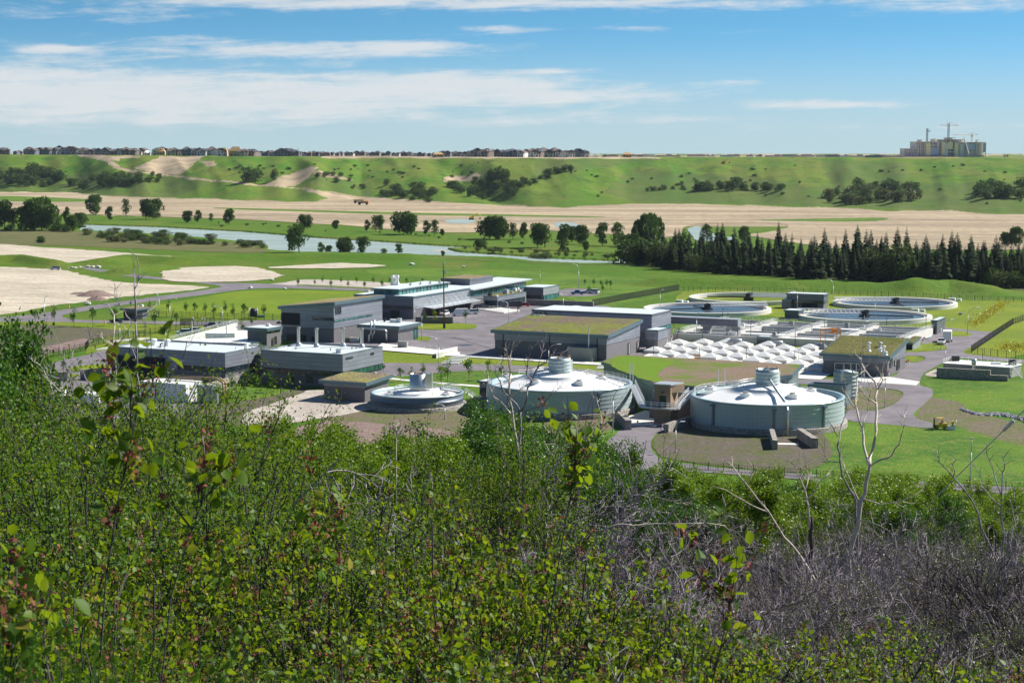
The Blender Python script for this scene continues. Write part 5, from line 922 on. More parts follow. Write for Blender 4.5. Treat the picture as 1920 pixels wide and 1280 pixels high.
# riprap channel of rocks
r_ = random.Random(3); mb = MB(); N0 = 0
for k in range(260):
    s = k / 260; px = 1803 + s * 125 + r_.uniform(-2, 2); py = 769 + s * 20 + 3 * math.sin(s * 7) + r_.uniform(-3, 3) * (.4 + s); p = G(px, py, -.05); sz = r_.uniform(.25, .6); a_ = r_.uniform(0, 6)
    V = [(p[0] + sz * x * math.cos(a_) - sz * y * math.sin(a_), p[1] + sz * x * math.sin(a_) + sz * y * math.cos(a_), p[2] + sz * z) for x, y, z in [(-1, -.7, 0), (1, -.6, 0), (.8, .7, 0), (-.7, .9, 0), (-.6, -.4, .8), (.5, -.5, .9), (.5, .4, .7), (-.4, .5, .8)]]; mb.hexa(V)
tag(mb.build('riprap', MT['rock'], None, G(1860, 780)), 'line of broken grey rocks laid in the grass', kind='stuff')
# ------------------------------------------------------------------ primary tanks behind the loading hall
p = G(372, 642, 0); e = thing('primary_tanks', 'white concrete tanks with a long railed stair behind the loading hall', 'tanks', p)
mb = MB()
for (x0, y0), (x1, y1), dep, h in [((300, 652), (392, 650), 14, 1.4), ((392, 652), (464, 654), 16, 1.7), ((385, 640), (440, 640), 10, 2.6)]:
    a_, b_ = Vector(G(x0, y0)), Vector(G(x1, y1)); dd = Vector((VX, VY, 0)) * dep; mb.hexa([tuple(v + Vector((0, 0, z))) for z in (0, h) for v in (a_, b_, b_ + dd, a_ + dd)])
mb.build('body', MT['white'], e)
mb = MB(); a_, b_ = Vector(G(318, 645)), Vector(G(438, 628)); dd = Vector((VX, VY, 0)) * 2.5; mb.hexa([tuple(v) for v in (a_, b_, b_ + dd, a_ + dd)] + [tuple(v + Vector((0, 0, z))) for v, z in ((a_, 1.2), (b_, 3.8), (b_ + dd, 3.8), (a_ + dd, 1.2))]); mb.build('ramp', MT['white'], e)
mb = MB(); rail(mb, [a_ + Vector((0, 0, 1.2)), b_ + Vector((0, 0, 3.8))], 1.1, .04, 1.8); rail(mb, [a_ + dd + Vector((0, 0, 1.2)), b_ + dd + Vector((0, 0, 3.8))], 1.1, .04, 1.8)
for q in [[(300, 652, 1.4), (392, 650, 1.4)], [(392, 652, 1.7), (464, 654, 1.7)], [(340, 640, 1.4), (420, 632, 2.6), (440, 636, 2.6)], [(400, 645, 2.6), (462, 648, 1.7)]]: rail(mb, [G(*c_) for c_ in q], 1.1, .04, 1.8)
mb.build('guard_rail', MT['white'], e)
for px, py, h in [(425, 640, 4.5), (430, 625, 3), (360, 628, 3.5), (310, 634, 1.5)]: mb = MB(); q = G(px, py, 0); mb.cyl((q[0], q[1], 1), .2, h, 8); mb.build('vent_pipe', MT['white'], e)
for k, (x0, y0, x1, y1) in enumerate([(200, 643, 262, 638), (180, 657, 202, 655)]):
    a_, b_ = Vector(G(x0, y0)), Vector(G(x1, y1)); dd = Vector((VX, VY, 0)) * 5; mb = MB(); mb.hexa([tuple(v + Vector((0, 0, z))) for z in (0, .5) for v in (a_, b_, b_ + dd, a_ + dd)]); tag(mb.build('concrete_pad', MT['concrete'], None, tuple(a_)), ('large' if k == 0 else 'small') + ' flat white concrete pad behind the loading hall', 'pad')
stone_wall([G(433, 653), G(466, 651)], 1.8, 1.0, 'stone block wall left of the entrance annex')
# gas tanks area at the lower left
stone_wall([G(42, 722), G(80, 716), G(124, 714)], 2.4, .8, 'curved stone wall above the white storage vessels'); stone_wall([G(153, 711), G(198, 708)], 2.6, .8, 'stone wall beside the loading door')
stone_wall([G(345, 752), G(440, 724), G(449, 722)], 2.6, 1.0, 'long stone wall before the odour control units')
for k, (x0, x1, py) in enumerate([(60, 122, 744), (132, 186, 748)]):
    a_, b_ = G(x0, py, 1.9), G(x1, py, 1.9); e = thing('storage_vessel', ('left' if k == 0 else 'right') + ' white horizontal storage vessel behind the bushes', 'vessel', (a_[0], a_[1], 0), 'white storage vessels'); mb = MB(); mb.tube([a_, (a_[0] + .4, a_[1], 1.9), (b_[0] - .4, b_[1], 1.9), b_], 1.7, 20); mb.build('body', MT['white'], e)
    for q in (.25, .75): mb = MB(); mb.box((a_[0] + (b_[0] - a_[0]) * q, a_[1], 0), (.6, 2.6, .8)); mb.build('saddle', MT['conc_dark'], e)
C = G(352, 755, 0); e = thing('odour_unit', 'white odour control box with orange pipes before the loading hall', 'odour unit', C)
mb = MB(); c = [(-14, 0), (-.5, 0), (-.5, 7), (-14, 7)]; mb.hexa([uv(C, u, v, 0) for u, v in c] + [uv(C, u, v, 4.4) for u, v in c]); mb.build('body', MT['white'], e)
for k in range(3): mb = MB(); mb.cyl(uv(C, 2 + k * 2.1, 2.5, 0), .95, 4.2, 14); mb.build('scrubber', MT['steel'], e)
for k in range(2): mb = MB(); mb.tube([uv(C, -9, 5 + k * 1.2, 5.2), uv(C, 5, 5 + k * 1.2, 5.4), uv(C, 7.4, 4 + k, 4.8), uv(C, 7.8, 3.5 + k, .3)], .32, 9); mb.build('pipe', MT['orange_pipe'] if 'orange_pipe' in MT else MT['tan'], e)
mb = MB(); rail(mb, [G(360, 742), G(440, 719)], 1.8, .04, 2.5); tag(mb.build('mesh_fence', MT['steel'], None, G(360, 742)), 'light metal fence on the stone wall near the odour unit', 'fence')
# yard pipework beside the staff annex
e = thing('pipe_rack', 'silver exhaust pipes and elbows in the yard between the hall and annex', 'pipework', G(700, 642))
mb = MB(); q = G(721.5, 643, 0); mb.tube([(q[0] + .5, q[1], 0), (q[0] + .5, q[1], 3.6), (q[0] + .1, q[1], 4.1), (q[0] - 7.5, q[1] + 3, 4.3)], .38, 9); mb.build('duct', MT['silver'], e)
for px, py, h in [(696, 642, 6.6), (702, 641, 6.8)]: mb = MB(); q = G(px, py, 0); mb.tube([(q[0] - .6, q[1], 0), (q[0] - .6, q[1], 2.2), (q[0], q[1], 2.8), (q[0], q[1], h)], .26, 8); mb.build('stack', MT['silver'], e)
mb = MB(); q = G(692, 642, 0); mb.cyl(q, .3, 2.4, 8); mb.build('stub', MT['silver'], e)
for k, (px, py, w, h, m) in enumerate([(755.5, 652, 2.9, 1.9, 'conc_dark'), (665, 641, 2.8, 1.3, 'concrete'), (654, 640, 2.0, 1.0, 'tan')]): p = G(px, py, .1); mb = MB(); mb.box(p, (w, 1.4, h), A + .2); mb.box((p[0], p[1], p[2] + h), (w + .2, 1.6, .1), A + .2); tag(mb.build('equipment_box', MT[m], None, p), ['olive grey equipment box at the edge of the yard slab', 'pale equipment box against the tallest hall', 'tan equipment box against the tallest hall'][k], 'equipment box')
mb = MB(); mb.hexa([G(a, c, z) for z in (0.02, .35) for a, c in [(700, 655), (862, 668), (862, 660), (716, 643)]]); tag(mb.build('yard_slab', MT['concrete'], None, G(780, 656)), 'raised pale concrete slab beside the yard', kind='structure')
mb = MB(); rail(mb, [G(772, 653, .3), G(855, 657, .3)], 1.1, .04, 2.2); rail(mb, [G(810, 668, .9), G(855, 658, .9)], 1.1, .04, 1.6); tag(mb.build('guard_rail', MT['white'], None, G(772, 653)), 'white railing around the loading ramp of the yard slab', 'railing')
mb = MB(); mb.hexa([G(a, c, 0) for a, c in [(818, 672), (858, 663), (858, 657), (818, 665)]] + [G(a, c, 0)[:2] + (1.2,) for a, c in [(818, 672), (858, 663), (858, 657), (818, 665)]]); tag(mb.build('ramp_wall', MT['concrete'], None, G(830, 668)), 'white concrete ramp wall at the end of the yard slab', 'wall')
mb = MB(); mb.hexa([G(a, c, 0)[:2] + (z,) for z in (.0, .3) for a, c in [(822, 667.5), (1125, 686), (1127, 681.5), (830, 664)]]); tag(mb.build('kerb', MT['concrete'], None, G(1000, 677)), 'long white kerb in front of the big hall', kind='structure')
for k in range(6): p = G(844 + k * 4.6, 681 - k * 2.6, .12 + k * .12); mb = MB(); mb.box(p, (5.2, 1.0, .16), R(-12)); tag(mb.build('garden_step', MT['white'], None, p), 'broad white step in the grass before the yard, %s from the bottom' % ordi(k + 1), 'step', 'white steps')
for k in range(5): p = G(1128 + k * 1.6, 691 - k * 2.4, .12 + k * .12); mb = MB(); mb.box(p, (3.0, 1.0, .16), R(-12)); tag(mb.build('garden_step', MT['white'], None, p), 'small white step beside the patchy green roof, %s from the bottom' % ordi(k + 1), 'step', 'white steps by the green roof')
# workshop yard: dock wall and slab
mb = MB(); p = G(815, 606, 0); mb.box(p, (13, 3, 2.3), A * .2); tag(mb.build('dock_wall', MT['block'], None, p), 'low dark block wall before the workshop bays', 'wall')
mb = MB(); mb.hexa([G(a, c, 0)[:2] + (z,) for z in (.0, .35) for a, c in [(893, 580), (945, 588), (975, 583), (930, 577)]]); tag(mb.build('ramp_slab', MT['concrete'], None, G(930, 582)), 'white ramp slab by the office front', kind='structure')
mb = MB(); rail(mb, [G(893, 580, .3), G(945, 588, .3), G(972, 584, .3)], 1.1, .04, 1.7); rail(mb, [G(897, 577, .3), G(940, 580, .3)], 1.1, .04, 1.7); tag(mb.build('guard_rail', MT['white'], None, G(893, 580)), 'white railing on the ramp by the office front', 'railing')
# red and white bollards
for gi, (lst, wh) in enumerate([([(1183, 662), (1186, 661), (1192, 660)], 'beside the big hall door'), ([(1226, 650), (1229, 649), (1232, 648.5)], 'by the filter hall wall'), ([(1246, 644), (1250, 643), (1259, 640)], 'by the filter hall back corner'),
    ([(1681, 693), (1693, 690), (1697, 688), (1700, 687), (1703, 685), (1666, 706), (1619, 707)], 'around the right grass roofed hall'), ([(1729, 645), (1733, 641)], 'by the narrow shed'), ([(951, 578), (971, 586)], 'in the yard near the office front')]):
    for k, (px, py) in enumerate(lst): p = G(px, py, .05); e = thing('bollard', 'white bollard with red top %s, %s from the left' % (wh, ordi(sorted(q[0] for q in lst).index(px) + 1)), 'bollard', p, 'red and white bollards ' + wh); mb = MB(); mb.cyl(p, .22, 1.2, 8); mb.build('post', MT['white'], e); mb = MB(); mb.cyl((p[0], p[1], p[2] + 1.2), .23, .35, 8); mb.build('cap', MT['red'], e)
# ------------------------------------------------------------------ lamp posts
def lamp(px, yb, pt, yt, label, z=0.0):
    p = G(px, yb, z); h = at_d(pt, yt, p[1])[2] - z; ax = at_d(pt, yt, p[1])[0] - p[0]; e = thing('lamp_post', label, 'lamp post', p, 'galvanised lamp posts')
    mb = MB(); mb.cyl(p, .2, .5, 8); mb.tube([p, (p[0], p[1], p[2] + h * .72)], .12, 7, .085); mb.build('pole', MT['steel'], e)
    if abs(ax) > .4:
        P = [(p[0] + ax * (1 - math.cos(t)) * .9, p[1], p[2] + h * (.72 + .28 * math.sin(t))) for t in [k * math.pi / 2 / 7 for k in range(8)]]; mb = MB(); mb.tube(P, .08, 6); mb.build('arm', MT['steel'], e)
        mb = MB(); q = P[-1]; s = 1 if ax > 0 else -1; mb.hexa([(q[0] + s * x, q[1] + y, q[2] + z) for z in (-.12, .08) for x, y in ([(-.1, -.2), (.8, -.2), (.8, .2), (-.1, .2)] if s > 0 else [(.8, -.2), (-.1, -.2), (-.1, .2), (.8, .2)])]); mb.build('lamp_head', MT['white'], e)
    else: mb = MB(); mb.tube([(p[0], p[1], p[2] + h * .72), (p[0], p[1], p[2] + h)], .085, 6); mb.cyl((p[0], p[1], p[2] + h), .22, .25, 8); mb.build('lamp_head', MT['steel'], e)
LAMPS = [(70, 703, 51, 636, 'at the lower left gate road'), (84, 602.5, 88, 555, 'on the left road verge'), (225, 640, 217, 605, 'by the fence behind the bare twigs'), (299, 590, 291, 550, 'right behind the gatehouse'), (319, 609, 328, 559, 'in front of the gatehouse fence'),
 (417.5, 606, 403, 574, 'beside the pickups at the left'), (777.5, 599, 784, 574, 'at the workshop corner'), (791, 636, 791, 594, 'straight, at the staff annex corner'), (823, 701, 812, 632, 'on the white steps lawn, in front of the yard slab'), (954, 603, 944, 565, 'at the left edge of the big grass roof'),
 (1056, 587, 1048, 549, 'behind the big grass roof'), (1085, 541.5, 1077, 495, 'on the green field beyond the car park'), (1012.5, 532, 1012.5, 508, 'straight, behind the visitor wing'), (1028.7, 688, 1049, 645, 'behind the dome of the middle tank'), (1152.7, 664, 1162, 633, 'against the side wall of the big hall'),
 (1237.4, 579, 1242, 543, 'above the left round basin'), (1305.7, 638.7, 1311, 586, 'before the pipe gallery'), (1494.7, 581, 1480, 544, 'beside the control building'), (1562, 567, 1555, 524, 'between the two far basins'), (1814, 627, 1836, 576, 'on the far mown island'), (1764, 655.6, 1788, 599, 'on the island by the white truck'),
 (1620, 627, 1625, 602, 'behind the right grass roof'), (1772, 694, 1772, 643, 'straight, left of the white concrete deck'), (1659, 764, 1659, 712, 'straight, inside the road loop'), (1266.6, 849, 1278, 790, 'on the soil bank in front of the right tank'), (1149, 811.7, 1171, 728, 'tall, in front of the middle tank'),
 (834, 786, 819, 757, 'on the soil in front of the small tank'), (438, 746, 422, 724, 'among the young trees by the stone wall'), (1819.4, 911.6, 1819.4, 823, 'straight, by the trail at the lower right'), (1497.6, 682, 1506, 650, 'among the pyramid covers'), (573, 639, 577, 618, 'short, before the tallest hall'), (864, 531, 864, 509, 'straight, in the field behind the workshop'), (1640, 600, 1643, 558, 'rising from the near right basin')]
for a in LAMPS: lamp(*a[:4], 'lamp post ' + a[4])
DL = [(1225.5, 668, 629), (1245, 651, 624), (1311, 672, 649), (1399, 677, 653), (1489, 682, 658.5), (1271, 644, 617), (1264, 628, 608), (1355, 595, 578), (1365, 595, 580), (1403.5, 617, 598), (1407.5, 639, 601), (1459, 639, 615), (1472, 611, 596), (1522, 633, 610), (1490.7, 647, 618), (1546, 617, 600),
      (1522, 626, 610), (1546, 625, 600), (1589, 626, 606), (1611.5, 625, 614), (1662, 612, 595), (1677, 629, 611), (1716, 616, 607), (1736, 614, 589), (1697, 629, 618), (1842, 677, 655), (1317, 639, 617)]
def dark_lamp():
    mb = MB(); mb.tube([(0, 0, 0), (0, 0, 5.0)], .085, 6); po = mb.mesh('pole', MT['black']); mb = MB(); mb.box((.3, 0, 4.95), (.9, .35, .12)); return [('pole', po, []), ('lamp_head', mb.mesh('lamp_head', MT['black']), [])]
dls = dark_lamp(); DL.sort()
for k, (px, yb, yt) in enumerate(DL): 
    p = G(px, yb, .3); h = at_d(px, yt, p[1])[2] - .3; spawn('path_lamp', dls, p, rnd.uniform(0, 6), (1, 1, h / 5), 'slim dark lamp among the concrete works, %s from the left' % ordi(k + 1), 'path lamp', 'slim dark lamps on the concrete works')
p = G(833, 616, 0); h = at_d(832, 494, p[1])[2]; e = thing('utility_pole', 'tall brown timber pole with a white box near its top', 'utility pole', p); mb = MB(); mb.tube([p, (p[0] - .2, p[1], h)], .26, 9, .17); mb.build('pole', MT['wood'], e); mb = MB(); mb.box((p[0] + .35, p[1], h - 3.6), (.5, .5, 1.5)); mb.cyl((p[0] - .2, p[1], h), .3, .6, 8); mb.build('equipment_box', MT['steel'], e); mb = MB(); mb.cyl(p, .42, 1.9, 9); mb.build('guard', MT['black'], e)
# ------------------------------------------------------------------ fences
def fence(label, pts, h=2.2, step=3.0, picket=.3, r=.03, mat='black'):
    P = [Vector(G(a, c)) for a, c in pts]; e = thing('chain_fence' if picket > .5 else 'picket_fence', label, 'fence', P[0]); mb = MB(); posts = []
    for a, c in zip(P, P[1:]):
        L = (c - a).length; n = max(1, round(L / step)); d = (c - a) / L
        posts += [a + d * (L * k / n) for k in range(n)]
        for z in (.15, h * .55, h - .1): mb.tube([a + Vector((0, 0, z)), c + Vector((0, 0, z))], .028, 3)
        m = int(L / picket)
        for k in range(m): q = a + d * (L * (k + .5) / m); w = r; mb.add([(q.x - d.x * w, q.y - d.y * w, .05), (q.x + d.x * w, q.y + d.y * w, .05), (q.x + d.x * w, q.y + d.y * w, h), (q.x - d.x * w, q.y - d.y * w, h), (q.x - d.y * w, q.y + d.x * w, .05), (q.x - d.y * w, q.y + d.x * w, h)], [(0, 1, 2, 3), (0, 4, 5, 3), (1, 4, 5, 2)])
    posts.append(P[-1]); mb.build('mesh_panel', MT[mat], e); k = max(1, math.ceil(len(posts) / 95))
    pm = MB(); pm.box((0, 0, 0), (.12, .12, h + .15)); pm = pm.mesh('post', MT[mat])
    for q in posts[::k]: o = bpy.data.objects.new('post', pm); link(o, e); o.location = q - ORG[e]
fence('black fence running up to the corner left of the loading hall', [(20, 685), (32, 682), (100, 669), (160, 657), (166, 650)])
fence('black fence from the corner along the lawn to the gate road', [(166, 650), (240, 635), (330, 620), (402, 606)])
fence('black fence along the striped lawn behind the gatehouse', [(283, 594), (400, 597.5), (480, 600), (527, 601)], h=2.2)
fence('dense black fence climbing the green slope beside the left basin', [(1111, 574), (1190, 559), (1273, 544.5)], h=2.6, picket=.22, r=.05, step=2.2)
fence('thin black fence behind the round basins', [(1273, 545), (1300, 547), (1480, 550), (1640, 555), (1784, 562), (1990, 569)], h=2.0, picket=.7)
fence('dark fence rising to the right edge beyond the service road', [(1821, 661), (1865, 631), (1900, 608), (1960, 588)], h=2.2, picket=.3)
fence('thin black fence above the white concrete deck', [(1821, 662), (1870, 669), (1990, 680)], h=2.0, picket=.8)
fence('thin black fence along the trail at the bottom', [(1235, 872), (1300, 880), (1500, 893.5), (1784, 912), (1990, 926)], h=1.5, picket=.5, r=.02)
e = thing('sliding_gate', 'dark slatted gate panel on the gate road', 'gate', G(338, 609)); mb = MB()
for k in range(30): q = G(338 + k * .85, 609.2, 0); mb.box(q, (.09, .05, 2.1))
for z in (.2, 1.1, 2.1): mb.tube([G(338, 609.2)[:2] + (z,), G(363, 609.2)[:2] + (z,)], .05, 4)
mb.build('panel', MT['black'], e); mb = MB(); mb.box(G(361, 607), (.6, .6, 2.2)); mb.build('drive_box', MT['white'], e)
for k, (px, py) in enumerate([(378, 600), (383.5, 600)]): p = G(px, py, 0); e = thing('bollard', '%s of two white and red bollards on the gate road' % ['left', 'right'][k], 'bollard', p, 'gate road bollards'); mb = MB(); mb.cyl(p, .22, 1.0, 8); mb.build('post', MT['white'], e); mb = MB(); mb.cyl((p[0], p[1], 1.0), .23, .3, 8); mb.build('cap', MT['red'], e)
p = G(476, 596.5, 0); e = thing('hose_reel', 'black and white cable reel trailer on the lawn', 'hose reel', p); mb = MB(); mb.tube([(p[0] - 1.2, p[1], 2.0), (p[0] + 1.2, p[1] + .4, 2.0)], 1.55, 20); mb.build('drum', MT['black'], e); mb = MB(); mb.tube([(p[0] + 1.2, p[1] + .38, 2.0), (p[0] + 1.35, p[1] + .4, 2.0)], 1.65, 20); mb.tube([(p[0] - 1.35, p[1], 2.0), (p[0] - 1.2, p[1], 2.0)], 1.65, 20); mb.build('flange', MT['white'], e); mb = MB(); mb.box((p[0] + 2, p[1] + .5, .3), (3.4, 1.2, .7)); mb.build('trailer', MT['pipegreen'] if 'pipegreen' in MT else MT['teal'], e)
for k, (px, py, t_) in enumerate([(130, 577.5, 'orange'), (197, 606, 'orange')]): p = G(px, py, 0); mb = MB(); mb.lathe(p, [(.35, 0), (.3, .1), (.04, 1.1), (.01, 1.1)], 10); tag(mb.build('traffic_cone', MT['orange'], None, p), 'orange traffic cone %s the gatehouse road' % ['beyond', 'in front on'][k], 'traffic cone')
# ------------------------------------------------------------------ small trackside things
def rockmesh(seed):
    r = random.Random(seed); mb = MB(); V = []; n = 9
    prof = [(.5, 0), (.95, .25), (.85, .65), (.4, .85), (.01, .9)]; mb.lathe((0, 0, 0), prof, n, smooth=False); mb.v = [(x * r.uniform(.8, 1.15), y * r.uniform(.8, 1.15), z * r.uniform(.85, 1.1)) for x, y, z in mb.v]; return mb.mesh('boulder', MT['concrete'])
rk = [rockmesh(i) for i in range(3)]
for k, (px, py, s) in enumerate([(165, 571.5, 1.3), (135, 503, 1), (140, 503.5, 1), (150, 502, .9), (165, 501.5, 1.4), (174, 502, 1.2), (184, 502.5, 1.5), (470, 540.5, 1.1), (534, 542.5, .9), (772, 497, 1.5), (869, 501, 1), (510, 526, 1.1), (690, 548, 1)]): spawn('boulder', rk[k % 3], G(px, py, 0), k, s, 'pale boulder lying beside the access road, %s in line from the left' % ordi(k + 1), 'boulder', 'pale boulders')
for k, (px, py, r, h) in enumerate([(178, 554, 8, 2.2), (182, 562, 4.5, 1.5), (150, 551, 5, .8)]):
    p = G(px, py, 0); mb = MB(); mb.lathe((p[0], p[1], -.1), [(r, 0), (r * .75, h * .35), (r * .4, h * .85), (r * .12, h), (.01, h)], 22); mb.v = [(x + rnd.uniform(-.3, .3), y + rnd.uniform(-.3, .3), max(-.1, z + rnd.uniform(-.15, .15))) for x, y, z in mb.v]; tag(mb.build('dirt_pile', MT['mulch'], None, p), 'brown dirt pile on the sand field, %s' % ['the largest', 'the smaller one in front', 'the flat one'][k], 'dirt pile')
# ------------------------------------------------------------------ vehicles
CM = {}
def paint(n, c):
    if n not in CM: m, t = newmat('paint_' + n); t.out(t.bsdf(c, .28, .1)); CM[n] = m
    return CM[n]
PC = dict(white=(.8, .8, .8), black=(.02, .02, .025), red=(.6, .02, .03), blue=(.03, .13, .3), silver=(.5, .52, .54), dark=(.05, .055, .065), yellow=(.8, .5, .02))
PROF = {'car': ([(0, .35), (.0, .75), (.25, .85), (1.2, .95), (3.9, .95), (4.45, .85), (4.5, .35)], [(1.1, .93), (1.75, 1.42), (3.0, 1.45), (3.9, .93)], 4.5, 1.75, (.85, 3.6), .32),
 'suv': ([(0, .4), (0, .95), (.2, 1.05), (1.2, 1.12), (4.7, 1.12), (4.8, .95), (4.8, .4)], [(1.1, 1.1), (1.65, 1.75), (4.4, 1.78), (4.75, 1.1)], 4.8, 1.9, (.9, 3.8), .38),
 'van': ([(0, .4), (0, 1.0), (.7, 1.25), (1.5, 2.35), (1.9, 2.6), (6.0, 2.65), (6.05, .4)], [(.75, 1.3), (1.45, 2.25), (1.75, 2.25), (1.75, 1.3)], 6.05, 2.05, (1.0, 4.7), .38),
 'pickup': ([(0, .45), (0, 1.0), (.2, 1.1), (1.4, 1.15), (5.5, 1.15), (5.55, .45)], [(1.4, 1.13), (1.9, 1.8), (3.5, 1.82), (3.8, 1.13)], 5.55, 1.95, (.95, 4.4), .4)}
def vehicle_spec(kind, color):
    bo, cab, L, Wd, wh, wr = PROF[kind]; hw = Wd / 2
    def ext(prof, hw, inset=0, mat=None, name='body'):
        mb = MB(); n = len(prof); zt = max(p[1] for p in prof); zb = min(p[1] for p in prof); V = []
        for s in (-1, 1): V += [(L / 2 - x, s * (hw - inset * (z - zb) / max(.01, zt - zb)), z) for x, z in prof]
        tri = tessellate_polygon([[Vector((p[0], p[1], 0)) for p in prof]]); fs = [(a, b, c) for a, b, c in tri] + [(a + n, c + n, b + n) for a, b, c in tri] + [(i, (i + 1) % n, (i + 1) % n + n, i + n) for i in range(n)]
        mb.add(V, fs); return mb.mesh(name, mat)
    parts = [('body', ext(bo, hw, .05, paint(color, PC[color])), [])]
    parts.append(('cabin_glass', ext(cab, hw - .03, .22, MT['glass'], 'cabin_glass'), []))
    if kind != 'van':
        mb = MB(); zt = max(p[1] for p in cab); xs = sorted(p[0] for p in cab if p[1] > zt - .1); mb.hexa([(L / 2 - x, y, z) for z in (zt - .04, zt + .05) for x, y in [(xs[0] + .05, -hw + .25), (xs[0] + .05, hw - .25), (xs[1] - .05, hw - .25), (xs[1] - .05, -hw + .25)]]); parts.append(('roof', mb.mesh('roof', paint(color, PC[color])), []))
    if kind == 'pickup': mb = MB(); mb.box((L / 2 - 4.65, 0, 1.16), (1.55, Wd - .4, .02)); parts.append(('cargo_bed', mb.mesh('cargo_bed', MT['dark']), []))
    for x in wh:
        for s in (-1, 1): mb = MB(); mb.tube([(L / 2 - x, s * (hw - .22), wr), (L / 2 - x, s * (hw + .02), wr)], wr, 14); w = mb.mesh('wheel', MT['rubber']); mb = MB(); mb.tube([(L / 2 - x, s * (hw + .0), wr), (L / 2 - x, s * (hw + .04), wr)], wr * .55, 10); parts.append(('wheel', w, [('rim', mb.mesh('rim', MT['silver']), [])]))
    for s in (-1, 1): mb = MB(); mb.box((L / 2 - .02, s * (hw - .35), .7), (.1, .35, .16)); parts.append(('headlight', mb.mesh('headlight', MT['white']), []))
    return parts
VS = {}
def car(px, py, kind, color, deg, label, cat=None, z=.09):
    k = (kind, color); VS[k] = VS.get(k) or vehicle_spec(kind, color); p = G(px, py, z); spawn({'car': 'parked_car', 'suv': 'parked_suv', 'van': 'delivery_van', 'pickup': 'pickup_truck'}[kind], VS[k], p, R(deg), 1, label, cat or {'suv': 'car'}.get(kind, kind))
car(862, 592, 'van', 'white', 188, 'white high roofed van parked in the yard below the workshop'); car(885, 588.5, 'suv', 'white', 200, 'white car parked to the right of the white van'); car(834, 591, 'suv', 'white', 250, 'white and red car partly behind the dark dock wall'); car(822, 590, 'pickup', 'red', 250, 'red pickup by the workshop bays behind the timber pole')
car(963, 577, 'van', 'dark', 185, 'dark van parked in front of the office'); car(983, 574.5, 'car', 'red', 185, 'small red car beside the dark van'); car(1032, 588, 'van', 'white', 175, 'white van half hidden behind the big grass roof'); car(1083, 552, 'pickup', 'blue', 185, 'blue pickup in the small round car park'); car(1104, 549, 'car', 'silver', 160, 'silver car at the left of the car park trees', z=.09); car(1113, 550, 'suv', 'white', 150, 'white car at the right end of the car park')
car(218, 605, 'car', 'dark', 5, 'dark saloon car driving past the gatehouse'); car(345, 627, 'suv', 'white', 200, 'white car parked behind the primary tanks, left one'); car(362, 624, 'suv', 'white', 200, 'white car parked behind the primary tanks, right one'); car(398, 614.5, 'pickup', 'dark', 205, 'dark pickup with a canopy near the primary tanks'); car(416, 613, 'suv', 'silver', 205, 'silver car to the right of the dark pickup'); car(103, 504, 'car', 'dark', 185, 'dark car on the sand beside the green bank', z=.05); car(104, 506, 'suv', 'silver', 185, 'silver car in front of the dark one on the sand', z=.05)
car(1765, 645, 'pickup', 'white', 250, 'white pickup parked at the corner of the concrete channels', z=.1)
p = G(1776, 640, .1); e = thing('cargo_trailer', 'white enclosed trailer behind the white pickup', 'trailer', p); mb = MB(); mb.box((p[0], p[1], .7), (2.6, 5.5, 2.8), R(-15)); mb.build('body', MT['white'], e)
for s in (-1, 1): mb = MB(); mb.tube([(p[0] + s * 1.1, p[1] - .5, .42), (p[0] + s * 1.4, p[1] - .5, .42)], .36, 12); mb.build('wheel', MT['rubber'], e)
e = thing('tarp_roll', 'pale green tarpaulin roll by the narrow shed', 'tarpaulin', G(1737, 634)); mb = MB(); mb.tube([G(1731, 635, .5), G(1745, 630, .5)], .35, 8); mb.build('roll', MT['tank'], e)
# forklift
p = G(1762, 803.5, .12); e = thing('forklift', 'yellow forklift standing at the end of the service road', 'forklift', p); X = lambda x, y, z: (p[0] + x, p[1] + y, p[2] + z)
mb = MB(); mb.hexa([X(*v) for v in [(-.9, -.65, .35), (1.2, -.65, .35), (1.2, .65, .35), (-.9, .65, .35), (-.7, -.6, 1.0), (1.25, -.6, 1.25), (1.25, .6, 1.25), (-.7, .6, 1.0)]]); mb.build('body', paint('yellow', PC['yellow']), e)
mb = MB(); mb.box(X(1.15, 0, .3), (.6, 1.2, .95)); mb.build('counterweight', paint('yellow', PC['yellow']), e)
mb = MB()
for x, y in [(-.6, -.55), (-.6, .55), (.75, -.55), (.75, .55)]: mb.tube([X(x, y, 1.0), X(x * .8, y, 2.3)], .06, 5)
mb.box(X(.05, 0, 2.3), (1.5, 1.25, .1)); mb.build('roll_cage', paint('yellow', PC['yellow']), e)
mb = MB(); mb.box(X(.2, 0, 1.0), (.6, .6, .25)); mb.box(X(.45, 0, 1.2), (.15, .6, .6)); mb.build('seat', MT['black'], e)
mb = MB()
for y in (-.4, .4): mb.box(X(-1.2, y, .1), (.14, .14, 2.2))
for z in (.4, 1.3, 2.2): mb.box(X(-1.2, 0, z), (.12, .8, .1))
mb.box(X(-1.35, 0, .35), (.08, 1.0, .5)); mb.build('mast', MT['black'], e)
mb = MB()
for y in (-.3, .3): mb.box(X(-1.95, y, .1), (1.15, .12, .06))
mb.build('forks', MT['black'], e)
for x, y, r in [(-.75, -.6, .36), (-.75, .6, .36), (.95, -.6, .3), (.95, .6, .3)]: mb = MB(); mb.tube([X(x, y - .12, r), X(x, y + .12, r)], r, 14); w = mb.build('wheel', MT['rubber'], e); ORG[w] = ORG[e]; mb = MB(); mb.tube([X(x, y - .14, r), X(x, y + .14, r)], r * .5, 10); mb.build('rim', paint('yellow', PC['yellow']), w)
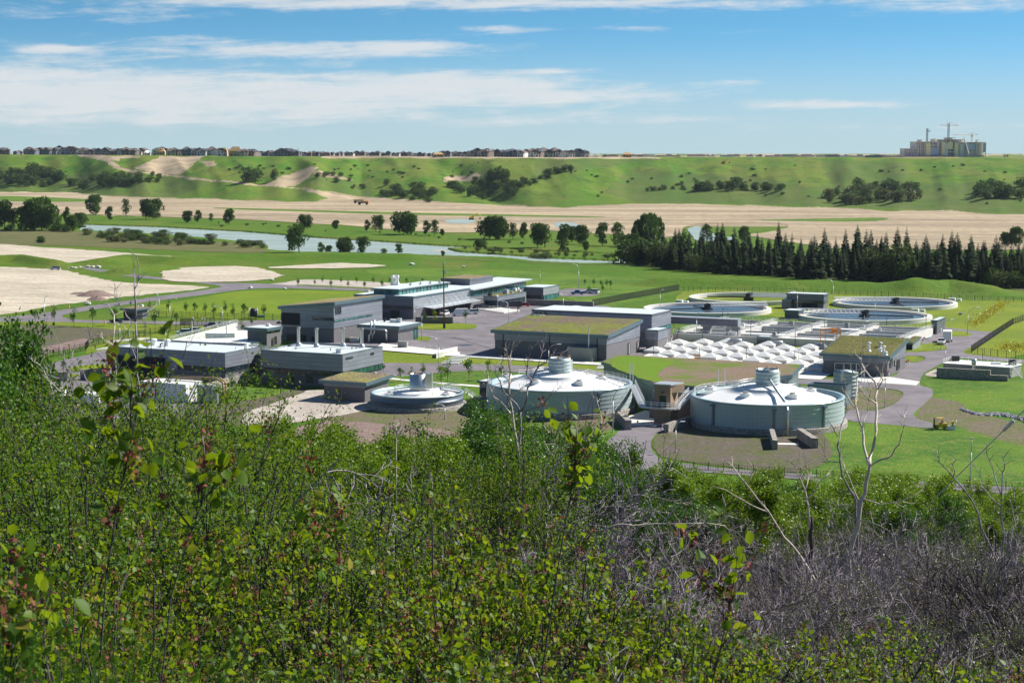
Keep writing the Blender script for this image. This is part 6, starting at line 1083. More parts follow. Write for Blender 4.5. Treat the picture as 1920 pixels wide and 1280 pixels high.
p = G(1784, 805, .1); e = thing('tool_skip', 'white and yellow equipment next to the forklift', 'equipment', p); mb = MB(); mb.hexa([(p[0] + x, p[1] + y, p[2] + z) for x, y, z in [(-1, -.5, 0), (.7, -.5, 0), (.7, .5, 0), (-1, .5, 0), (-.7, -.35, .8), (.8, -.35, 1.1), (.8, .35, 1.1), (-.7, .35, .8)]]); mb.build('body', MT['white'], e); mb = MB(); mb.box((p[0] + .2, p[1] - .1, p[2] + .7), (.5, .6, 1.1)); mb.build('engine_cover', MT['yellow'], e); mb = MB(); mb.tube([(p[0] + .7, p[1], p[2] + .8), (p[0] + 1.0, p[1], p[2] + 2.1)], .12, 6); mb.build('chute', MT['white'], e)
# guy wire with its fitting, lower right
a_, b_ = at_d(1782, 905, 70), at_d(1990, 700, 52); e = thing('guy_wire', 'pale guy wire with a thick fitting slanting up to the right edge', 'wire', (a_[0], a_[1], gz(a_[0], a_[1]))); A_, B_ = Vector(a_), Vector(b_)
g = A_ + (A_ - B_) * .5; mb = MB(); mb.tube([g, B_ + (B_ - A_) * .4], .02, 5); mb.build('cable', MT['white'], e); c_ = A_ + (B_ - A_) * .56; d_ = (B_ - A_).normalized(); mb = MB(); mb.tube([c_, c_ + d_ * .5, c_ + d_ * 1.3, c_ + d_ * 1.5], .06, 8); mb.build('turnbuckle', MT['white'], e)
# ------------------------------------------------------------------ construction machines far off
def machine(px, py, label, kind, z=.3, s=1.3, col='yellow', d=None):
    p = G(px, py, z) if d is None else (at_d(px, py, d)[0], d, gz(at_d(px, py, d)[0], d)); e = thing(kind, label, kind.replace('_', ' '), p); X = lambda x, y, z: (p[0] + x * s, p[1] + y * s, p[2] + z * s)
    if kind == 'dump_truck':
        mb = MB(); mb.hexa([X(*v) for v in [(-4, -1.5, 1.2), (2, -1.5, 1.2), (2, 1.5, 1.2), (-4, 1.5, 1.2), (-4.6, -1.7, 3.2), (2.2, -1.7, 3.0), (2.2, 1.7, 3.0), (-4.6, 1.7, 3.2)]]); mb.build('dump_body', MT['earth'], e); mb = MB(); mb.box(X(3.2, 0, 1), (2.2 * s, 2.6 * s, 2.2 * s)); mb.build('cab', MT['orange'], e)
        for x in (-3, 3): 
            for y in (-1.5, 1.5): mb = MB(); mb.tube([X(x, y - .3, 1), X(x, y + .3, 1)], 1.0 * s, 12); mb.build('wheel', MT['rubber'], e)
    else:
        mb = MB(); mb.box(X(0, -1, 0), (4 * s, .6 * s, .9 * s)); mb.box(X(0, 1, 0), (4 * s, .6 * s, .9 * s)); mb.build('tracks', MT['rubber'], e); mb = MB(); mb.box(X(0, 0, .9), (3.4 * s, 2.4 * s, 1.5 * s)); mb.box(X(.9, -.6, 2.3), (1.4 * s, 1.1 * s, .9 * s)); mb.build('body', MT[col], e)
        mb = MB(); mb.tube([X(1.5, 0, 2), X(4, 0, 4.8), X(6.5, 0, 3.8)], .3 * s, 6); mb.tube([X(6.5, 0, 3.8), X(6.8, 0, 1.2)], .25 * s, 6); mb.build('boom', MT[col], e); mb = MB(); mb.box(X(6.5, 0, .4), (1.2 * s, 1.2 * s, 1.1 * s)); mb.build('bucket', MT['black'], e)
machine(681, 384, 'dusty dump truck crossing the tan earthworks, the right one', 'dump_truck'); machine(673, 381, 'orange dump truck on the tan earthworks, the left one', 'dump_truck'); machine(884, 412, 'yellow excavator digging beside the left pond', 'excavator', s=1.1)
machine(1356, 294, 'orange excavator on the skyline above the bluff', 'excavator', d=2350, col='orange', s=1.2)
for k, (px, py) in enumerate([(212, 301), (217, 300.5), (224, 299)]): machine(px, py, 'small %s machine parked at the top of the dirt ramp, %s from the left' % (['orange', 'dark', 'orange'][k], ordi(k + 1)), 'excavator', d=2870, col=['orange', 'black', 'orange'][k], s=.7)
# ------------------------------------------------------------------ skyline houses
HM = [M_plain('house_wall_grey', (.25, .26, .28), .8), M_plain('house_wall_cream', (.55, .5, .42), .8), M_plain('house_wall_brown', (.2, .16, .14), .8), M_plain('house_wall_blue', (.14, .18, .23), .8), M_plain('house_wall_white', (.7, .7, .68), .8)]
RM_ = [M_plain('roof_dark', (.06, .065, .08), .8), M_plain('roof_brown', (.13, .1, .09), .8)]; SH = M_plain('bare_sheathing', (.62, .4, .17), .8)
def house_spec(i):
    r = random.Random(100 + i); w, d, h = r.uniform(9, 12), r.uniform(10, 13), r.uniform(5.2, 6.2); wm, rm = HM[i % 5], RM_[i % 2]; mb = MB(); mb.box((0, 0, -1.5), (w, d, h + 1.5)); mb.box((w * .22, -d / 2 - 1, -1.5), (w * .5, 2.4, h * .95)); wall = mb.mesh('wall', wm)
    mb = MB(); rh = r.uniform(2.2, 3.2); o = .5
    if i % 3: mb.add([(-w / 2 - o, -d / 2 - o, h), (w / 2 + o, -d / 2 - o, h), (w / 2 + o, d / 2 + o, h), (-w / 2 - o, d / 2 + o, h), (-w * .12, -d * .1, h + rh), (w * .12, d * .1, h + rh)], [(0, 1, 5, 4), (1, 2, 5), (2, 3, 4, 5), (3, 0, 4), (3, 2, 1, 0)])
    else: mb.add([(-w / 2 - o, -d / 2 - o, h), (w / 2 + o, -d / 2 - o, h), (w / 2 + o, d / 2 + o, h), (-w / 2 - o, d / 2 + o, h), (0, -d / 2 - o, h + rh), (0, d / 2 + o, h + rh)], [(0, 1, 4), (1, 2, 5, 4), (2, 3, 5), (3, 0, 4, 5), (3, 2, 1, 0)])
    a = w * .22; g = -d / 2 - 2.4; mb.add([(a - w * .28, g, h * .92), (a + w * .28, g, h * .92), (a, g, h + rh * .45), (a - w * .28, 0, h * .92), (a + w * .28, 0, h * .92), (a, 0, h + rh * .45)], [(0, 1, 2), (1, 4, 5, 2), (3, 0, 2, 5), (0, 3, 4, 1)]); roof = mb.mesh('roof', rm)
    mb = MB()
    for x in (-.3, .02, .3): mb.box((w * x, -d / 2 - (1.25 if x > 0 else .02) * (1 if x > 0 else 1) - (1.0 if x > 0 else 0), h * .58), (1.5, .1, 1.3))
    for x in (-.28, .22): mb.box((w * x, -d / 2 - (2.25 if x > 0 else .02), .9), (2.2, .1, 1.5))
    return [('wall', wall, []), ('roof', roof, []), ('window', mb.mesh('window', MT['glass']), [])]
HS = [house_spec(i) for i in range(10)]; cnt = 0
def edge_d(px):
    X = (px - 960) / F; lo = 1500.
    py = float(np.interp(px, *HB)); v = (640 - py) / F; return (cp + v * sp) * (-EYE / (-sp + v * cp)) * 1.0 + float(np.interp(px, [0, 400, 700, 1000, 1920], [430, 400, 480, 520, 560]))
RNGS = [(0, 14, 1.1, 5), (30, 50, .7, 6), (55, 118, 1.15, 6), (112, 140, 1.4, 7), (140, 200, 1.1, 6), (200, 268, 1.15, 6), (272, 292, .5, 7), (296, 430, 1.2, 6.2), (452, 482, 1.05, 6), (482, 520, .75, 6.5), (528, 560, 1.1, 7), (562, 640, .7, 8), (640, 682, .75, 9), (688, 770, .7, 9), (770, 830, .62, 8), (832, 886, .8, 7), (886, 1000, 1.15, 7.5), (1000, 1050, 1.15, 8), (1050, 1100, 1.1, 9)]
hl = []
for a, c, s, st in RNGS:
    x = a
    while x < c: hl.append((x + rnd.uniform(-1, 1), s * rnd.uniform(.85, 1.12))); x += st * (1.25 if s > .9 else 1.1)
hl.sort()
for k, (px, s) in enumerate(hl):
    d = edge_d(px) + rnd.uniform(45, 120) + (60 if s < .8 else 0); x = (px - 960) / F * d * cp; i = rnd.randrange(10); cl = ['grey', 'cream', 'brown', 'blue grey', 'white'][i % 5]
    spawn('suburban_house', HS[i], (x, d, gz(x, d) - .3), rnd.uniform(-.5, .5), (s * 1.12, s * 1.12, s * 1.18), '%s house with a %s roof on the skyline, %s from the left' % (cl, 'brown' if i % 2 else 'dark', ordi(k + 1)), 'house', 'houses along the top of the bluff')
# timber framed houses going up
def framed(px, w, h, label):
    d = edge_d(px) + 50; x = (px - 960) / F * d * cp; z = gz(x, d); e = thing('unfinished_house', label, 'house', (x, d, z)); mb = MB(); mb.box((x, d, z - 1), (w, 9, h * .55 + 1)); mb.build('wall', SH, e)
    mb = MB(); z0 = z + h * .55; mb.add([(x - w / 2, d - 5, z0), (x + w / 2, d - 5, z0), (x + w / 2, d + 5, z0), (x - w / 2, d + 5, z0), (x - w * .25, d, z0 + h * .45), (x + w * .25, d, z0 + h * .45)], [(0, 1, 5, 4), (1, 2, 5), (2, 3, 4, 5), (3, 0, 4)]); mb.build('roof', SH, e)
    mb = MB()
    for k in (-.3, 0, .3): mb.box((x + w * k, d - 4.6, z + 1), (1.8, .2, 2))
    mb.build('window', MT['dark'], e)
framed(442, 19, 13.5, 'big unfinished house of bright yellow sheathing on the skyline'); framed(302, 12, 11, 'unfinished orange brown house left of the bare slope top'); framed(420, 10, 12, 'smaller unfinished house left of the bright yellow one'); framed(822, 16, 6, 'low unfinished yellow roofed house mid skyline'); framed(1176, 12, 7, 'lone low unfinished house right of the house row')
for k in range(26):
    px = 1105 + k * 23 + rnd.uniform(-8, 8); d = edge_d(px) + rnd.uniform(60, 190); x = (px - 960) / F * d * cp; w = rnd.uniform(6, 26); mb = MB(); mb.box((0, 0, -1), (w, 8, rnd.uniform(2.8, 4.2))); mb.box((w * .2, 0, 1.5), (w * .3, 6, 2.2))
    tag(mb.build('site_shed', HM[rnd.choice([1, 4, 1, 0])], None, None), 'pale low building on the far plateau right of the houses, %s from the left' % ordi(k + 1), 'shed', 'low buildings on the far plateau').location = (x, d, gz(x, d))
for k, (px, w, h) in enumerate([(1485, 60, 6.5), (1580, 22, 4.5), (1617, 24, 6), (1545, 40, 3.5)]):
    d = edge_d(px) + 60; x = (px - 960) / F * d * cp; mb = MB(); mb.lathe((0, 0, -1), [(1, 0), (.7, .5), (.35, .9), (.01, 1)], 28); mb.v = [(a * w / 2 * rnd.uniform(.9, 1.1), b_ * 12, c_ * h * rnd.uniform(.85, 1.1)) for a, b_, c_ in mb.v]; o = mb.build('soil_stockpile', MT['darksoil'], None, None); o.location = (x, d, gz(x, d)); tag(o, 'dark soil stockpile on the skyline, %s from the left' % ordi([0, 2, 3, 1][k] + 1), 'stockpile', 'dark soil stockpiles on the skyline')
# ------------------------------------------------------------------ hospital under construction with cranes
dH = 2480.; hx = lambda px: (px - 960) / F * dH * cp
zb = at_d(1770, 297.5, dH)[2]; e = thing('unfinished_hospital', 'large concrete hospital under construction on the plateau', 'building', (hx(1770), dH, zb))
hm = M_plain('bare_concrete_frame', (.86, .78, .72), .9, 0, .12, .1); hb = M_plain('blue_wrap', (.4, .48, .66), .7); hy = M_plain('yellow_board', (.9, .8, .48), .8)
def hz_(py): return at_d(1770, py, dH)[2]
for x0, x1, yt, dp in [(1695, 1720, 279, 30), (1717, 1760, 266, 40), (1757, 1808, 262, 44), (1806, 1848, 267, 38), (1700, 1712, 283, 34), (1722, 1730, 262.5, 12), (1747, 1755, 261, 14), (1773, 1790, 258.5, 16), (1830, 1836, 263, 10)]:
    mb = MB(); n = 7; z1 = hz_(yt); xa, xb = hx(x0), hx(x1); nf = max(3, int((z1 - zb) / 4.2))
    mb.box(((xa + xb) / 2, dH + dp / 2 + 2, zb - 3), (xb - xa - 1.5, dp - 6, z1 - zb + 3)); mb.build('core', hm, e)
    mb = MB()
    for f in range(nf + 1): mb.box(((xa + xb) / 2, dH + dp / 2, zb + (z1 - zb) * f / nf - .3), (xb - xa, dp, .7))
    for k in range(int((xb - xa) / 6) + 1): mb.box((xa + .5 + k * 6, dH + .5, zb - 3), (.9, .9, z1 - zb + 3)); 
    mb.build('floor_slabs', hm, e)
for x0, x1, y0, y1, m in [(1736, 1745, 268, 292, hy), (1766, 1772, 266, 292, hy), (1778, 1786, 266, 280, hy), (1790, 1797, 268, 294, hy), (1812, 1828, 270, 282, hb), (1843, 1848.5, 268, 285, hb), (1745, 1758, 276, 292, hb), (1772, 1778, 268, 294, HM[4]), (1800, 1806, 270, 294, HM[4]), (1712, 1722, 287, 298, HM[1])]:
    mb = MB(); mb.box(((hx(x0) + hx(x1)) / 2, dH - .6, hz_(y1)), (hx(x1) - hx(x0), .8, hz_(y0) - hz_(y1))); mb.build('panel', m, e)
for k, (px, yt, jl, jr, yj) in enumerate([(1741, 241, 1741, 1747, 246), (1781, 231, 1764, 1800, 235), (1825, 249, 1787, 1837, 253)]):
    x = hx(px); e = thing('tower_crane', ['short blue crane at the left of the hospital', 'tallest crane above the middle of the hospital', 'right hand crane with a long white jib'][k], 'crane', (x, dH + 10, zb)); mb = MB(); zt = hz_(yt)
    for sx in (-.9, .9):
        for sy in (-.9, .9): mb.tube([(x + sx, dH + 10 + sy, zb), (x + sx, dH + 10 + sy, zt)], .32, 4)
    for f in range(int((zt - zb) / 3)): z = zb + f * 3; mb.tube([(x - .9, dH + 9.1, z), (x + .9, dH + 9.1, z + 3)], .2, 3)
    mb.build('mast', HM[3] if k < 2 else HM[4], e); mb = MB(); zj = hz_(yj); mb.tube([(hx(jl), dH + 10, zj), (hx(jr), dH + 10, zj)], .55, 4); mb.tube([(hx(jl), dH + 10, zj), (x, dH + 10, zt + 1)], .15, 3); mb.tube([(hx(jr), dH + 10, zj), (x, dH + 10, zt + 1)], .15, 3); mb.build('jib', HM[4] if k else HM[3], e); mb = MB(); mb.box((x, dH + 10, zj - 2.5), (2.6, 2.4, 2.4)); mb.build('cab', HM[4], e)
mb = MB(); mb.tube([(hx(1817), dH - 8, zb), (hx(1804), dH - 8, hz_(256))], .6, 4); tag(mb.build('crawler_boom', HM[4], None, (hx(1817), dH - 8, zb)), 'white slanting crane boom before the hospital', 'crane')
for k, (px, yb, yt, m) in enumerate([(559, 296, 277, 'black'), (289, 292, 281, 'white')]): d = edge_d(px) + 40; x = (px - 960) / F * d * cp; z = gz(x, d); mb = MB(); mb.tube([(x, d, z), (x, d, at_d(px, yt, d)[2])], .5, 5, .2); tag(mb.build('radio_mast', MT[m], None, (x, d, z)), ['thin dark mast among the skyline houses', 'white spike between two groups of houses'][k], 'mast')
for k, (px, c) in enumerate([(1884, 'tank'), (1889, 'orange'), (1327, 'tank')]): d = edge_d(px) + 50; x = (px - 960) / F * d * cp; z = gz(x, d); mb = MB(); mb.box((x, d, z + 1), (2.6, .3, 2.6)); mb.box((x, d, z), (.4, .4, 1.2)); tag(mb.build('road_sign', MT[c], None, (x, d, z)), ['green sign on the far right skyline', 'orange sign on the far right skyline', 'green sign on the skyline before the excavator'][k], 'sign')
# ------------------------------------------------------------------ foliage kit
def unit(a): return a / np.maximum(np.linalg.norm(a, axis=-1, keepdims=True), 1e-9)
def leaves(rg, P, D, size, near=False, width=.62, flat=.5):
    """leaves at points P pointing along D"""
    n = len(P); D = unit(D); N = unit(np.stack([rg.normal(0, .6, n), rg.normal(0, .6, n), np.full(n, flat) + rg.normal(0, .4, n)], -1)); Sd = unit(np.cross(D, N)); N = np.cross(Sd, D); L = size * rg.uniform(.65, 1.2, n)
    if near: pts = [(0, 0, 0), (.33, .3, .07), (.36, .62, .05), (0, 1, -.1), (-.36, .62, .05), (-.33, .3, .07), (0, .35, -.02), (0, .68, -.04)]; fs = [(0, 1, 6), (6, 1, 2), (6, 2, 7), (7, 2, 3), (7, 3, 4), (6, 7, 4), (6, 4, 5), (0, 6, 5)]
    else: pts = [(0, 0, 0), (width / 2, .5, .1), (0, 1, 0), (-width / 2, .5, .1)]; fs = [(0, 1, 2, 3)]
    k = len(pts); V = np.empty((n, k, 3), np.float32)
    for i, (x, y, z) in enumerate(pts): V[:, i] = P + L[:, None] * (x * Sd + y * D + z * N)
    T = (np.array(fs)[None] + (np.arange(n) * k)[:, None, None]).reshape(-1, len(fs[0])); return V.reshape(-1, 3), T, np.repeat(rg.random(n), len(fs))
def leafmesh(name, rg, P, D, size, mat, **kw):
    V, T, r = leaves(rg, np.asarray(P, float), np.asarray(D, float), size, **kw); return np_mesh(name, V, T, mat, r)
def grow(r, p, d, L, rad, lvl, out, n=6, bend=.25, kids=(3, 5), ang=.7, shrink=.55, up=.12, kink=0.):
    pts = [p.copy()]; d = d.normalized()
    for k in range(n):
        d = (d + Vector((r.gauss(0, bend), r.gauss(0, bend), r.gauss(0, bend) + up)) * .5).normalized(); p = p + d * (L / n); pts.append(p.copy())
    out.append((lvl, pts, rad))
    if lvl > 0:
        for k in range(r.randint(*kids)):
            q = r.uniform(.25, .97); i = min(n - 1, int(q * n)); f = q * n - i; b = pts[i].lerp(pts[i + 1], f); dd = (pts[i + 1] - pts[i]).normalized(); a = r.uniform(0, 6.283)
            s = dd.orthogonal().normalized(); s = s * math.cos(a) + dd.cross(s) * math.sin(a); w = r.uniform(ang * .7, ang * 1.3); grow(r, b, dd * math.cos(w) + s * math.sin(w), L * shrink * r.uniform(.6, 1.2) * (1.15 - q * .5), rad * .55 * (1.1 - q * .4), lvl - 1, out, max(3, n - 1), bend, kids, ang, shrink, up)
def twigs(out, n=3, rmin=.0): 
    mb = MB()
    for lvl, pts, rad in out: mb.tube(pts, max(rad, rmin), n if lvl < 2 else 5, max(rad * .35, rmin))
    return mb
LM = dict(sask=M_leaf('broad_leaf', (.04, .125, .004), (.13, .22, .008), (.36, .46, .012), .45, .4, .55, (.93, (.3, .25, .03))), shrub=M_leaf('shrub_leaf', (.035, .12, .004), (.105, .205, .007), (.25, .35, .01), .4, .4, .6, (.96, (.3, .26, .04))),
 aspen=M_leaf('poplar_leaf', (.028, .095, .008), (.06, .15, .012), (.12, .25, .015), .33, .4), bright=M_leaf('bright_poplar_leaf', (.1, .2, .005), (.16, .27, .008), (.26, .36, .015), .36, .3), olive=M_leaf('olive_leaf', (.06, .085, .012), (.11, .13, .02), (.16, .16, .04), .3, .4),
 far=M_leaf('cottonwood_leaf', (.05, .11, .012), (.095, .165, .02), (.08, .14, .02), .22, .6, .7), pale=M_leaf('willow_leaf', (.07, .1, .03), (.11, .15, .045), (.12, .18, .03), .25, .5, .7), spruce=M_leaf('spruce_needles', (.012, .042, .012), (.045, .085, .02), (.02, .05, .01), .1, .6, 1.0), fruit=M_leaf('fruit_clusters', (.14, .035, .03), (.34, .1, .07), (.2, .06, .04), .15, .4, .8), hill=M_leaf('hill_shrub_leaf', (.035, .09, .01), (.075, .13, .015), (.07, .12, .02), .2, .6, .8), grass=M_leaf('grass_blade', (.1, .26, .02), (.2, .4, .04), (.2, .35, .04), .4, .3))
# --- crowns made of leaf clumps on lobes
def crown_pts(rg, n, H, W_, lobes, z0=.18, rad=(.16, .3), shape=1.0):
    P = []; D = []; a = rg.uniform(0, 6.283, lobes); q = rg.random(lobes) ** .8; z = z0 + (1 - z0) * (.08 + .84 * q); w = np.sin(np.pi * np.clip((z - z0 * .6) / (1.06 - z0 * .6), 0, 1)) ** .7 * shape
    c = np.stack([np.cos(a) * w * W_ / 2 * rg.uniform(.15, .8, lobes), np.sin(a) * w * W_ / 2 * rg.uniform(.15, .8, lobes), z * H], -1); R_ = rg.uniform(rad[0], rad[1], lobes) * W_
    i = rg.integers(0, lobes, n); v = unit(rg.normal(0, 1, (n, 3))); rr = R_[i] * rg.uniform(.3, 1.2, n) ** .7; p = c[i] + v * rr[:, None] * np.array([1, 1, .8]); return p, v + np.array([0, 0, .25]) + rg.normal(0, .5, (n, 3)), c
def tree_spec(seed, H, W_, n, size, mat, lobes=16, bark='bark', z0=.2, rad=(.16, .3), tr=.02):
    rg = np.random.default_rng(seed); P, D, c = crown_pts(rg, n, H, W_, lobes, z0, rad); cr = leafmesh('crown', rg, P, D, size, LM[mat], width=.8); mb = MB(); r = random.Random(seed)
    top = H * .8; path = [(r.uniform(-.02, .02) * H * k, r.uniform(-.02, .02) * H * k, top * k / 4) for k in range(5)]; mb.tube([(0, 0, -.5)] + path, H * tr, 6, H * tr * .3)
    for q in c[:14]: zz = max(.12 * H, q[2] * .55); mb.tube([(0, 0, zz), (q[0] * .5, q[1] * .5, (zz + q[2]) / 2 + .03 * H), tuple(q)], H * tr * .38, 4, H * tr * .12)
    return [('crown', cr, []), ('trunk', mb.mesh('trunk', MT[bark]), [])]
def spruce_spec(seed, H=16, W_=4.6):
    rg = np.random.default_rng(seed); V = []; T = []; m = int(30 + rg.integers(0, 8))
    for i in range(m):
        t = (i + .5) / m; z = H * (.06 + .92 * t); Rr = W_ / 2 * (1 - t) ** .85 * rg.uniform(.75, 1.15) + .12
        for k in range(9):
            a = rg.uniform(0, 6.283); L = Rr * rg.uniform(.7, 1.15); w = max(.14, L * .36); dz = -L * rg.uniform(.12, .45); c, s = math.cos(a), math.sin(a); b = len(V)
            V += [(0, 0, z), (c * L * .6 - s * w, s * L * .6 + c * w, z + dz * .5 - .12), (c * L, s * L, z + dz), (c * L * .6 + s * w, s * L * .6 - c * w, z + dz * .5 - .12), (c * L * .55, s * L * .55, z + dz * .3 - w * 1.3)]
            T += [(b, b + 1, b + 2, b + 3), (b, b + 4, b + 2, b + 4)]
    T = np.array([t if t[3] != t[1] else (t[0], t[1], t[2], t[0]) for t in T]); V = np.array(V); q = T[0::2]; tri = T[1::2][:, :3]
    # keep one face size: split the quads
    F3 = np.concatenate([q[:, [0, 1, 2]], q[:, [0, 2, 3]], tri]); cr = np_mesh('crown', V, F3, LM['spruce'], rg.random(len(F3))); mb = MB(); mb.tube([(0, 0, -.5), (0, 0, H * .97)], H * .014, 6, .03); return [('crown', cr, []), ('trunk', mb.mesh('trunk', MT['bark']), [])]
FAR = [tree_spec(1, 10, 10, 3600, .7, 'far', 44, z0=.05, rad=(.08, .16)), tree_spec(2, 10, 8, 3000, .65, 'far', 30, z0=.05, rad=(.09, .18)), tree_spec(3, 10, 6.5, 2200, .6, 'far', 20, z0=.1, rad=(.1, .19)), tree_spec(4, 10, 13, 3800, .75, 'far', 44, z0=.02, rad=(.07, .14)), tree_spec(5, 10, 7, 1300, .6, 'far', 18, z0=.2, rad=(.12, .22), tr=.025)]
BUSH = [tree_spec(11 + i, 4, 5.5, 900, .45, m, 22, z0=.02, rad=(.1, .22)) for i, m in enumerate(['hill', 'hill', 'pale', 'olive'])] + [tree_spec(16, 4, 4.0, 900, .45, 'hill', 12, z0=.02, rad=(.24, .36))]
SPR = [spruce_spec(20 + i, 16, w) for i, w in enumerate([6.2, 7.4, 5.2, 6.8])]
YNG = [tree_spec(30 + i, 5, 1.7, 380, .28, 'aspen', 9, z0=.22, rad=(.22, .34), tr=.012) for i in range(3)] + [tree_spec(34, 5, 2.2, 420, .26, 'bright', 10, z0=.25, rad=(.2, .32), tr=.012)]
def hit(px, py, lo=1400, hi=3600):
    a, b, c = ray(px, py); Y = np.arange(lo, hi, 3.); t = Y / b; g = ground(a * t, Y); w = np.nonzero(EYE + c * t < g)[0]; i = w[0] if len(w) else len(Y) - 1; return a * t[i], float(Y[i]), float(g[i])
def put_tree(sp, px, yb, yt, name, label, cat, group, H, hill=False, wide=1., z=0.):
    p = hit(px, yb) if hill else G(px, yb, z)
    if not hill: p = (p[0], p[1], gz(p[0], p[1]) if p[1] > 920 or p[1] < 300 else z)
    h = at_d(px, yt, p[1])[2] - p[2]; s = h / H; return spawn(name, sp, p, rnd.uniform(0, 6.28), (s * wide, s * wide, s), label, cat, group)
def listed(L, sp, name, lab, cat, group, H, **kw):
    for k, q in enumerate(sorted(L)): put_tree(sp(k, q), q[0], q[1], q[2], name, lab % ordi(k + 1), cat, group, H, wide=q[3] if len(q) > 3 else 1., **kw)
FARB = [(178, 403, 365), (206, 414, 387), (237, 407, 373, .8), (274, 411, 373), (288, 411, 374), (352, 417, 395, 1.2), (371, 417, 394, 1.2), (396, 417, 400), (430, 422, 391), (571, 430, 403), (630, 430, 413), (688, 434, 412), (705, 435, 404), (713, 435, 403, .7), (756, 439, 398), (770, 440, 401), (799, 441, 413), (815, 442, 412), (829, 443, 429), (918, 448, 407), (932, 449, 405), (945, 448, 413), (962, 449, 418), (982, 449, 417, .7), (1072, 453, 425), (1090, 458, 422), (1130, 461, 417), (1158, 461, 417), (1195, 462, 412, .7), (1208, 462, 403, .55), (1222, 460, 400, .5), (1236, 458, 407, .6), (1325, 456, 420), (1395, 452, 424, 1.2), (1905, 462, 425), (1887, 462, 436)]
listed(FARB, lambda k, q: FAR[(k * 7) % 5], 'cottonwood_tree', 'dark green cottonwood on the far river bank, %s from the left', 'tree', 'cottonwoods on the far river bank', 10)
NEARB = [(561, 473, 420), (548, 466, 428, .7), (601, 470, 454), (617, 468, 460), (646, 469, 446), (680, 470, 443), (748, 476, 457, 1.4), (900, 463, 449), (1008, 464, 418), (1022, 464, 420), (1058, 470, 420, .8), (1098, 470, 452), (8, 430, 375), (24, 430, 390), (41, 430, 388), (63, 431, 374), (78, 431, 372), (92, 433, 384), (110, 432, 405), (127, 431, 388, .6), (136, 434, 404), (150, 424, 400), (-20, 430, 378), (-45, 430, 383), (720, 474, 466, 1.5), (830, 480, 470), (1180, 478, 440), (1200, 480, 445)]
listed(NEARB, lambda k, q: FAR[(k * 3) % 5], 'riverside_tree', 'leafy tree on the near river bank, %s from the left', 'tree', 'trees on the near river bank', 10)
def scatter(poly, n, hp, label, spf, name='hillside_shrub', hill=True, wide=(1, 1.6), grp=None, H=4):
    xs = [p[0] for p in poly]; ys_ = [p[1] for p in poly]; k = 0; out = []
    while k < n:
        px, py = rnd.uniform(min(xs), max(xs)), rnd.uniform(min(ys_), max(ys_))
        if inpoly(np.array([px]), np.array([py]), poly)[0]: k += 1; out.append((px, py))
    out.sort()
    for i, (px, py) in enumerate(out): h = rnd.uniform(*hp); put_tree(spf(), px, py, py - h, name, label + ', %s from the left' % ordi(i + 1), 'shrub' if 'shrub' in name else 'tree', grp or label, H, hill, rnd.uniform(*wide))
DB = lambda: BUSH[rnd.choice([0, 1, 4])]; PB = lambda: BUSH[rnd.choice([2, 3, 2])]; AB = lambda: rnd.choice(BUSH)
scatter([(-30, 330), (60, 322), (122, 336), (118, 350), (40, 352), (-30, 348)], 34, (10, 19), 'dark shrub in the far left grove on the bluff', DB)
scatter([(130, 345), (200, 328), (312, 334), (300, 345), (200, 352), (135, 358)], 34, (8, 16), 'dark shrub in the second grove on the bluff', DB)
scatter([(708, 366), (740, 352), (800, 358), (828, 376), (800, 382), (740, 374)], 26, (8, 16), 'dark shrub at the foot of the bluff in the middle', DB); scatter([(586, 330), (620, 322), (660, 340), (690, 352), (700, 362), (640, 352)], 12, (4, 9), 'low scrub below the small dirt scar', AB)
scatter([(842, 350), (880, 345), (960, 345), (967, 368), (900, 375), (860, 362)], 28, (9, 16), 'dark shrub filling the middle gully', DB); scatter([(916, 342), (958, 336), (958, 346), (916, 350)], 7, (18, 26), 'tall dark tree in the middle gully', DB, 'gully_tree', wide=(.7, .9)); scatter([(962, 348), (1068, 318), (1072, 322), (975, 356)], 20, (7, 13), 'dark shrub in the line climbing the bluff', DB)
scatter([(1205, 352), (1260, 345), (1300, 350), (1300, 358), (1210, 360)], 12, (5, 10), 'brownish shrub on the right bluff', PB); scatter([(1305, 356), (1330, 352), (1395, 350), (1398, 357), (1320, 367)], 14, (10, 18), 'round dark shrub on the right bluff', DB); scatter([(1405, 357), (1468, 353), (1466, 360), (1415, 360)], 8, (8, 14), 'small dark shrub group on the right bluff', DB)
scatter([(1530, 378), (1560, 365), (1610, 350), (1680, 350), (1728, 362), (1724, 378), (1600, 385)], 44, (10, 21), 'dark shrub in the big grove right of centre', AB); scatter([(1830, 370), (1850, 350), (1960, 350), (1960, 375), (1850, 375)], 24, (11, 22), 'dark shrub in the grove at the right edge', DB); scatter([(1100, 372), (1200, 330), (1500, 330), (1500, 370)], 12, (3, 6), 'tiny shrub dotted on the open bluff', AB); scatter([(1000, 312), (1500, 310), (1940, 310), (1940, 385), (1500, 376), (1120, 368)], 36, (2, 4.5), 'low scrub bush on the right bluff', AB, wide=(1.5, 3)); scatter([(400, 312), (900, 305), (900, 335), (600, 345), (420, 335)], 40, (2, 4.5), 'low scrub bush on the left bluff', AB, wide=(1.5, 3))
for q in [(466, 343, 318, 1.1), (479, 343, 319, 1.1), (514, 338, 320, .8), (725, 348, 337, 1.2), (286, 330, 322, 1.2)]: put_tree(BUSH[4], q[0], q[1], q[2], 'hillside_tree', 'single dark tree on the open bluff, %s' % {466: 'left one of the round pair', 479: 'right one of the round pair', 514: 'slim one right of the round pair', 725: 'alone above the middle grove', 286: 'small one by the dirt road'}[q[0]], 'tree', None, 4, True, q[3])
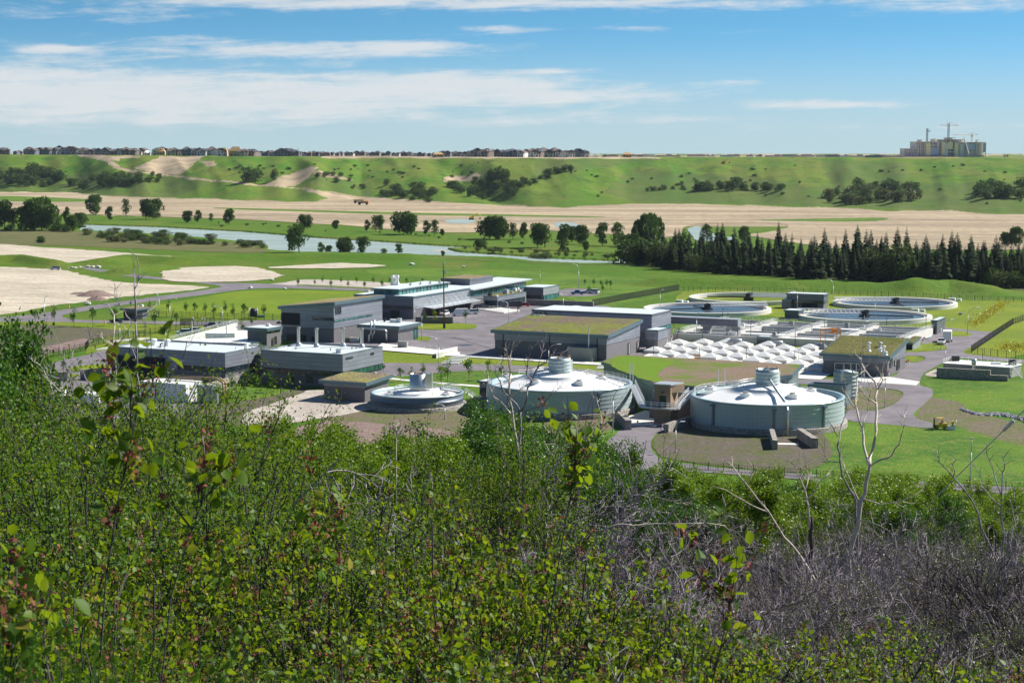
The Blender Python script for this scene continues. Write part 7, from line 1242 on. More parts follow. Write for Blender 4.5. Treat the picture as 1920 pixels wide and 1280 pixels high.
scatter([(150, 440), (230, 436), (300, 441), (400, 449), (485, 458), (495, 466), (380, 462), (200, 455)], 64, (6, 12), 'willow shrub on the near river bank', lambda: BUSH[rnd.choice([0, 1, 2, 3, 2])], 'willow_shrub', False, (1.2, 2.4)); scatter([(840, 466), (900, 465.5), (1000, 471), (1160, 480), (1150, 486), (1000, 481), (900, 472)], 34, (3, 7), 'low willow shrub on the island', PB, 'willow_shrub', False, (1.3, 2.4)); scatter([(60, 450), (85, 449), (85, 456), (60, 456)], 4, (7, 10), 'bushy clump in the marsh', DB, 'marsh_shrub', False, (1.2, 1.8)); scatter([(0, 425), (150, 428), (150, 436), (0, 434)], 18, (6, 12), 'low shrub under the left riverside trees', DB, 'bank_shrub', False, (1.2, 2))
scatter([(340, 412), (600, 425), (900, 447), (1160, 465), (1160, 469), (900, 453), (600, 436), (340, 421)], 26, (2, 4), 'small bush on the far river bank', PB, 'bank_shrub', False, (1.2, 2.2))
# spruce forest
sl = []
for row, (yo, n) in enumerate([(0, 56), (-5, 56), (-10, 52), (-16, 50), (-23, 46), (-31, 38)]):
    for k in range(n):
        px = 1172 + (1985 - 1172) * (k + rnd.uniform(.1, .9)) / n; yb = float(np.interp(px, [1170, 1300, 1500, 1700, 1920, 2000], [492, 508, 520, 529, 538, 540])) + yo + rnd.uniform(-2, 2); p = G(px, yb); tall = rnd.random() < .13
        sl.append((px, p, rnd.uniform(10.5, 16.5) + (rnd.uniform(3, 6.5) if tall else 0) - (3 if px < 1260 else 0)))
for px, yt in [(1545, 425), (1607, 424), (1632, 428), (1584, 426), (1735, 436), (1660, 432), (1484, 434), (1258, 447), (1820, 443)]: p = G(px, 505); sl.append((px, p, at_d(px, yt, p[1])[2]))
sl.sort(key=lambda s: s[0])
for k, (px, p, h) in enumerate(sl): s = h / 16; spawn('spruce_tree', SPR[rnd.randrange(4)], (p[0], p[1], gz(p[0], p[1])), rnd.uniform(0, 6), (s * rnd.uniform(.95, 1.5), s * rnd.uniform(.95, 1.5), s), '%s dark spruce in the forest right of the river, %s counted from the left' % ('tall' if h > 17.5 else 'ordinary', ordi(k + 1)), 'spruce', 'spruces of the dark forest')
fo = [(1178, 492, 452, 1), (1192, 494, 462, 1), (1215, 495, 452, 1.1), (1240, 498, 456, 1), (1262, 500, 462, 1), (1300, 508, 478, 1.2), (1325, 510, 482, 1), (1420, 515, 488, 1.2), (1515, 521, 492, 1), (1632, 526, 472, .8), (1650, 527, 482, 1), (1685, 527, 466, .9), (1700, 529, 490, 1), (1770, 532, 500, 1), (1860, 538, 505, 1.2), (1880, 540, 512, 1.3), (1905, 540, 510, 1.2)]
listed(fo, lambda k, q: BUSH[2 if k % 2 else 0], 'broadleaf_tree', 'lighter green leafy tree at the front edge of the spruce forest, %s from the left', 'tree', 'leafy trees before the spruces', 4, z=0)
ga = [(558.8, 539, 520.6), (590, 537, 522.7), (605, 531.7, 517.5), (620.8, 542.5, 522.7), (639.4, 533, 518.5), (652.5, 540.4, 523.8), (668.5, 533.8, 517.5), (683.8, 543.5, 524.8), (699.8, 535, 517.5), (716, 542.5, 522.7), (731, 534, 519), (762.5, 536, 520.6), (792.5, 534.6, 520.6)]
gb = [(245, 576, 564), (281, 584, 565), (316, 585, 562.5), (349, 590, 565), (366, 592, 566), (385, 592, 567), (401, 595, 569), (422.5, 590, 564.5), (437, 597.5, 570), (458.5, 600, 567.5), (494.8, 597, 569.6)]
gc = [(65.5, 606, 580.5, 1.2), (101.8, 605, 572.5), (138.8, 612, 577, 1.2), (174.5, 612, 574.5), (215, 610, 577, 1.1), (291, 612, 580, 1.2), (331, 612, 585), (454, 626, 601, 1.2), (472, 613, 595)]
gd = [(1096.5, 537, 522.7), (1113.5, 538, 521.7), (1127, 539, 523.8), (1129.8, 548.8, 530), (1137.5, 541, 523), (1144.8, 543.5, 524.8), (1104.8, 552, 535)]
ge = [(718.6, 698, 681, 1.5), (751, 715, 687.7, 1.2), (793.6, 705.6, 680.6, 1.3), (828, 724, 687, 1.4), (839, 717, 675, 1), (878.8, 718, 671, 1), (914.7, 712, 676, 1), (769, 710, 694, 1.4), (796.9, 609, 585), (815, 609, 583), (872.9, 605, 580), (772, 700, 688, 1.5), (940, 712, 684)]
gf = [(409, 746, 715.6), (435, 744, 698, 1.1), (463, 733, 691.7, 1.1), (457, 746, 706), (480.6, 744, 698), (506.5, 736, 694.8), (383, 750, 721), (93.8, 697.5, 675, 1.4), (119, 699, 675, 1.2), (151, 697, 675)]
for L, lab in [(ga, 'slim young tree in the row beside the gravel lot'), (gb, 'slim young tree behind the fence on the striped lawn'), (gc, 'young tree on the verge of the gatehouse road'), (gd, 'columnar young tree by the small car park'), (ge, 'young tree on the lawns inside the plant'), (gf, 'young tree on the bed near the stone walls')]:
    listed(L, lambda k, q: YNG[(k * 5 + int(q[1])) % (4 if L is gf or L is ge else 3)], 'young_tree', lab + ', %s from the left', 'tree', lab + 's', 5, z=.05)
# yellow flowering weeds and grass tufts at the right
rg = np.random.default_rng(5); P = []
for k in range(900): 
    s = rg.random(); q = G(1885 - 60 * s + rg.normal(0, 6), 568 + 42 * s + rg.normal(0, 2.5)); P.append((q[0], q[1], rg.uniform(.1, .9)))
for k in range(350): q = G(1900 + rg.normal(0, 18), 652 + rg.normal(0, 4)); P.append((q[0], q[1], rg.uniform(.1, .7)))
me_ = leafmesh('yellow_weeds', rg, P, rg.normal(0, 1, (len(P), 3)) + [0, 0, 1], .75, M_leaf('yellow_flower', (.35, .33, .02), (.6, .5, .03), (.5, .45, .05), .3)); o = link(bpy.data.objects.new('yellow_weeds', me_)); tag(o, 'yellow flowering weeds on the right slope', kind='stuff')
# ------------------------------------------------------------------ the near slope
def shrub_spec(seed, H, nst, leafmat, nleaf, size, spread=.45, near=False, fruit=0, bark='bark', lvl=2, width=.62, top=.35, twr=.012):
    r = random.Random(seed); rg = np.random.default_rng(seed); out = []
    for k in range(nst):
        a = r.uniform(0, 6.283); w = r.uniform(0, spread); grow(r, Vector((math.cos(a) * .5 * w, math.sin(a) * .5 * w, 0)), Vector((math.cos(a) * math.sin(w), math.sin(a) * math.sin(w), math.cos(w))), H * r.uniform(.72, 1.0), twr * H / 2, lvl, out, 7, .2, (4, 6), .65, .38, .22)
    nodes = []; dirs = []; lv = []
    for l, pts, rad in out:
        for i in range(1, len(pts)): 
            if pts[i].z > H * top * (.6 if l == 0 else 1): nodes.append(pts[i - 1].lerp(pts[i], r.random())); dirs.append((pts[i] - pts[i - 1]).normalized()); lv.append(l)
    N = np.array([tuple(v) for v in nodes]); Dn = np.array([tuple(v) for v in dirs]); i = rg.integers(0, len(N), nleaf); jit = H * (.009 if near else .022)
    P = N[i] + rg.normal(0, jit, (nleaf, 3)); D = Dn[i] * (.8 if near else .4) + unit(rg.normal(0, 1, (nleaf, 3))) + [0, 0, .1]; s = H / max(N[:, 2].max(), .1)
    sp = [('foliage', leafmesh('foliage', rg, P, D, size, LM[leafmat], near=near, width=width), []), ('stems', twigs(out).mesh('stems', MT[bark]), [])]
    if fruit:
        tips = np.array([tuple(p[-1]) for l, p, _ in out if l <= 1 and p[-1].z > H * .55]); c = tips[rg.integers(0, len(tips), fruit)]; k = 14; P = np.repeat(c, k, 0) + rg.normal(0, 1, (fruit * k, 3)) * [.011, .011, .022]; sp.append(('berry', leafmesh('berry', rg, P, rg.normal(0, 1, (len(P), 3)), .016, LM['fruit'], width=.9), []))
    return sp
def aspen_spec(seed, H, mat, n=9000, size=.13, W_=.42):
    r = random.Random(seed); rg = np.random.default_rng(seed); out = []; tp = [Vector((r.gauss(0, .15), r.gauss(0, .15), H * k / 8 * .95)) for k in range(9)]; tp[0] = Vector((0, 0, -1)); out.append((3, tp, H * .013))
    for k in range(34):
        q = r.uniform(.22, .97); i = int(q * 8); b = tp[i].lerp(tp[min(8, i + 1)], q * 8 - i); a = r.uniform(0, 6.283); L = H * W_ * .55 * (math.sin(math.pi * min(1, (1.08 - q) * 1.15)) ** .7 + .12) * r.uniform(.7, 1.1); grow(r, b, Vector((math.cos(a), math.sin(a), r.uniform(.2, .9))), L, H * .004, 1, out, 5, .25, (3, 5), .7, .5, .15)
    nd = [p[i].lerp(p[i - 1], r.random()) for l, p, _ in out if l < 3 for i in range(2, len(p))]; N = np.array([tuple(v) for v in nd]); i = rg.integers(0, len(N), n); P = N[i] + rg.normal(0, H * .02, (n, 3)); D = unit(rg.normal(0, 1, (n, 3))) + [0, 0, -.1]
    return [('crown', leafmesh('crown', rg, P, D, size, LM[mat], width=.85), []), ('trunk', twigs(out).mesh('trunk', MT['greybark']), [])]
def dead_spec(seed, H, nst, spread=.6, lvl=3, mat='greybark', rad=.018, kids=(3, 5), bend=.35):
    r = random.Random(seed); out = []
    for k in range(nst): a = r.uniform(0, 6.283); w = r.uniform(.05, spread); grow(r, Vector((math.cos(a) * .3 * w, math.sin(a) * .3 * w, -.3)), Vector((math.cos(a) * math.sin(w), math.sin(a) * math.sin(w), math.cos(w))), H * r.uniform(.6, 1.05), rad * H / 3, lvl, out, 6, bend, kids, .7, .5, .06)
    return twigs(out, 3, .004).mesh('dead_shrub', MT[mat])
def norm(sp, H):
    if isinstance(sp, bpy.types.Mesh): M = [sp]
    else: M = [q[1] for q in sp]
    n = len(M[0].vertices); c = np.empty(n * 3, np.float32); M[0].vertices.foreach_get('co', c); k = H / np.percentile(c[2::3], 97)
    for m in M: m.transform(Matrix.Diagonal((max(.7, k), max(.7, k), k, 1)))
    return sp
SASK = [shrub_spec(50 + i, 2.0, 13, 'sask', 1700, .042, .45, True, 62, top=.3) for i in range(6)]
LEFT = [shrub_spec(60 + i, 4.5, 12, 'shrub', 6500, .05, .55, bark='bark', lvl=2, top=.22, width=.7, twr=.011) for i in range(4)]; OLV = [shrub_spec(66 + i, 3.5, 12, 'olive', 2600, .045, .5, bark='greybark', lvl=2, top=.15) for i in range(3)]
ASP = [aspen_spec(70, 10, 'aspen', 11000), aspen_spec(71, 10, 'aspen', 10000), aspen_spec(72, 10, 'bright', 15000), aspen_spec(73, 10, 'bright', 14000, W_=.52), aspen_spec(74, 10, 'aspen', 12000, W_=.55)]
DEAD = [dead_spec(80 + i, 3.5, 7, mat=m) for i, m in enumerate(['greybark', 'greybark', 'bark', 'greybark', 'bark'])]
for q in SASK: norm(q, 2.0)
for q in LEFT: norm(q, 4.5)
for q in OLV: norm(q, 3.5)
for q in DEAD: norm(q, 3.5)
def clump(x, y, s, a):                      # bushes grow in mounds
    return 1 - a * (1 - float(vnoise(x / s + 3, y / s / 1.4, 71)) ** .8) * 1.15 + rnd.uniform(-.07, .07)
NEARP = ([-300, 0, 60, 130, 200, 330, 400, 500, 600, 750, 860, 960, 1060, 1130, 1200, 1330, 1430, 1520, 1600, 1700, 1920, 2200], [985, 995, 985, 990, 985, 975, 1005, 1015, 1005, 1000, 1010, 1020, 1000, 1050, 1100, 1120, 1150, 1190, 1150, 1200, 1230, 1230])
k = 0
d = 4.4
while d < 14.5:
    px = -260.
    while px < 2180:
        q = px + rnd.uniform(-60, 60) * 5 / d; dd = d + rnd.uniform(-.3, .3); top = float(np.interp(q, *NEARP)); f = min(1, max(0, (dd - 4.2) / 7)); yt = 1330 + (top - 1330) * f ** .75 - 14; X = (q - 960) / F * dd; zt = at_d(q, yt, dd)[2]; g = gz(X, dd); h = (zt - g) * clump(X, dd, 1.15, .34) * 1.04
        if h > .7 and rnd.random() < (.25 if q < 880 or dd < 8 else .42):
            b_ = rnd.random() < (.6 if q < 880 else .3); s = h * rnd.uniform(.8, 1.0) / (4.5 if b_ else 3.5); w = max(s, .6 if b_ else .45)
            if b_: spawn('leafy_shrub', LEFT[rnd.randrange(4)], (X, dd, g), rnd.uniform(0, 6.28), (w, w, s), 'small leaved dark green shrub between the broad leaved foreground bushes', 'shrub', 'dark small leaved shrubs in the foreground')
            else: spawn('dead_shrub', DEAD[rnd.choice([2, 4, 0])], (X, dd, g), rnd.uniform(0, 6.28), (w, w, s), 'bare dark twigs between the broad leaved foreground bushes', 'dead shrub', 'bare twigs in the foreground')
        elif h > .7: k += 1; s = h / 2.0; spawn('saskatoon_bush', SASK[rnd.randrange(6)], (X, dd, g), rnd.uniform(0, 6.28), (min(1.25, max(.8, s)), min(1.25, max(.8, s)), s), 'broad leaved bush with reddish berry clusters growing close to the camera', 'bush', 'broad leaved bushes in the foreground')
        px += 620 / dd * 1.35 if dd < 8 else 120
    d += .55 + d * .06
LEFTP = ([-400, 0, 20, 55, 100, 160, 200, 240, 265, 300, 330, 370, 430, 470, 520, 600, 700, 800, 900, 1000, 1150, 1200, 1400, 1600, 1920, 2300], [770, 850, 830, 800, 775, 778, 755, 724, 706, 738, 765, 775, 805, 840, 890, 905, 900, 905, 885, 870, 895, 922, 942, 955, 955, 955])
for d, st in [(15, 85), (18.5, 80), (23, 75), (28, 75), (34, 70), (42, 70), (52, 66), (64, 60)]:
    px = -330.
    while px < 2250:
        q = px + rnd.uniform(-30, 30); dd = d * rnd.uniform(.92, 1.08); top = float(np.interp(q, *LEFTP)); f = min(1, (dd - 12) / 14 + .2); near = float(np.interp(q, *NEARP)); X = (q - 960) / F * dd; g = gz(X, dd); left = q < 520 or (dd < 34 and q < 860)
        yt = min(near, near + (top - near) * f) - 6; h = (at_d(q, yt, dd)[2] - g) * clump(X, dd, 4.5, .14 if q < 560 else .34) * 1.03
        if left and rnd.random() < .9 or (q < 1150 and rnd.random() < .2):
            if .8 < h < 9: s = h / 4.5; w = max(s, .75); spawn('leafy_shrub', LEFT[rnd.randrange(4)], (X, dd, g), rnd.uniform(0, 6.28), (w, w, s), 'dense dark green shrub on the hillside below the camera', 'shrub', 'dark green shrubs of the hillside thicket')
        elif rnd.random() < .3:
            s = h * rnd.uniform(.45, .75) / 4.5; w = max(s, .55)
            if h > 1: spawn('leafy_shrub', LEFT[rnd.randrange(4)], (X, dd, g), rnd.uniform(0, 6.28), (w, w, s), 'low green shrub growing up among the dead twigs', 'shrub', 'low green shrubs among the dead twigs')
        elif rnd.random() < (.85 if q > 1400 else .4):
            h2 = h * (.9 if q > 1400 else .7)
            if h2 > .8: s = h2 / 3.5; w = max(s, .7); spawn('sparse_shrub', OLV[rnd.randrange(3)], (X, dd, g), rnd.uniform(0, 6.28), (w, w, s), 'thin olive brown shrub among the dead twigs', 'shrub', 'sparse olive shrubs of the thicket')
        for rep in range((1 + (rnd.random() < .55)) if q > 840 and dd < 48 else int(rnd.random() < (.75 if q > 560 else .2))):
            q += rep * st / 2; X = (q - 960) / F * dd; g = gz(X, dd)
            h3 = h * rnd.uniform(.6, 1.0)
            if .8 < h3 < 9: s = h3 / 3.5; w = max(s, .6) * 1.1; spawn('dead_shrub', DEAD[rnd.randrange(5)], (X, dd, g), rnd.uniform(0, 6.28), (w, w, s), 'leafless grey tangle of twigs in the hillside thicket', 'dead shrub', 'dead grey shrubs of the thicket')
        px += st
ASPP = ([-400, 0, 300, 400, 470, 520, 560, 620, 700, 760, 860, 900, 950, 1020, 1080, 1130, 1180, 1200, 1240, 1270, 1300, 1345, 1420, 1500, 1530, 1600, 1640, 1700, 1760, 1840, 1930, 2400], [760, 800, 780, 790, 830, 800, 787, 795, 798, 803, 800, 768, 775, 785, 825, 848, 860, 900, 885, 860, 885, 915, 885, 895, 915, 895, 880, 905, 893, 915, 925, 930])
for d, st in [(80, 62), (95, 50), (112, 44), (135, 60), (165, 90), (205, 130)]:
    px = -330.
    while px < 2250:
        q = px + rnd.uniform(-18, 18); dd = d * rnd.uniform(.94, 1.06); yt = float(np.interp(q, *ASPP)) + rnd.choice([0, 6, 16, 30]) + (95 < dd < 125) * -2 + (14 if dd < 90 else 0) + (20 if dd > 130 else 0); X = (q - 960) / F * dd; g = gz(X, dd); h = (at_d(q, yt, dd)[2] - g) * (.93 if q < 1180 else .9 if q < 1290 else .95); br = (500 < q < 860 or 1200 < q)
        if 2 < h < 16: s = h / 10; w = max(s, .45) * rnd.uniform(.9, 1.15); spawn('poplar_tree', ASP[(2 + rnd.randrange(2)) if br and rnd.random() < .75 else rnd.choice([0, 1, 4])], (X, dd, g), rnd.uniform(0, 6.28), (w, w, s), 'leafy young poplar at the lower edge of the hillside thicket', 'poplar', 'poplars below the thicket')
        px += st
for q, d, yt in [(8, 46, 612), (28, 48, 640), (-25, 45, 600), (48, 52, 700), (15, 40, 730)]: X = (q - 960) / F * d; g = gz(X, d); h = at_d(q, yt, d)[2] - g; spawn('poplar_tree', ASP[rnd.choice([0, 1])], (X, d, g), q, (h / 15, h / 15, h / 10), 'tall leafy poplar at the left edge of the photo', 'poplar', 'tall poplars at the left edge')
for q, d, yt, b_ in [(1270, 122, 860, 2), (1245, 118, 882, 3), (1296, 126, 884, 3), (1325, 120, 905, 2), (1440, 124, 878, 2), (1418, 118, 896, 3), (1466, 122, 884, 3), (1352, 122, 908, 3), (1545, 118, 902, 2), (1608, 122, 892, 3), (1640, 118, 880, 2), (1702, 122, 896, 3), (1768, 120, 890, 2), (1850, 124, 908, 3), (1900, 118, 915, 2), (1052, 116, 792, 0), (1085, 120, 818, 4), (1120, 116, 832, 0), (1165, 118, 842, 4), (925, 112, 770, 4), (475, 105, 838, 1), (505, 118, 815, 2), (548, 116, 792, 3), (600, 120, 798, 2)]:
    X = (q - 960) / F * d; g = gz(X, d); s = (at_d(q, yt, d)[2] - g) / 10.2; spawn('poplar_tree', ASP[b_], (X, d, g), q, (s * .85, s * .85, s), 'young poplar whose top stands above the rest of the thicket edge', 'poplar', 'tallest poplars at the thicket edge')
for q, d, yt in [(975, 40, 838), (955, 39, 850), (1000, 40, 852), (935, 41, 860), (1018, 39, 862), (742, 52, 828), (260, 38, 770), (216, 37, 775), (148, 33, 768)]: X = (q - 960) / F * d; g = gz(X, d); s = (at_d(q, yt, d)[2] - g) / 4.5; spawn('leafy_shrub', LEFT[int(q) % 4], (X, d, g), q, (s * .8, s * .8, s), 'green shrub growing round the foot of a bare dead tree', 'shrub', 'shrubs at the feet of the dead trees')
for q, d, yt in [(1515, 27, 1040), (1500, 26, 1060), (1535, 27, 1050), (1600, 33, 1040), (1585, 32, 1055), (1570, 36, 990), (1620, 34, 1030), (1080, 31, 880), (1860, 36, 985)]: X = (q - 960) / F * d; g = gz(X, d); s = (at_d(q, yt, d)[2] - g) / 3.5; spawn('dead_shrub', DEAD[int(q) % 5], (X, d, g), q, (s * .8, s * .8, s), 'leafless twigs tangled round the foot of a bare dead tree', 'dead shrub', 'dead twigs at the feet of the dead trees')
# bare dead trees traced as limbs, each with its own distance
def bare(label, d, limbs, mat='palebark', tw=1, base=None):
    pts0 = limbs[0][1]; X0 = at_d(pts0[0][0], pts0[0][1], d); g = gz(X0[0], d); e = thing('bare_tree', label, 'dead tree', (X0[0], d, g)); r = random.Random(int(d * 7 + pts0[0][0])); allr = []
    k = d / F * cp
    for li, (w, L) in enumerate(limbs):
        P = []; n = len(L); dy = 0
        for i, (px, py) in enumerate(L):
            if li and i: dy += r.uniform(-.012, .012) * d
            P.append(Vector(at_d(px, py, d + dy)))
        Q = [P[0]]
        for a_, b_ in zip(P, P[1:]): m = (a_ + b_) / 2 + Vector((r.gauss(0, 1), r.gauss(0, 1), r.gauss(0, 1))) * (b_ - a_).length * .05; Q += [m, b_]
        if li == 0:
            flat = abs(Q[0].x - Q[1].x) > abs(Q[0].z - Q[1].z) * .45; Q = ([Q[0] + (Q[0] - Q[1]) * 2 - Vector((0, 0, .5 * abs(Q[0].x - Q[1].x)))] if flat else [Vector((Q[0].x, Q[0].y, min(g, Q[0].z)))]) + Q
        allr.append((Q, w * k / 2 * .85))
    mb = MB(); mb.tube(allr[0][0], allr[0][1], 9, allr[0][1] * .5); mb.build('trunk', MT[mat], e)
    for Q, w in allr[1:]: mb = MB(); mb.tube(Q, w, 6, max(w * .3, .004)); mb.build('limb', MT[mat], e)
    mb = MB()
    for Q, w in allr:
        for j in range(int(3 * tw * len(Q) / 2)):
            i = r.randrange(len(Q) // 3, len(Q) - 1); b = Q[i].lerp(Q[i + 1], r.random()); dd = (Q[i + 1] - Q[i]).normalized(); s = dd.orthogonal().normalized(); a = r.uniform(0, 6.28); s = s * math.cos(a) + dd.cross(s) * math.sin(a); out = []; grow(r, b, dd * .7 + s * .7, r.uniform(8, 30) * k, max(.5 * k, .004), 1, out, 4, .3, (0, 2), .6, .6, .1)
            for l, p, rad in out: mb.tube(p, rad, 3, rad * .5)
    mb.build('branch', MT[mat], e)
bare('tall pale dead tree forking in front of the right tank', 36, [(13, [(1592, 1075), (1600, 1010), (1612, 955), (1622, 925), (1627, 892), (1631, 873)]), (7, [(1631, 873), (1626, 858), (1619, 833), (1617, 802), (1607, 769), (1604, 747), (1607, 707), (1595, 686)]), (8, [(1631, 873), (1631, 857), (1640, 824), (1642, 791), (1643, 756), (1645, 730), (1631, 706), (1615, 680), (1604, 664)]), (4, [(1645, 730), (1656, 710), (1662, 677)]), (3, [(1656, 710), (1648, 695), (1642, 684)]),
 (4.5, [(1631, 873), (1653, 861), (1673, 852), (1686, 833), (1695, 800), (1695, 777)]), (3.5, [(1643, 756), (1622, 743), (1609, 723)]), (3, [(1604, 765), (1592, 750), (1584, 734), (1584, 710)]), (3, [(1615, 680), (1613, 664), (1615, 650)]), (2.5, [(1617, 802), (1627, 770), (1632, 735), (1631, 720)]), (2.5, [(1607, 707), (1620, 695), (1624, 686)]), (3.5, [(1618, 935), (1650, 945), (1690, 940), (1720, 925)]), (3, [(1610, 955), (1585, 945), (1560, 950)]), (3, [(1612, 940), (1600, 915), (1585, 880), (1575, 850)])])
bare('slender grey dead stem left of the forked dead tree', 40, [(6, [(1608, 1000), (1605, 938), (1592, 916), (1575, 863), (1570, 835)]), (4, [(1570, 835), (1575, 809), (1586, 778), (1588, 755)]), (3, [(1571, 817), (1562, 800), (1555, 785)]), (3, [(1574, 866), (1552, 862), (1541, 835)])], 'greybark')
bare('pale fallen dead trunk leaning up to the left over the twigs', 30, [(7, [(1515, 1065), (1485, 1022), (1460, 990), (1420, 935)]), (4, [(1420, 935), (1385, 890), (1365, 865)]), (3.5, [(1440, 960), (1380, 930), (1332, 910)]), (3, [(1400, 910), (1410, 885), (1400, 860)])])
bare('pale horizontal dead branch over the thicket in the middle', 27, [(4.5, [(1150, 985), (1185, 985), (1270, 982), (1320, 980)]), (3, [(1320, 980), (1360, 985)]), (3, [(1320, 980), (1375, 960)]), (3, [(1240, 983), (1275, 945), (1305, 930)])])
bare('upright dead stems above a charred stump', 31, [(6, [(1520, 1040), (1517, 970), (1510, 920)]), (4, [(1510, 920), (1500, 895), (1490, 870)]), (3.5, [(1513, 935), (1535, 905), (1555, 885)]), (3, [(1510, 920), (1516, 890), (1512, 860)])])
bare('dark charred stump in the dead twigs', 30.5, [(12, [(1521, 1045), (1520, 1000), (1522, 968)])], 'bark', 0)
bare('dark dead tree with curved limbs near the trail', 38, [(6, [(1850, 1010), (1835, 965), (1810, 920)]), (4, [(1810, 920), (1780, 885), (1760, 865), (1757, 845)]), (2.5, [(1788, 893), (1786, 870), (1792, 860)])], 'greybark')
bare('dead tree with upright stems at the right edge', 42, [(5, [(1880, 1020), (1877, 970), (1880, 885)]), (3.5, [(1878, 930), (1862, 880), (1850, 830)]), (3, [(1880, 885), (1884, 870), (1882, 855)]), (3, [(1878, 950), (1845, 915), (1825, 870)])], 'greybark')
bare('grey dead tree in front of the middle tank, dark limbed', 44, [(9, [(978, 900), (976, 859), (976, 802), (975, 771)]), (5, [(975, 771), (987, 749), (989, 727), (998, 712), (987, 701), (990, 673), (1009, 640)]), (4, [(998, 712), (1011, 686), (1031, 668), (1059, 660)]), (4, [(975, 771), (1011, 762), (1033, 740), (1053, 726)]), (4.5, [(975, 771), (959, 749), (943, 732), (928, 699), (939, 677)]), (3, [(1000, 705), (1015, 665), (1025, 625)])], 'greybark')
bare('pale dead tree in front of the middle tank, bright barked', 43, [(8, [(972, 870), (967, 821), (961, 780), (955, 749), (956, 705)]), (4, [(956, 705), (957, 666), (963, 640)]), (3, [(955, 690), (950, 660), (948, 642)]), (4.5, [(961, 780), (945, 760), (924, 743), (916, 723), (914, 692)]), (3, [(956, 720), (945, 705), (939, 688), (944, 672)]), (3, [(958, 745), (975, 730), (985, 722)])])
bare('pale dead branch rising below the middle tank', 34, [(5, [(1030, 890), (1050, 859), (1081, 835), (1122, 807)]), (3.5, [(1122, 807), (1144, 787), (1160, 769)]), (3, [(1081, 835), (1082, 800), (1084, 776)]), (3, [(1126, 803), (1125, 771), (1119, 745)]), (2.5, [(1081, 835), (1064, 808)])])
bare('dark grey dead pole tree before the loading hall', 50, [(7, [(262, 800), (260, 720), (257, 680), (254, 602)]), (5, [(254, 602), (252, 540), (252, 505)]), (3.5, [(252, 540), (260, 527), (262, 510), (257, 480)]), (3, [(254, 602), (237, 592), (225, 572), (215, 547), (214, 530)]), (3, [(254, 600), (270, 592), (285, 580), (295, 569)]), (3, [(256, 680), (246, 650), (244, 612)]), (2.5, [(276, 665), (275, 640), (272, 605)])], 'greybark')
bare('tan dead sapling left of the dark dead pole tree', 48, [(5, [(217, 780), (216, 720), (216, 680), (215, 610)]), (3.5, [(215, 610), (214, 590), (202, 570)]), (3, [(216, 650), (232, 632), (244, 612)]), (3, [(216, 650), (200, 640), (187, 629)])])
bare('curving dead branches at the lower left stone wall', 42, [(4, [(150, 780), (142, 744), (110, 732), (87, 707), (77, 687)]), (3, [(77, 687), (68, 680), (55, 668)]), (3, [(77, 687), (83, 670), (84, 658)]), (2.5, [(95, 717), (100, 735), (88, 752)])])
bare('thin dead stems crossing the white vessels', 40, [(4, [(145, 800), (137, 744), (127, 700)]), (3, [(127, 700), (115, 660), (104, 630)]), (3, [(175, 760), (172, 725), (155, 695), (136, 682), (135, 660)]), (3, [(205, 760), (200, 682), (175, 645), (167, 620)])], 'greybark')
bare('dead twig leaning right before the loading hall', 44, [(3.5, [(310, 760), (317, 707), (342, 672)]), (2.5, [(342, 672), (350, 642), (358, 636)])], 'greybark')
bare('short pale dead tip above the bushes below the small tank', 60, [(4, [(742, 830), (744, 815), (745, 808)]), (2.5, [(745, 808), (738, 795)]), (2.5, [(745, 808), (752, 797)])])
# close saplings with big leaves and flower clusters
def sapling(label, d, L, n, w=4., side=10):
    P = [Vector(at_d(px, py, d)) for px, py in L]; g = gz(P[0].x, d); P = [Vector((P[0].x, d, min(g, P[0].z - .05)))] + P; r = random.Random(n); rg = np.random.default_rng(n); e = thing('sapling', label, 'sapling', (P[0].x, d, P[0].z)); out = [(2, P, w * d / F / 2)]
    for k in range(side): i = r.randrange(len(P) // 2, len(P) - 1); b = P[i].lerp(P[i + 1], r.random()); grow(r, b, Vector((r.uniform(-1, 1), r.uniform(-1, 1), r.uniform(.4, 1.4))), r.uniform(.1, .34), .0018, 0, out, 4, .25, (0, 0), up=.3)
    mb = twigs(out); o = mb.build('stem', MT['bark'], e); nd = [p[i - 1].lerp(p[i], r.random()) for l, p, _ in out for i in range(2, len(p)) for _ in range(3)]; N = np.array([tuple(v) for v in nd]) - np.array(ORG[e]); i = rg.integers(0, len(N), n); Pp = N[i] + rg.normal(0, .018, (n, 3)); D = unit(rg.normal(0, 1, (n, 3))) + [0, 0, .2]
    link(bpy.data.objects.new('leaves', leafmesh('leaves', rg, Pp, D, .042, LM['sask'], near=True)), e); c = N[rg.integers(0, len(N), 12)]; c = np.repeat(c, 14, 0) + rg.normal(0, 1, (12 * 14, 3)) * [.008, .008, .018]; tag(link(bpy.data.objects.new('berry', leafmesh('berry', rg, c, rg.normal(0, 1, (len(c), 3)), .014, LM['fruit'], width=.9)), e), kind='stuff')
sapling('tall near sapling with big leaves rising at the left', 4.4, [(183, 1300), (192, 1180), (198, 1085), (212, 1000), (222, 930), (240, 860), (252, 800), (264, 740)], 95, 5, 22)
sapling('near sapling tip with reddish clusters left of centre', 4.6, [(300, 1300), (320, 1120), (350, 1020), (378, 945), (392, 925)], 45, 4, 14); sapling('near sapling tip rising at the centre', 6.4, [(1010, 1300), (1040, 1100), (1060, 980), (1075, 900), (1085, 850)], 90, 4, 20)
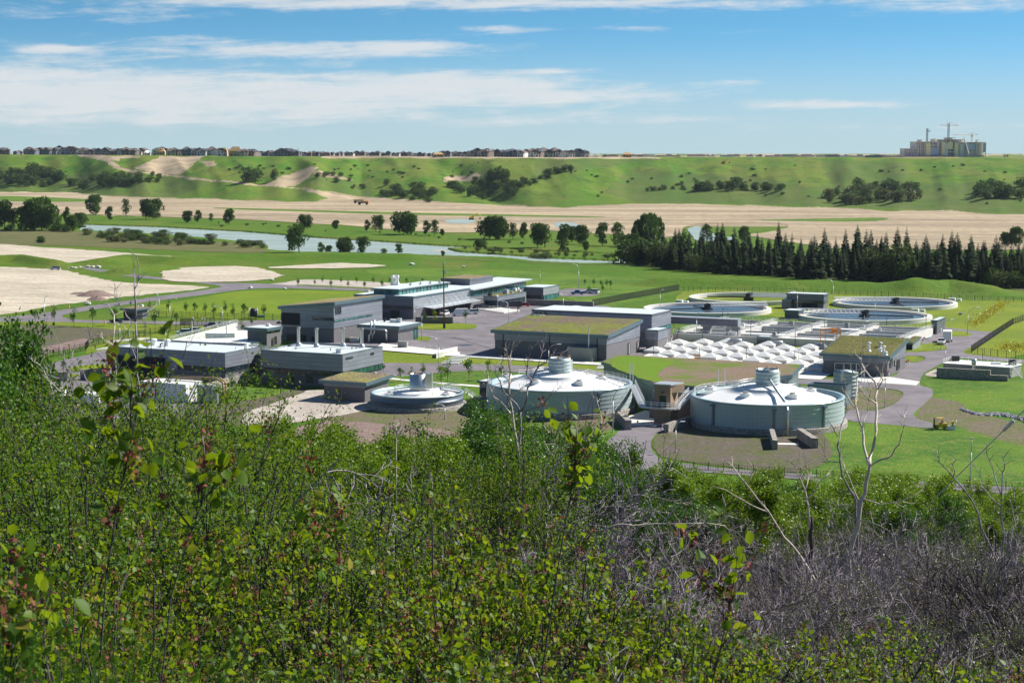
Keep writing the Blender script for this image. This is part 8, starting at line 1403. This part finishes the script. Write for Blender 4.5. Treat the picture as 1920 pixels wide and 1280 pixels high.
sapling('near sapling tip at the right of centre', 5.0, [(1330, 1300), (1350, 1220), (1362, 1160), (1370, 1118)], 50, 4, 14); sapling('single near tip above the bushes left of centre', 5.5, [(640, 1200), (630, 1100), (640, 1010), (644, 935)], 26, 3, 5); sapling('near sapling tip at the lower left corner', 3.4, [(10, 1400), (15, 1290), (20, 1230)], 60, 4, 8)
# tall grass blades
rg = np.random.default_rng(9); V = []; T = []
def blade(px, d, h, lean, w):
    x = (px - 960) / F * d; y = d; z = gz(x, y); n = 7; b = len(V); a = rg.uniform(0, 6.28)
    for i in range(n + 1):
        t = i / n; q = lean * t * t * h; ww = w * (1 - t) ** .6; c = (x + q * math.cos(a), y + q * math.sin(a) * .5, z + h * t * (1 - .25 * abs(lean) * t)); V.append((c[0] - ww * .8, c[1] - ww * .3, c[2])); V.append((c[0] + ww * .8, c[1] + ww * .3, c[2]))
        if i: k = b + 2 * i; T.append((k - 2, k - 1, k + 1, k))
for k in range(420): px = rg.choice([rg.uniform(-40, 330), rg.uniform(-40, 260), rg.uniform(-40, 120), rg.normal(550, 40), rg.normal(1080, 60), rg.normal(1300, 40), rg.uniform(0, 1900), rg.normal(60, 60)]); d = rg.uniform(2.9, 3.9); yt = rg.uniform(960, 1250) if px < 260 else rg.uniform(1130, 1290); h = at_d(px, yt, d)[2] - gz((px - 960) / F * d, d); blade(px, d, h, rg.uniform(-.3, .3), .0042)
o = link(bpy.data.objects.new('tall_grass', np_mesh('tall_grass', np.array(V), np.array(T), LM['grass'], rg.random(len(T))))); tag(o, 'long green grass blades between the foreground bushes', kind='stuff')
# ------------------------------------------------------------------ air
hzm, t = newmat('thin_haze'); pv_ = t.n('ShaderNodeVolumePrincipled'); pv_.inputs['Color'].default_value = (.72, .84, 1, 1); pv_.inputs['Density'].default_value = .00002; pv_.inputs['Anisotropy'].default_value = .2
t.t.links.new(pv_.outputs[0], t.n('ShaderNodeOutputMaterial').inputs[1]); mb = MB(); mb.box((0, 3000, -5), (9000, 7400, 165)); tag(mb.build('haze', hzm), 'thin summer haze over the valley', kind='stuff')
def stripes(label, rows, mat):
    mb = MB()
    for (x0, y0), (x1, y1), w in rows:
        a_, b_ = Vector(G(x0, y0)), Vector(G(x1, y1)); n_ = Vector((-(b_ - a_).y, (b_ - a_).x, 0)).normalized() * w / 2; mb.sheet([(p.x, p.y) for p in (a_ - n_, b_ - n_, b_ + n_, a_ + n_)], .062)
    tag(mb.build('road_marking', MT[mat]), label, kind='structure')
stripes('yellow hatching beside the big hall', [((1157 + k * 3.2, 665 - k * .6), (1168 + k * 3.2, 661.5 - k * .6), .3) for k in range(5)], 'yellow')
stripes('white bay lines in front of the workshop', [((842 + k * 9, 597 - k * 2.1), (866 + k * 9, 601 - k * 2.1), .22) for k in range(6)], 'white')
stripes('dark tar patches and sealed cracks in the yard', [((862, 648), (884, 646.5), 3.2), ((800, 628), (905, 640), .35), ((905, 600), (1010, 612), .3), ((850, 632), (925, 655), .3), ((760, 692), (1100, 699), .3)], 'fascia_dark')
S.cycles.volume_bounces = 0; S.cycles.volume_step_rate = 4
